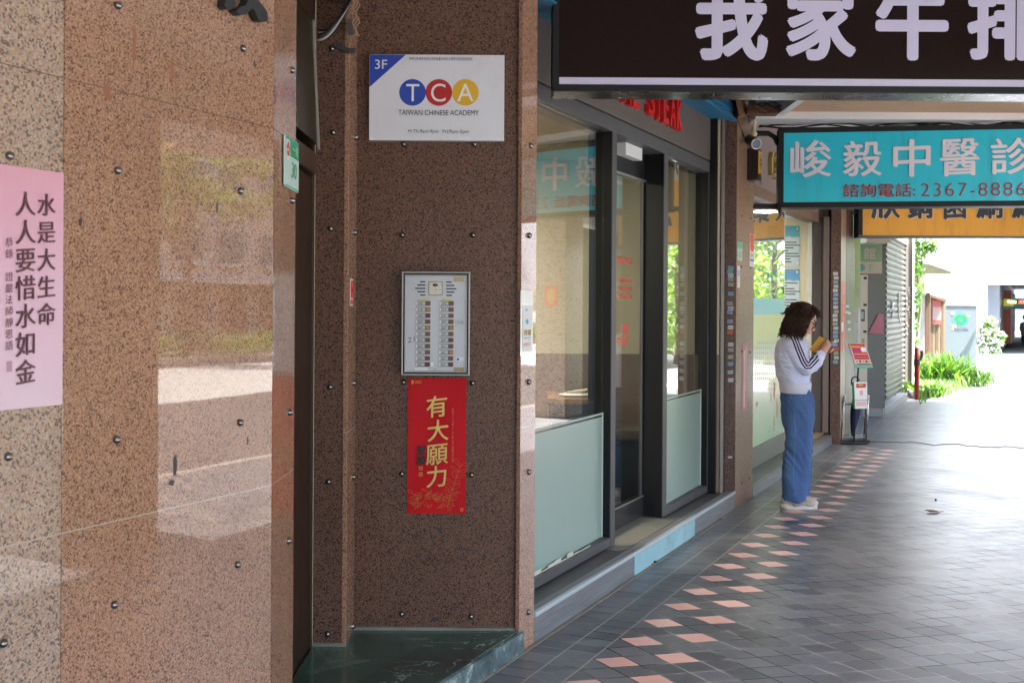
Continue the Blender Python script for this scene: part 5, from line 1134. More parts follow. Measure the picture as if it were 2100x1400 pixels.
# hair: a cap and many wavy locks
t = T('curly brown hair'); nn = t.noise(45, 4, .6); t.base(t.ramp(nn, [(.3, (.014, .007, .0045)), (.62, (.055, .027, .016)), (.86, (.13, .066, .038))]), .6, 0, .2); M_HAIR = t.m
mb = MB(); mb.ell(hp(-.020, 0, .042), (.104, .089, .102), 24, 16, HM)
mb.ell(W(1622, 668), (.062, .085, .075), 18, 12); mb.ell(W(1614, 681), (.040, .085, .035), 14, 10)
mb.ell(W(1634, 672, -.062), (.055, .030, .070), 14, 10); mb.ell(W(1634, 672, .062), (.055, .030, .070), 14, 10)
g = random.Random(11)
for k in range(1500):
    th = g.uniform(0, 2*math.pi); cz = g.uniform(-.25, 1); sr = math.sqrt(1-cz*cz); d = Vector((sr*math.cos(th), sr*math.sin(th), cz))
    if d.x > .40 and d.z < .80: continue
    root = hp(-.016+.104*d.x, .088*d.y, .040+.102*d.z); out = HM @ d
    fringe = d.x > .22 and d.z > .6
    L = g.uniform(.045, .085) if fringe else g.uniform(.11, .215)*(1.0 if d.z < .6 else .8)
    fall = Vector((.55, d.y*.9, -.8)) if fringe else Vector((-.36+.10*max(0, d.x), d.y*.40, -.9))
    if not fringe and d.z > .7: fall = Vector((-.75, d.y*.9, -.45))
    fall.normalize(); ph = g.uniform(0, 6.28); fr_ = g.uniform(2.4, 4.2)*L/.18; ra = g.uniform(.006, .017)
    ax = fall.orthogonal().normalized(); bx_ = fall.cross(ax); pts = []; bad = False
    for q in range(13):
        f = q/12; p = root+fall*(L*f)+out*(.016*math.sin(min(1, f*1.6)*1.57)) - ZV*(.035*f*f)
        p = p+(ax*math.cos(ph+fr_*6.28*f)+bx_*math.sin(ph+fr_*6.28*f))*ra*min(1, .2+f*1.4)
        h3 = HM.transposed() @ (p-HC); q3 = Vector(((h3.x+.012)/.103, h3.y/.086, (h3.z-.038)/.102))
        if q3.length < 1.: n3 = q3.normalized(); h3 = Vector((n3.x*.103-.012, n3.y*.086, n3.z*.102+.038)); p = HC+HM @ h3
        if (h3.x > .042 and h3.z < .052) or (h3.x > .10 and h3.z < .075): bad = q; break
        pts.append(p)
    if bad is not False and len(pts) < 5: continue
    n_ = len(pts); r0 = g.uniform(.0022, .0048); mb.tube(pts, [r0*(1-.7*(q/(n_-1))**2) for q in range(n_)], 4)
mb.build('hair', M_HAIR, person, smooth=True)
# jacket
M_JK = T('lilac jersey'); t = M_JK; t.base(t.mix(t.noise(14, 4), (.54, .575, .83), (.62, .655, .89)), .7, 0, .3); wv = t.noise(9, 3, .5, t.scale(t.coord(), (1.6, 1, .7)), .6); t.bump(wv, .3, .02); M_JK = t.m
an = t.n("ShaderNodeAttribute", attribute_name='across'); ab = t.ma('ABSOLUTE', an.outputs['Fac']); st_ = t.ma('MAXIMUM', t.ma('LESS_THAN', ab, .0060), t.ma('LESS_THAN', t.ma('ABSOLUTE', t.ma('SUBTRACT', ab, .0205)), .0060))
bc = t.b.inputs['Base Color'].links[0].from_socket; t.put(t.b.inputs['Base Color'], t.mix(st_, bc, (.030, .008, .028)))
M_STR = mat('plum stripe', (.035, .008, .03), .6)
mb = MB(); rg = []
for v, a, b, ry in [(804, 1604, 1655, .152), (797, 1602, 1656, .160), (785, 1600, 1657, .168), (777, 1598, 1658, .178), (770, 1595.5, 1657.5, .180), (752, 1593, 1656, .176), (735, 1592, 1656, .176), (718, 1593, 1656, .182), (708, 1595, 1654, .178), (700, 1598, 1651, .165), (693, 1603, 1648, .135), (687, 1609, 1645, .095)]:
    p0, p1 = W(a, v), W(b, v); rg.append(((p0.x+p1.x)/2, YW0, p0.z, (p1.x-p0.x)/2, ry))
mb.stack(rg, 32, 2.3)
# collar
ck = [W(1613, 688), W(1642, 692)]; cx_ = W(1629, 690)
limb(mb, [cx_+Vector((-.062, .0, .012)), cx_+Vector((-.05, -.06, .006)), cx_+Vector((.01, -.075, -.012)), cx_+Vector((.065, -.045, -.035)), cx_+Vector((.092, -.012, -.075))], [.02, .02, .019, .018, .014], 4, 10)
limb(mb, [cx_+Vector((-.062, .0, .012)), cx_+Vector((-.05, .06, .006)), cx_+Vector((.01, .075, -.012)), cx_+Vector((.065, .045, -.035)), cx_+Vector((.092, .012, -.075))], [.02, .02, .019, .018, .014], 4, 10)
WN2, WF2 = W(1675, 729, -.092), W(1679, 738, .068)
for sh_, el, wr in ((SHN, ELN, WN2), (SHF, ELF, WF2)):
    s0 = sh_+Vector((0, .03 if sh_.y < YW0 else -.03, .004))
    limb(mb, [s0, (s0+el)*.5+Vector((-.012, 0, .01)), el], [.072, .066, .056], 6, 18); limb(mb, [el, (el+wr)*.5+Vector((.0, 0, -.012)), wr], [.055, .054, .040], 6, 18)
jk = solid(mb, .0052, 5, .5, person, 'jacket', M_JK)
folds(jk, .011, (7, 9, 9, 5), 3.1, lambda z: min(1, max(.1, (z-.95)/.10))); folds(jk, .006, (16, 14, 26, 14), 7.7, lambda z: min(1, max(0, (z-.98)/.10)))
me = jk.data; nV = len(me.vertices); co = np.empty(nV*3); me.vertices.foreach_get('co', co); co = co.reshape(-1, 3)+np.array(FT[:])
no_ = np.array([v.normal[1] for v in me.vertices]); q = co[:, [0, 2]]; D = np.full(nV, 9.); SG_ = np.zeros(nV)
cl2 = [(W(u, v).x, W(u, v).z) for u, v in [(1616, 676), (1618.5, 690), (1622, 706), (1627, 722), (1633, 738), (1638, 746.5), (1644, 746), (1652, 740.5), (1662, 732), (1668, 727)]]
for a, b in zip(cl2[:-1], cl2[1:]):
    a = np.array(a); b = np.array(b); f = np.clip(((q-a)@(b-a))/((b-a)@(b-a)), 0, 1); e = q-a-f[:, None]*(b-a); dd_ = np.linalg.norm(e, axis=1); m_ = dd_ < D
    D[m_] = dd_[m_]; SG_[m_] = np.sign((b-a)[0]*e[m_, 1]-(b-a)[1]*e[m_, 0])
ok_ = (no_ < .25) & (co[:, 1] < YW0-.03) & (q[:, 0] < cl2[-1][0])
at = me.attributes.new('across', 'FLOAT', 'POINT'); at.data.foreach_set('value', np.where(ok_, D*SG_, 1.).astype(np.float32))
mb = MB(); p0, p1 = W(1605, 806), W(1656, 806); rr_ = []
for q in range(3):
    z = W(1630, 805-q*11).z; rr_.append(((p0.x+p1.x)/2, YW0, z, (p1.x-p0.x)/2+.013+q*.004, .168+q*.006))
mb.stack(rr_, 40, 2.3); t = T('ribbed hem'); wv = t.n("ShaderNodeTexWave", wave_type='BANDS', bands_direction='X'); wv.inputs['Scale'].default_value = 60; t.put(wv.inputs[0], t.coord()); t.base((.60, .61, .78), .65); t.bump(wv.outputs['Fac'], .3, .004)
mb.build('hem_band', t.m, person, bev=.006, smooth=True)
# jeans
t = T('blue denim'); sc_ = t.scale(t.coord(), (5, 5, 1.2)); n1 = t.noise(1.6, 4, .55, sc_, .5); t.base(t.mix(n1, (.030, .075, .205), (.095, .175, .36)), .8, 0, .2); t.bump(n1, .65, .03); M_JEAN = t.m
mb = MB()
def legst(rows, y, ry): 
    rg = []
    for v, a, b in rows: p0, p1 = W(a, v), W(b, v); rg.append(((p0.x+p1.x)/2, YW0+y, p0.z, (p1.x-p0.x)/2, ry(v)))
    mb.stack(rg, 28, 2.4)
legst([(1022, 1599, 1649), (1005, 1599.5, 1650), (970, 1600, 1653), (930, 1603, 1656), (890, 1606, 1659), (850, 1607, 1662), (815, 1606, 1662)], -.088, lambda v: .083 if v > 900 else .088)
legst([(1016, 1624, 1664), (1000, 1622, 1667), (960, 1622, 1669), (920, 1620, 1670), (880, 1618, 1671), (840, 1612, 1669), (815, 1609, 1665)], .090, lambda v: .10 if v > 900 else .092)
rg = []
for v, a, b, ry in [(905, 1620, 1652, .10), (868, 1607.5, 1664, .155), (840, 1606, 1666, .178), (815, 1605, 1665, .172), (795, 1605, 1662, .150), (783, 1608, 1661.5, .140), (774, 1620, 1663, .125)]: p0, p1 = W(a, v), W(b, v); rg.append(((p0.x+p1.x)/2, YW0, p0.z, (p1.x-p0.x)/2, ry))
mb.stack(rg, 32, 2.3); jn = solid(mb, .0055, 4, .5, person, 'jeans', M_JEAN)
folds(jn, .016, (6, 9, 2.2, 1.2), 1.3); folds(jn, .008, (11, 10, 12, 16), 5.3, lambda z: .35+.9*math.exp(-((z-.45)/.14)**2)+.8*math.exp(-((z-.85)/.10)**2)+.6*math.exp(-(z/.10)**2))
mb = MB()
seam = [(1622, 812), (1628, 840), (1631, 880), (1630, 925), (1627, 975), (1629, 1018)]
def onjean(u, v): 
    d = ray(u, v).normalized(); o_ = CO-FT; ok, loc, nr, _ = jn.ray_cast(o_, d)
    return (loc+FT-d*.002) if ok else W(u, v, -.19)
mb.tube([onjean(*s_) for s_ in seam], .0016, 4); mb.build('side_seam', mat('pale seam', (.16, .27, .5), .8), person)
mb = MB(); mb.tube([onjean(1622, 806), onjean(1638, 815), onjean(1650, 806)], .0016, 4); mb.build('pocket_seam', mat('pocket seam', (.10, .2, .45), .8), person)
# shoes
M_SHOE = mat('off white shoe', (.42, .38, .32), .7, 0, .2, 40); M_SOLE = mat('shoe sole', (.60, .58, .53), .6, 0, .15, 20)
for y, du, dv in ((-.088, 0, 0), (.090, 14, -9.0)):
    h0, t0 = W(1596+du, 1040, 0).x, W(1669+du, 1040, 0).x; L_ = t0-h0; yc = YW0+y; at_ = lambda f: h0+L_*f
    so_ = MB(); n = 16; pts = []
    for k in range(n):
        q = 2*math.pi*k/n; pts.append((h0+L_*.5+L_*.5*math.copysign(abs(math.cos(q))**.8, math.cos(q)), yc+(.046+.006*math.cos(q))*math.copysign(abs(math.sin(q))**.8, math.sin(q))))
    so_.prism(pts, 0, .020); so_.ell((at_(.16), yc, .026), (.050, .047, .030)); so_.ell((at_(.60), yc, .016), (.085, .049, .020)); so_.ell((at_(.92), yc, .022), (.028, .036, .022))
    sh_ = MB(); sh_.ell((at_(.18), yc, .062), (.052, .037, .048)); sh_.ell((at_(.45), yc, .056), (.075, .039, .040)); sh_.ell((at_(.76), yc, .044), (.062, .040, .030)); limb(sh_, [(at_(.26), yc, .08), (at_(.30), yc, .125)], [.040, .037])
    so2 = solid(sh_, .005, 3, .5, person, 'shoe', M_SHOE); solid(so_, .005, 2, .5, so2, 'sole', M_SOLE)
    mb = MB()
    for k in range(4): f = .40+.075*k; mb.tube([(at_(f), yc-.032, .082-.012*k), (at_(f)+.008, yc, .100-.014*k), (at_(f), yc+.032, .082-.012*k)], .0032, 5)
    mb.tube([(at_(.42), yc-.03, .085), (at_(.40), yc-.045, .06), (at_(.46), yc-.046, .055), (at_(.44), yc-.034, .083)], .003, 5); mb.build('laces', M_WHITE2, so2, smooth=True)
    mb = MB(); mb.ob(Vector((at_(.33), yc-.0405, .030)), Vector((.035, 0, .03)), YV*.003, Vector((.012, 0, 0))); mb.ob(Vector((at_(.45), yc-.0425, .030)), Vector((.03, .002, .026)), YV*.003, Vector((.012, 0, 0))); mb.build('side_stripe', mat('grey shoe stripe', (.35, .33, .30), .6), so2)
# phone and its open yellow case
phn = thing('phone', 'phone in a yellow wallet case with its flap open, held in her hands', 'phone', PHC)
MB().ob(PHC-pd*.060-pw*.036-pn*.004, pd*.125, pw*.072, pn*.009).build('handset', mat('phone grey', (.30, .30, .42), .25), phn, bev=.003)
MB().ob(PHC-pd*.055-pw*.032+pn*.0055, pd*.115, pw*.064, pn*.0006).build('screen', mat('phone screen', (.30, .32, .36), .1), phn)
MB().ob(PHC+pd*.0652-pw*.036-pn*.006, pd*.008, pw*.072, pn*.013).build('end_bumper', M_WHITE, phn, bev=.003)
fa, fb_, fd = W(1659, 717, .0), W(1681, 690, .012), W(1673, 723, -.01); e1, e2 = fb_-fa, fd-fa
MB().ob(fa, e1, e1.cross(e2).normalized()*-.007, e2).build('case_flap', mat('yellow leather', (.62, .33, .02), .45, 0, .12, 30), phn, bev=.002)
e1n, e2n = e1.normalized(), e2.normalized(); nf = e1.cross(e2).normalized()
mb = MB(); blob(mb, fa+e1*.62+e2*.45, e1n, e2n, .010, .006, 9, .0008); blob(mb, fa+e1*.45+e2*.35, e1n, e2n, .007, .004, 9, .0008); blob(mb, fa+e1*.3+e2*.5, e1n, e2n, .008, .003, 9, .0008); mb.build('printed_mark', M_INK, phn)
MB().ob(fb_+nf*.0005, e2, -nf*.006, e1n*.006).build('case_edge', mat('brown case edge', (.12, .06, .03), .6), phn)
# ---------------------------------------------------------------- beyond the clinic: dark pier, stand, mailboxes, shutter
p3 = thing('granite_pier', 'dark brown pier beyond the clinic door with stickers and a red paper couplet', 'pier', (YP(1725, 800, 13.4).x, 13.5, 0))
xx_ = lambda u, Y: YP(u, 700, Y).x
M_DKB = mat('dark brown stone', (.075, .042, .036), .45, 0, .2, 4); M_DKD = mat('dark door brown', (.040, .026, .020), .4, 0, .15, 3)
kd = thing('clinic_door_frame', 'dark brown door frame and open door leaf at the clinic entrance', 'door', (xx_(1680, 13.2), 13.2, .13))
MB().bx(xx_(1665.5, 13.2), xx_(1684, 13.2), 13.18, 13.24, .13, 2.66).build('door_leaf', M_DKD, kd, bev=.004); MB().bx(xx_(1684.5, 13.2), xx_(1697, 13.2), 13.14, 13.24, .13, 2.66).build('frame', mat('brown frame', (.10, .07, .058), .4), kd, bev=.006)
MB().bx(xx_(1697, 13.25), xx_(1703.5, 13.25), 13.22, 13.26, .11, 3.4).build('gap_strip', M_BLACK, kd)
f0 = cu(1724.5, S0, 800); f1 = cu(1733.5, S0, 800); f2 = cu(1751, S0, 800); YS = 13.14
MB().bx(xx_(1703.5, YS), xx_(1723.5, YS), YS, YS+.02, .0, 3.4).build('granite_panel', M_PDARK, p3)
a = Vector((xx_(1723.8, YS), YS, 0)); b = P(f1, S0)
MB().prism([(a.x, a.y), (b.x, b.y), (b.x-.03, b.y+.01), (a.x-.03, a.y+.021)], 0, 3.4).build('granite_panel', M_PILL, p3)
MB().cb(f1+.002, f2, S0-.06, S0+.002, 0, 3.4).build('granite_panel', M_DKB, p3, bev=.003); MB().cb(f1, f2-.02, S0-.7, S0-.062, 0, 3.4).build('core', M_DKB, p3)
stickers(p3, [(1714+random.uniform(-1.5, 1.5), 561+k*8.6, 9.5, 6.2, None if k not in (18, ) else (.45, .08, .03)) for k in range(22)], YS, 8)
rr = random.Random(4)
for (u, v) in [(1738, 628), (1742, 642), (1737, 640), (1741, 660), (1742, 675)]:
    MB().cb(cu(u-3, S0+.004, v), cu(u+3, S0+.004, v), S0+.0025, S0+.004, zs(u, v+2.5), zs(u, v-2.5)).build('sticker', stk((.42, .42, .44)), p3)
rc = thing('red_couplet', 'long red paper couplet with gold characters on the pier beyond the clinic', 'couplet', P(f1-.1, S0, 1.1))
dv = Vector((b.x-a.x, b.y-a.y, 0)); dl = dv.length; dn = dv.normalized(); nn_ = dn.cross(ZV)
def onp(f, v): p = YP(1728, v, 13.6); return Vector((a.x, a.y, p.z))+dv*f
z0, z1 = onp(0, 719).z, onp(0, 577).z
MB().ob(Vector((a.x, a.y, z0))+dv*.08+nn_*.001, dv*.84, nn_*.0015, ZV*(z1-z0)).build('sheet', mat('couplet red', (.58, .025, .015), .45, 0, .2, 15), rc)
mb = MB(); col_text(mb, '春滿乾坤福滿門', Vector((a.x, a.y, z1-.06))+dv*.5+nn_*.003, dn, ZV, .10, .115, off=.01, sx=1.2); mb.build('lettering', M_GOLD, rc)
MB().ob(Vector((a.x, a.y, onp(0, 679).z))+dv*.1+nn_*.003, dv*.45, nn_*.002, ZV*.11).build('white_tag', M_WHITE2, rc)

# umbrella rack, umbrella, brochure stand
YR = 13.3
def Q(u, v, y=0.): return YP(u, v, YR)+Vector((0, y, 0))
b0 = Q(1722, 903).x; b1 = Q(1774, 903).x; zt = Q(1730, 812).z
rk = thing('umbrella_rack', 'silver tubular umbrella rack standing on the floor by the dark pier', 'umbrella rack', ((b0+b1)/2, YR+.08, 0))
for x0_, x1_ in ((b0, Q(1731, 812).x), (b1, Q(1780, 812).x)):
    MB().tube([Vector((x0_, YR-.04, .02)), Vector(((x0_*.2+x1_*.8), YR-.03, zt-.08)), Vector((x1_, YR-.01, zt-.02)), Vector((x1_+.02, YR+.05, zt)), Vector((x1_+.03, YR+.11, zt-.02)), Vector((x1_+.03, YR+.15, zt-.08)), Vector((x0_+.05, YR+.20, .02))], .011, 8).build('loop', M_STEEL, rk, smooth=True)
for z, nm in ((zt-.10, 'rail'), (.07, 'rail')):
    MB().tube([Vector((b0+.02, YR-.03, z)), Vector((b1+.02, YR-.03, z))], .007, 8).build(nm, M_STEEL, rk); MB().tube([Vector((b0+.06, YR+.17, z)), Vector((b1+.06, YR+.17, z))], .007, 8).build(nm, M_STEEL, rk)
for x_ in (b0+.01, b1+.015): MB().tube([Vector((x_, YR-.03, .07)), Vector((x_+.04, YR+.17, .07))], .007, 8).build('rail', M_STEEL, rk)
MB().bx(b0, b1+.05, YR-.05, YR+.21, .012, .03).build('drip_tray', M_BLACK, rk, bev=.005)
um = thing('umbrella', 'folded navy umbrella with a black crook handle standing in the silver rack', 'umbrella', Q(1751, 893, .05))
e0, e1 = Q(1751, 896, .06), Q(1764, 800, .08)
mb = MB(); seg = 10; 
ax = (e1-e0).normalized(); s_, t_ = ax.orthogonal().normalized(), ax.cross(ax.orthogonal().normalized()); rows = []
for k in range(9):
    f = k/8; r_ = .008+.042*math.sin(min(1, f*1.25)*1.57)*(1-.35*max(0, f-.75)*4*.5); o_ = len(mb.v)
    for q in range(16): an = 2*math.pi*q/16; rm = r_*(1+.22*(-1)**q); mb.v.append(tuple(e0+(e1-e0)*(f*.78)+s_*rm*math.cos(an)+t_*rm*math.sin(an)))
for k in range(8):
    for q in range(16): a_ = k*16+q; b_ = k*16+(q+1) % 16; mb.f.append((a_, b_, b_+16, a_+16)); mb.mi.append(0)
mb.build('canopy', mat('navy umbrella', (.018, .025, .10), .6), um, smooth=True)
mb = MB(); mb.tube([e0-ax*.02, e0+(e1-e0)*.9], .006, 6); mb.build('shaft', M_BLACK, um)
h0 = Q(1752, 781, .06); mb = MB(); mb.tube([h0+Vector((.045*math.cos(q)+.03, 0, .045*math.sin(q))) for q in np.linspace(0, math.pi*1.0, 9)]+[h0+Vector((-.015, 0, -.05))], .008, 6); mb.build('handle', M_BLACK, um, smooth=True)
bs2 = thing('brochure_stand', 'black pole brochure stand with red leaflets above and white ones below', 'brochure stand', Q(1746, 907, -.12))
bx_ = Q(1744, 909, -.10)
mb = MB(); n = 24; mb.prism([(bx_.x+.185*math.cos(2*math.pi*k/n), bx_.y+.11*math.sin(2*math.pi*k/n)) for k in range(n)], 0, .018); mb.build('base', M_BLACK, bs2, bev=.004)
MB().tube([Vector((bx_.x+.01, bx_.y+.0, .018)), Q(1750, 835, -.09), Q(1757, 748, -.07)], .011, 8).build('pole', M_BLACK, bs2)
def card(q4, th, name, m, parent):
    a_, b_, c_, d_ = [Vector(x) for x in q4]; n_ = (b_-a_).cross(d_-a_).normalized(); return MB().hexa([a_, b_, c_, d_, a_-n_*th, b_-n_*th, c_-n_*th, d_-n_*th]).build(name, m, parent), n_
U = [Q(1748, 750, -.14), Q(1782, 750, -.14), Q(1773, 704, -.02), Q(1739, 703, -.02)]
o, n_ = card(U, .03, 'upper_leaflets', mat('leaflet white', (.62, .60, .62), .4), bs2)
t0_ = card([Vector(p)-Vector((0, .008, .012)) for p in (U[0], U[1], U[1]*.84+U[2]*.16, U[0]*.84+U[3]*.16)], .012, 'holder_tray', mat('mint acrylic', (.12, .45, .38), .3), bs2)
def on4(q4, x, y): return (q4[0]*(1-x)+q4[1]*x)*(1-y)+(q4[3]*(1-x)+q4[2]*x)*y+n_*.002
def strip(q4, x0, y0, x1, y1, m, parent, nm='print'):
    MB().quad(on4(q4, x0, y0), on4(q4, x1, y0), on4(q4, x1, y1), on4(q4, x0, y1)).build(nm, m, parent)
M_MAG = mat('magenta print', (.52, .03, .09), .45); M_CRI = mat('crimson print', (.50, .015, .02), .45); M_PYEL = mat('yellow print', (.62, .42, .06), .45); M_PUR = mat('violet print', (.22, .08, .36), .45); M_PBL = mat('blue print', (.04, .10, .34), .45)
strip(U, .06, .88, .94, .97, M_CRI, o); strip(U, .08, .40, .94, .86, M_MAG, o)
q4s = [(.1, .80, .6, .855, M_PYEL), (.1, .60, .62, .66, M_PUR), (.1, .50, .9, .55, M_PYEL), (.62, .62, .92, .82, M_WHITE), (.06, .30, .94, .38, M_CRI), (.1, .06, .94, .12, M_CRI)]
_n = n_
for k, q in enumerate(q4s):
    n_ = _n*(1.8+.3*k); strip(U, *q, o)
n_ = _n*2
for x, m_ in ((.14, M_PYEL), (.34, M_PBL), (.54, M_PYEL), (.72, M_PBL), (.88, M_PYEL)):
    C_ = on4(U, x, .21); MB().add([C_+(U[1]-U[0]).normalized()*.014*math.cos(q)+(U[3]-U[0]).normalized()*.018*math.sin(q) for q in np.linspace(0, 6.28, 13)[:-1]], [tuple(range(12))]).build('print', m_, o)
Lw = [Q(1747, 836, -.13), Q(1772, 835, -.13), Q(1772, 781, -.11), Q(1746, 782, -.11)]
n_ = Vector((0, -1, 0)); o, n_ = card(Lw, .03, 'lower_leaflets', M_WHITE2, bs2)
MB().ob(Lw[0]+Vector((-.012, .0, 0)), XV*.011, YV*.05, Lw[3]-Lw[0]).build('side_leaflets', mat('green leaflet edge', (.03, .22, .09), .5), bs2)
_n = n_; strip(Lw, .14, .78, .9, .94, M_MAG, o); n_ = _n*2; strip(Lw, .3, .86, .7, .91, M_PYEL, o); strip(Lw, .4, .5, .65, .68, mat('pale pink print', (.7, .35, .40), .5), o); strip(Lw, .1, .1, .9, .26, mat('pale pink print', (.7, .45, .46), .5), o)
MB().tube([Lw[0]+Vector((-.01, -.01, .10)), Lw[1]+Vector((.01, -.01, .10))], .003, 5).build('wire_holder', M_BLACK, bs2)

# stair entrance bay with mailboxes
YB = 16.6
M_PGREEN = mat('pale green paint', (.42, .58, .30), .5, 0, .15, 3, dirt=(.34, .42, .26)); M_PCREAM = mat('cream paint', (.52, .50, .42), .5, 0, .12, 4)
X = lambda u, v, Y: YP(u, v, Y)
gp = thing('green_post', 'pale green and white painted doorway post beside the dark pier', 'post', X(1757, 880, 15.4)); xa, xb = X(1751, 600, 15.4).x, X(1764, 600, 15.4).x
zz = X(1757, 632, 15.4).z
MB().bx(xa, xb, 15.4, 15.7, zz, 3.4).build('upper_part', M_PGREEN, gp, bev=.006); MB().bx(xa+.012, xb-.015, 15.42, 15.7, 0, zz-.001).build('lower_part', mat('chipped white paint', (.55, .56, .52), .5, 0, .2, 6, dirt=(.25, .24, .2)), gp, bev=.006)
bw = thing('entrance_wall', 'dark grey tiled wall at the back of the stair entrance', 'wall', X(1795, 860, YB)); 
MB().bx(X(1752, 600, YB).x, X(1816, 600, YB).x, YB, YB+.06, 0, 3.4).build('tiles', mat('grey tile wall', (.105, .11, .105), .35, 0, .2, 5), bw)
MB().bx(X(1764, 600, YB).x, X(1811, 600, YB).x, YB-.08, YB-.001, 0, X(1790, 852, YB).z).build('base_ledge', mat('pale green ledge', (.36, .42, .33), .5), bw, bev=.005)
es = thing('entrance_sign', 'pale green and cream sign board above the mailboxes with one big character', 'sign', X(1786, 530, YB)); a_, b_, c_, d_ = fr(1762, 500, 1809, 561, YB-.06)
MB().bx(a_, b_, YB-.06, YB-.001, c_, d_).build('cream_board', M_PCREAM, es); zc = X(1786, 537, YB).z; MB().bx(a_, b_, YB-.066, YB-.0605, zc, d_).build('green_board', mat('sage green board', (.24, .40, .25), .5), es)
mb = MB(); p_ = fr(1771, 507, 1796, 532, YB-.067); put_text(mb, '館', Vector((p_[0], YB-.067, p_[2])), XV, ZV, p_[1]-p_[0], p_[3]-p_[2], .03); mb.build('lettering', M_PCREAM, es)
mb = MB(); p_ = fr(1783, 542, 1792, 556, YB-.061); put_text(mb, 'F', Vector((p_[0], YB-.061, p_[2])), XV, ZV, p_[1]-p_[0], p_[3]-p_[2]); mb.build('small_lettering', mat('green lettering', (.25, .45, .28), .5), es)
MB().tube([X(1766, 549, YB-.065), X(1766, 549, YB-.075)], .055, 20).build('round_badge', mat('blue badge', (.16, .33, .42), .4), es)
MB().bx(X(1764, 490, 16.2).x, X(1812, 490, 16.2).x, 15.9, 16.5, X(1786, 500, 16.2).z, 3.41).build('entrance_beam', M_PCREAM)['kind'] = 'structure'
mbx = thing('mailbox_cabinet', 'cream metal mailbox cabinet with dark slots in the stair entrance', 'mailboxes', X(1772, 780, YB)); a_, b_, c_, d_ = fr(1763, 563, 1779.5, 782, YB-.12)
MB().bx(a_, b_, YB-.12, YB-.001, c_, d_).build('cabinet', mat('cabinet cream', (.58, .53, .45), .4), mbx, bev=.006)
hgt = (d_-c_)/4
for k in range(4):
    z = c_+hgt*k; dd_ = MB().bx(a_+.01, b_-.01, YB-.128, YB-.1205, z+.01, z+hgt-.01).build('mailbox_door', mat('door cream', (.60, .55, .47), .35), mbx, bev=.003)
    MB().bx(a_+.05, b_-.02, YB-.130, YB-.1285, z+hgt-.07, z+hgt-.035).build('slot', M_BLACK, dd_)
    if k == 2: MB().bx(a_+.015, a_+.07, YB-.131, YB-.1285, z+.10, z+hgt-.12).build('notice', mat('black bordered notice', (.05, .05, .06), .5), dd_); MB().bx(a_+.0155, a_+.055, YB-.1325, YB-.1312, z+.13, z+hgt-.15).build('notice_sheet', mat('grey sheet', (.4, .43, .48), .5), dd_)
    if k == 1: MB().bx(a_+.03, b_-.05, YB-.132, YB-.1285, z+.1, z+.24).build('sticker', mat('olive sticker', (.40, .36, .08), .5), dd_)
pk = thing('pink_sheet', 'pink paper sheet hung askew on the grey entrance wall', 'paper', X(1797, 685, YB-.03))
card([X(1780.5, 684, YB-.03), X(1812, 685, YB-.03), X(1812, 645, YB-.03), X(1803, 641, YB-.03)], .004, 'sheet', mat('pink sheet', (.58, .22, .30), .6), pk)
cp = thing('doorway_post', 'cream post left of the roller shutter', 'post', X(1811, 860, 16.9)); MB().bx(X(1807, 600, 16.7).x, X(1814.5, 600, 16.7).x, 16.7, 17., 0, 3.41).build('shaft', M_PCREAM, cp, bev=.006)
# roller shutter
SS2 = -2.12; g0, g1 = cu(1815, SS2, 660), cu(1856, SS2, 660)
rs = thing('roller_shutter', 'closed grey roller shutter with dull streaks at the arcade end', 'shutter', P((g0+g1)/2, SS2, .12))
mb = MB(); nsl = 28; zb_, zt_ = .13, 2.75; hs = (zt_-zb_)/nsl; prof = []
for k in range(nsl):
    for q, off in ((0, 0.), (.18, .0), (.3, .022), (.62, .030), (.88, .018), (.96, 0.)): prof.append((zb_+hs*(k+q), SS2+off))
for z, s_ in prof: mb.v += [tuple(P(g0, s_, z)), tuple(P(g1, s_, z))]
mb.f = [(2*i, 2*i+1, 2*i+3, 2*i+2) for i in range(len(prof)-1)]; mb.mi = [0]*len(mb.f)
M_SHUT = T('shutter metal'); t = M_SHUT; dn_ = t.ramp(t.noise(2.2, 7, .7), [(.4, (.13, .127, .12)), (.6, (.085, .082, .076)), (.75, (.08, .05, .032))]); t.base(dn_, .45, .2, .3); M_SHUT = t.m
mb.build('curtain', M_SHUT, rs); MB().cb(g0, g1, SS2-.05, SS2+.035, .118, .1295).build('bottom_bar', M_STEEL, rs)
mb = MB(); gg = lambda u, v: SP(u, v, SS2+.034)
mb.tube([gg(1828, 617), gg(1829, 640), gg(1828, 651)], .02, 6); mb.tube([gg(1825, 640), gg(1833, 622)], .015, 6); mb.tube([gg(1843, 600), gg(1842, 640), gg(1846, 660)], .015, 6); mb.build('paint_marks', mat('whitish paint mark', (.55, .56, .56), .6), rs)
MB().cb(g0-1.2, g1+.0, -2.8, SS2-.06, 0, 3.41).build('shutter_backing', M_BLACK)['kind'] = 'structure'
MB().cb(g0-.1, g1+.02, SS2-.3, SS2+.06, 2.76, 3.41).build('hood', mat('shutter hood', (.45, .42, .37), .5, 0, .1, 3), rs, bev=.01)
fs = thing('shutter_step', 'grey granite step in front of the roller shutter', 'step', P(19, -2., 0)); MB().cb(17.25, 20.78, -2.5, -1.965, 0, .125).build('slab', mat('grey step', (.27, .27, .27), .5, 0, .12, 4), fs, bev=.006)
p4 = thing('end_pier', 'narrow grey pier with tiny stickers at the far end of the arcade', 'pier', X(1864, 820, 20.5))
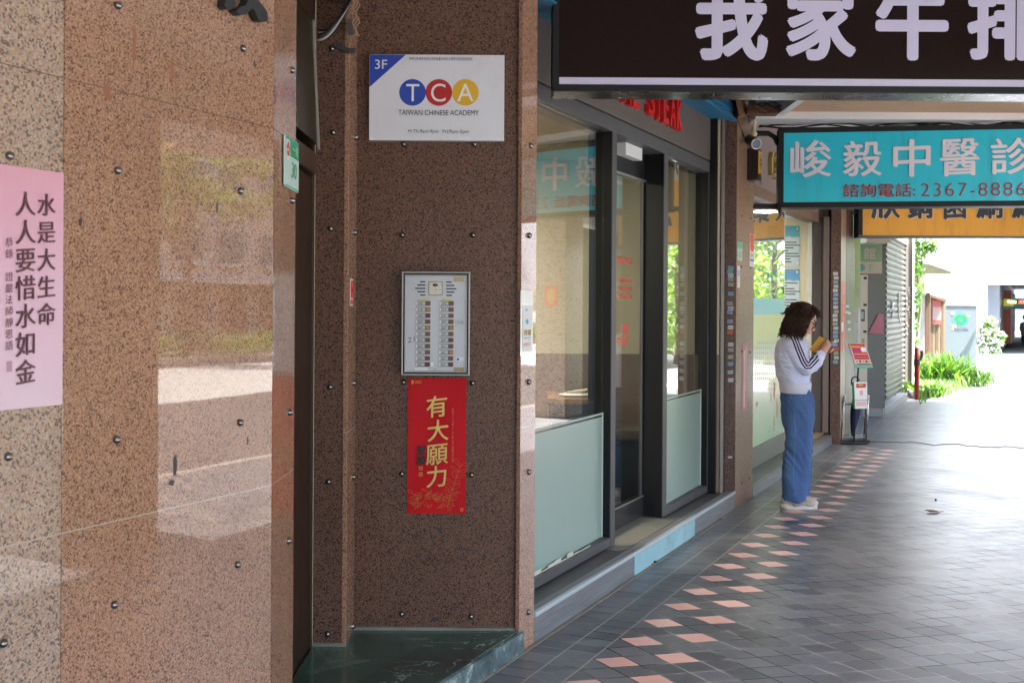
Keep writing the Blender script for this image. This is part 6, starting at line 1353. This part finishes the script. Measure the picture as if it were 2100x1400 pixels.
MB().bx(X(1856.5, 650, 20.5).x, X(1869.5, 650, 20.5).x, 20.5, 20.9, 0, 3.41).build('shaft', mat('grey pier stone', (.20, .185, .17), .45, 0, .12, 3), p4); MB().bx(X(1870, 650, 20.5).x, X(1873.5, 650, 20.5).x, 20.48, 20.9, 0, 3.41).build('edge', mat('pale edge', (.55, .54, .52), .5), p4)
for k in range(18):
    u, v = 1859+random.random()*8, 590+k*5.6; C_ = X(u, v, 20.49); MB().bx(C_.x-.012, C_.x+.014, 20.494, 20.4985, C_.z-.012, C_.z+.012).build('sticker', stk((.45, .45, .42) if k != 12 else (.5, .08, .03)), p4)
mb = MB(); a_ = Vector((X(1873.5, 650, 20.5).x, 20.9, 0)); mb.bx(-6, a_.x, 20.9, 21.3, 0, 3.41); mb.build('end_wall', M_CONC)['kind'] = 'structure'

# red bollard and pipe
Bp = G(1880, 819); bo = thing('bollard', 'red steel bollard with a dark collar at the end of the arcade', 'bollard', Bp); hB = YP(1880, 712, Bp.y).z
MB().tube([Bp, Bp+ZV*(hB-.04)], .042, 16).build('post', mat('bollard red', (.42, .02, .025), .4, 0, .2, 8), bo, smooth=True); MB().ell(Bp+ZV*(hB-.04), (.042, .042, .04), 16, 8).build('cap', mat('bollard cap', (.36, .05, .05), .4), bo, smooth=True)
zc = YP(1880, 742, Bp.y).z; MB().tube([Bp+ZV*(zc-.05), Bp+ZV*(zc+.05)], .055, 14).build('collar', mat('rusty collar', (.09, .06, .05), .6), bo)
mb = MB(); mb.tube([Bp+Vector((.05, 0, zc+.02)), Bp+Vector((.09, 0, zc+.12)), Bp+Vector((.08, 0, zc+.2))], .03, 8); mb.build('padlock', mat('lock grey', (.14, .12, .11), .5, .4), bo)
mb = MB(); mb.tube([X(1864, 802, 20.3), X(1868, 806, 20.2), X(1872, 815, 20.1), X(1876, 819, 20.0)], .05, 10); tag(mb.build('drain_pipe', mat('grey pipe', (.28, .27, .26), .5), None, smooth=True), 'grey drain pipe elbow between the step and the red bollard', 'pipe')

# ---------------------------------------------------------------- things lying on the arcade floor
lf = G(1912, 1050); dl_ = thing('dry_leaf', 'curled dry brown leaf lying alone on the dark tiles', 'leaf', lf)
mb = MB()
for i in range(7):
    for j in range(4):
        x = -.062+.124*i/6; w_ = .042*math.sin(math.pi*(i+.6)/7.2); y = (j/3-.5)*2*w_; mb.v.append((lf.x+x, lf.y+y*.8, .002+.014*(abs(y)/.042)**1.5+(.010 if i < 2 else 0)))
mb.f = [(i*4+j, (i+1)*4+j, (i+1)*4+j+1, i*4+j+1) for i in range(6) for j in range(3)]; mb.mi = [0]*18
mb.build('blade', mat('dry leaf', (.26, .115, .05), .6, 0, .3, 30), dl_, smooth=True); mb = MB(); mb.tube([lf+Vector((.06, 0, .012)), lf+Vector((.085, -.01, .008))], .0025, 5); mb.build('stalk', mat('stalk', (.15, .08, .04), .7), dl_)
mb = MB(); blob(mb, G(1475, 1068)+ZV*.004, XV, YV, .022, .014); mb.ell(G(1478, 1066)+ZV*.008, (.014, .01, .008), 8, 6); tag(mb.build('leaf_scrap', mat('leaf scrap', (.22, .08, .05), .7)), 'small reddish leaf scrap by the step near the tan pier', 'leaf')
mb = MB(); mb.ell(G(1341, 1155)+ZV*.01, (.022, .012, .010), 10, 6); mb.ell(G(1335, 1158)+ZV*.006, (.015, .01, .006), 10, 6); tag(mb.build('dirt_clump', mat('dirt clump', (.03, .025, .02), .8)), 'dark clump of dirt at the foot of the blue step patch', 'debris')
mb = MB(); mb.ell(G(1919, 1026)+ZV*.008, (.010, .010, .009), 8, 6); tag(mb.build('pebble', M_INK), 'tiny black pebble on the tiles behind the dry leaf', 'pebble')
mb = MB(); mb.tube([G(1797, 1058)+ZV*.003, G(1803, 1056)+ZV*.004], .003, 5); tag(mb.build('twig', mat('twig', (.45, .32, .15), .7)), 'short tan twig on the tiles left of the dry leaf', 'twig')
g = random.Random(2); mb = MB()
for k in range(60):
    p_ = P(g.uniform(4.2, 12), g.uniform(-2.08, -1.1)); r_ = g.uniform(.001, .0035); blob(mb, p_+ZV*.0012, XV, YV, r_, r_, 6)
tag(mb.build('litter', mat('pale crumbs', (.55, .52, .48), .7)), None, None, None, 'stuff')
mb = MB(); pts = [G(1786+k*13, 904+k*.62+1.6*math.sin(k*.8)+(2 if k % 5 == 0 else 0))+ZV*.005 for k in range(30)]; mb.tube(pts, .0038, 6)
tag(mb.build('floor_cable', mat('floor cable', (.10, .10, .10), .7)), 'thin dark cable lying across the arcade floor beyond the woman', 'cable')

# ---------------------------------------------------------------- the sunlit lane
M_GW = mat('grey post stone', (.20, .19, .18), .7, 0, .15, 3)
gt = thing('lane_gate', 'old gate with a mossy tiled canopy on a grey post, beyond the red bollard', 'gate', X(1892, 780, 24.6))
MB().bx(X(1887.5, 650, 24.6).x, X(1896.5, 650, 24.6).x, 24.6, 24.9, -.01, X(1892, 578, 24.6).z).build('post', M_GW, gt, bev=.01)
za = X(1900, 579, 24.6).z; zb_ = X(1900, 562, 24.6).z
MB().bx(X(1886, 650, 24.6).x, X(1941, 650, 24.6).x, 24.2, 25.0, za, zb_).build('canopy_beam', mat('canopy grey', (.22, .22, .23), .6), gt)
mb = MB(); pr = [X(1878, 562, 24.3), X(1880, 540, 24.3), X(1905, 541, 24.3), X(1930, 549, 24.3), X(1952, 557, 24.3), X(1950, 562, 24.3)]; n = len(pr)
mb.add(pr+[p+YV*.9 for p in pr], [tuple(range(n)), tuple(range(n, 2*n))[::-1]]+[(i, i+n, (i+1) % n+n, (i+1) % n) for i in range(n)])
mb.build('tiled_canopy', mat('mossy tiles', (.05, .05, .025), .8, 0, .5, 6), gt)
wf = thing('wooden_fence', 'weathered board fence with a thick brown post under the gate canopy', 'fence', X(1915, 770, 25.2)); M_WD = mat('weathered boards', (.11, .066, .036), .8, 0, .35, 5)
MB().bx(X(1897, 650, 25).x, X(1907.5, 650, 25).x, 25., 25.2, -.01, X(1902, 600, 25).z).build('thick_post', mat('brown post', (.085, .045, .026), .8, 0, .3, 6), wf, bev=.01)
for k in range(6):
    u0 = 1908.5+k*5.3; MB().bx(X(u0, 650, 25.3).x, X(u0+4.9, 650, 25.3).x, 25.3+.004*(k % 2), 25.34, -.01, X(u0, 607+k*1.8, 25.3).z).build('board', [M_WD, mat('grey boards', (.15, .125, .085), .8, 0, .3, 5)][k % 2], wf)
mb = MB(); q_ = [X(1907, 603, 25.2), X(1907, 608, 25.2), X(1941, 620, 25.2), X(1941, 613, 25.2)]; mb.add(q_+[p+YV*.2 for p in q_], [(0, 1, 2, 3), (7, 6, 5, 4), (0, 4, 5, 1), (1, 5, 6, 2), (2, 6, 7, 3), (3, 7, 4, 0)]); mb.build('top_rail', M_WD, wf)
rn = thing('red_notice', 'faded red and white notice on the board fence', 'notice', X(1921, 665, 25.28)); a_, b_, c_, d_ = fr(1913, 615, 1930, 665, 25.28); MB().bx(a_, b_, 25.275, 25.298, c_, d_).build('sheet', mat('faded notice', (.28, .18, .175), .6), rn)
MB().bx(a_, b_, 25.272, 25.2745, d_-.16, d_).build('red_band', mat('faded red', (.26, .06, .055), .6), rn); MB().bx(a_, b_, 25.272, 25.2745, c_, c_+.10).build('red_band', mat('faded red', (.26, .06, .055), .6), rn)
# recycling cabinet
YC = 25.9; a_, b_, c_, d_ = fr(1935.5, 628, 2003, 776, YC); c_ = -.005
rcb = thing('recycling_cabinet', 'pale grey recycling cabinet with a green and blue globe emblem', 'cabinet', ((a_+b_)/2, YC, 0)); M_CAB = mat('pale cabinet', (.105, .128, .135), .5, 0, .03, spec=.2)
MB().bx(a_, b_, YC, YC+.6, c_, d_).build('body', M_CAB, rcb, bev=.008); MB().bx(a_-.01, b_+.02, YC-.012, YC+.62, d_+.001, d_+.03).build('lid', M_CAB, rcb, bev=.005)
C_ = X(1970, 655, YC-.002); kx = YC/F
mb = MB(); mb.add([C_+XV*kx*17*math.cos(q)+ZV*kx*14*math.sin(q) for q in np.linspace(0, 2*math.pi, 33)[:-1]], [tuple(range(32))]); mb.build('globe', mat('globe blue', (.05, .20, .24), .4, spec=.2), rcb)
for k in range(3):
    mb = MB(); q0 = R(90+120*k); pts = []
    for rr_, qs in ((12.5, np.linspace(q0, q0+1.5, 7)), (5.5, np.linspace(q0+1.5, q0, 7))): pts += [C_-YV*.003+XV*kx*rr_*math.cos(q)+ZV*kx*rr_*.85*math.sin(q) for q in qs]
    mb.add(pts, [tuple(range(14))]); q1 = q0+1.5; mb.add([C_-YV*.003+XV*kx*r_*math.cos(q)+ZV*kx*r_*.85*math.sin(q) for r_, q in ((14.5, q1), (9, q1+.55), (3.5, q1))], [(0, 1, 2)]); mb.build('recycling_arrow', mat('arrow green', (.025, .17, .03), .4, spec=.2), rcb)
for u, v in ((1955, 643), (1986, 648), (1957, 668)): mb = MB(); blob(mb, X(u, v, YC-.006), XV, ZV, .05, .03, 10); mb.build('cloud_mark', M_WHITE, rcb)
mb = MB(); p_ = fr(1958, 672, 1986, 677, YC-.002); put_text(mb, '資源回收 公司環保', Vector((p_[0], YC-.002, p_[2])), XV, ZV, p_[1]-p_[0], p_[3]-p_[2], .02); mb.build('lettering', mat('grey print', (.10, .12, .14), .5), rcb)
MB().bx(X(1951.5, 674, YC).x, X(1956, 674, YC).x, YC-.003, YC-.001, X(1954, 677, YC).z, X(1954, 672, YC).z).build('orange_mark', mat('orange mark', (.6, .22, .08), .5), rcb)

# plants in the lane
def fronds(name, label, base, n, L, seed, mats, spread=.5, wdt=.018, droop=.5):
    g = random.Random(seed); mb = MB()
    for k in range(n):
        a = g.uniform(0, 6.28); p = Vector(base)+Vector((g.gauss(0, spread*.3), g.gauss(0, spread*.3), 0)); l = L*g.uniform(.5, 1.1); d = Vector((math.cos(a)*g.uniform(.1, .7), math.sin(a)*g.uniform(.1, .7), 1)).normalized()
        sd_ = d.cross(ZV).normalized() if d.cross(ZV).length > .01 else XV; mb.cur = g.randrange(len(mats)); prev = None; o = len(mb.v)
        for q in range(5):
            f = q/4; c = p+d*(l*f)-ZV*(droop*l*f*f*.5)+Vector((d.x, d.y, 0))*(droop*l*f*f*.4); ww = wdt*(math.sin(math.pi*min(.98, f*.9+.08))); mb.v += [tuple(c-sd_*ww), tuple(c+sd_*ww)]
        for q in range(4): mb.f.append((o+2*q, o+2*q+1, o+2*q+3, o+2*q+2)); mb.mi.append(mb.cur)
    r = thing(name, label, 'plant', base); mb.cur = 0; mb.build('leaves', mats, r)
    mb = MB()
    for k in range(5): mb.tube([Vector(base)+Vector((g.gauss(0, spread*.1), g.gauss(0, spread*.1), -.01)), Vector(base)+Vector((g.gauss(0, spread*.2), g.gauss(0, spread*.2), L*.55))], .006, 4)
    mb.build('stem', M_BARK, r); return r
LB = [leaf_mat('bright leaf', (.07, .15, .02)), leaf_mat('fresh leaf', (.10, .19, .028)), leaf_mat('deep green leaf', (.035, .085, .02))]  # three leaf tones mixed at random, the last a deeper green
fronds('weed_plant', 'feathery bright green weed in front of the recycling cabinet', G(1965, 790), 900, .8, 3, LB, 1.1, .011, .9)
fronds('weed_plant', 'tall weed growing between the board fence and the recycling cabinet', G(1930, 790), 520, 1.1, 4, LB, .8, .016, .7)
fronds('weed_plant', 'leafy weed right behind the red bollard', G(1897, 812), 380, .55, 5, LB, .7, .022, .9)
gm = random.Random(6); mb = MB(); 
for k in range(2600):
    f = gm.random(); p_ = G(1884+f*105+gm.gauss(0, 4), 0+ (814-f*26)+gm.gauss(0, 8)-8); p_.z = 0; hgt = gm.uniform(.05, .24); a = gm.uniform(0, 6.28); dx_ = Vector((math.cos(a), math.sin(a), 0)); sd_ = Vector((-dx_.y, dx_.x, 0))*.012; mb.cur = gm.randrange(3)
    mb.add([p_-sd_, p_+sd_, p_+dx_*hgt*.5+ZV*hgt+sd_*.3], [(0, 1, 2)])
mb.cur = 0; o = mb.build('grass', LB, None); o['kind'] = 'stuff'
vn_ = thing('climbing_vine', 'bright green vine hanging beside the end pier and the gate', 'vine', X(1880, 600, 22.))
cl_ = [(tuple(X(u, v, 22.+.3*math.sin(u))), (.10*r_, .12, .14*r_)) for u, v, r_ in [(1878, 500, 1.2), (1880, 525, 1.2), (1877, 552, 1.), (1881, 575, 1.3), (1884, 598, 1.2), (1878, 620, 1.), (1880, 645, 1.1), (1876, 670, .8), (1885, 555, 1.), (1889, 508, 1.4), (1903, 500, 1.3), (1914, 505, 1.2), (1895, 520, .9), (1878, 700, .6), (1882, 540, 1.1)]]
mesh_obj(leaf_mesh('leaves', LB, [((c[0]-vn_.location.x, c[1]-vn_.location.y, c[2]-vn_.location.z), r_) for c, r_ in cl_], 1500, .035, 4), vn_)
mb = MB(); mb.tube([X(1876, 735, 22), X(1884, 660, 22), X(1887, 620, 22), X(1880, 560, 22), X(1879, 490, 22)], .02, 6); mb.tube([X(1877, 720, 22), X(1880, 690, 22), X(1889, 615, 22.)], .025, 6); mb.build('stem', M_BARK, vn_)
shr = thing('oleander_shrub', 'tall pale flowering shrub in full sun beside the far arcade opening', 'shrub', YP(2022, 726, 39.0))
shr.location.z = 0
bp_ = shr.location; kx2 = bp_.y/F
cl_ = [((dx_*kx2, dy_, dz_*kx2), (8*kx2, .4, 9*kx2)) for dx_, dy_, dz_ in [(-6, 0, 12), (6, .2, 14), (18, 0, 12), (0, .1, 30), (12, 0, 32), (24, .1, 26), (-4, 0, 48), (6, .1, 52), (16, 0, 48), (2, 0, 68), (-8, .1, 30), (27, 0, 40), (9, 0, 70)]]
mesh_obj(leaf_mesh('leaves', [LB[1], leaf_mat('pale leaf', (.36, .44, .28)), mat('white petals', (.75, .76, .72), .6), LB[2]], cl_, 1700, .11, 8, .3, .28), shr)
mb = MB(); 
for k in range(5): mb.tube([Vector((bp_.x+.1*k-.2, bp_.y, -.02)), Vector((bp_.x+(k-2)*.25, bp_.y, 1.3))], .02, 5)
mb.build('stem', M_BARK, shr)

# far building with its own arcade
YF = 40.; xo = X(2024, 650, YF).x; zo = X(2060, 583, YF).z; M_FW = mat('white rendered wall', (.74, .74, .75), .7, 0, .05, .5)
fbld = thing('white_building', 'white rendered building with a dark arcade opening across the lane', 'building', (xo+5, YF, 0))
MB().bx(13.4, xo, YF, YF+.4, -.01, 14).build('wall', M_FW, fbld); MB().bx(xo+.001, 48, YF, YF+.4, zo, 14).build('wall', M_FW, fbld)
MB().bx(xo+.001, 48, YF+.41, YF+34, 2.95, 3.2).build('arcade_ceiling', mat('grey ceiling', (.16, .16, .19), .7), fbld)
MB().bx(X(2036, 650, YF).x, X(2048, 650, YF+.5).x, YF+.41, YF+1.5, 0, 2.94).build('column', mat('grey blue column', (.12, .13, .155), .6), fbld); 
L0 = Vector((17.85, YF+1., 0))
mb = MB(); mb.ob(L0-NV*.3, CV*36, NV*.3, ZV*2.94); mb.build('shop_wall', mat('dark shop wall', (.07, .065, .07), .5), fbld)
for k, cc in enumerate([(.34, .06, .05), (.5, .42, .38), (.28, .06, .05), (.12, .12, .13), (.5, .26, .05), (.45, .30, .25)]):
    mb = MB(); mb.ob(L0+CV*(6+k*2.6)+NV*.01+ZV*.2, CV*1.5, NV*.25, ZV*2.2); mb.build('shop_panel', mat('shop panel', cc, .5), fbld)
for k in range(4): 
    mb = MB(); q = L0+CV*(3+k*5)+NV*1.8+ZV*2.86; mb.ob(q, CV*1.3, NV*.3, ZV*.08); mb.build('lamp', M_WHITE, fbld)
mb = MB(); mb.bx(22, 60, 95, 96, -.1, 16); tag(mb.build('pale_blue_building', mat('pale blue wall', (.10, .155, .25), .7)), 'pale blue building closing the view at the far end of the second arcade', 'building')
led = thing('led_sign', 'dark LED sign with green and red lit characters hanging in the far arcade', 'sign', X(2085, 633, 43.5)); a_, b_, c_, d_ = fr(2055, 612, 2150, 634, 43.5)
MB().bx(a_, b_, 43.5, 43.7, c_, d_).build('case', mat('LED case', (.03, .06, .05), .4), led)
MB().bx(a_+.05, a_+.45, 43.48, 43.499, c_+.12, d_-.02).build('yellow_panel', mat('dull yellow panel', (.42, .30, .05), .5), led)
mb = MB(); p_ = fr(2066, 616, 2084, 622, 43.47); put_text(mb, '平小吃', Vector((p_[0], 43.47, p_[2])), XV, ZV, p_[1]-p_[0], p_[3]-p_[2], .03); mb.build('green_lettering', emis('LED green', (.25, 1, .2), 1.2), led)
mb = MB(); p_ = fr(2089, 615, 2120, 623, 43.47); put_text(mb, '大排長龍', Vector((p_[0], 43.47, p_[2])), XV, ZV, p_[1]-p_[0], p_[3]-p_[2], .03); mb.build('red_lettering', emis('LED red', (1, .05, .04), 1.2), led)
# distant pedestrian
YQ = 51.; fp_ = G(2102, 706); YQ = fp_.y
pd2 = thing('person', 'distant pedestrian in a grey top and dark trousers in the far arcade', 'person', fp_); kq = YQ/F
def D(du, v, y=0.): q = YP(2102+du, v, YQ); return Vector((q.x, q.y+y, q.z))
mb = MB(); mb.ell(D(0, 652), (.085, .09, .11)); limb(mb, [D(0, 657), D(0, 663)], [.05, .06]); mb.stack([(D(0, 686).x, YQ, D(0, 686).z, .15, .11), (D(0, 675).x, YQ, D(0, 675).z, .14, .10), (D(0, 664).x, YQ, D(0, 664).z, .17, .10), (D(0, 661).x, YQ, D(0, 661).z, .09, .07)])
for s in (-1, 1):
    limb(mb, [D(s*3.4, 684), D(s*3.6, 695), D(s*3.4, 703.5)], [.075, .058, .042]); limb(mb, [D(s*3.4, 704), D(s*3.4, 705)+Vector((0, -.1, 0))], [.04, .035]); limb(mb, [D(s*7.2, 665), D(s*8.8, 675), D(s*8.2, 684)], [.045, .04, .03]); limb(mb, [D(s*8.2, 684), D(s*8., 688)], [.028, .02])
solid(mb, .018, 2, .5, pd2, 'body', M_SKIN)
mb = MB(); mb.stack([(D(0, 689).x, YQ, D(0, 689).z, .19, .14), (D(0, 675).x, YQ, D(0, 675).z, .18, .135), (D(0, 664).x, YQ, D(0, 664).z, .21, .135), (D(0, 660.5).x, YQ, D(0, 660.5).z, .10, .09)])
for s in (-1, 1): limb(mb, [D(s*7, 664), D(s*8.8, 674)], [.065, .06])
solid(mb, .018, 2, .5, pd2, 'top', mat('grey top', (.30, .31, .33), .7))
mb = MB()
for s in (-1, 1): limb(mb, [D(s*3.4, 688), D(s*3.6, 696), D(s*3.5, 702)], [.10, .085, .07])
solid(mb, .018, 2, .5, pd2, 'trousers', mat('dark trousers', (.09, .11, .11), .7))
MB().ell(D(0, 651)+Vector((0, .015, .02)), (.10, .10, .11)).build('hair', mat('black hair', (.012, .011, .011), .5), pd2, smooth=True)
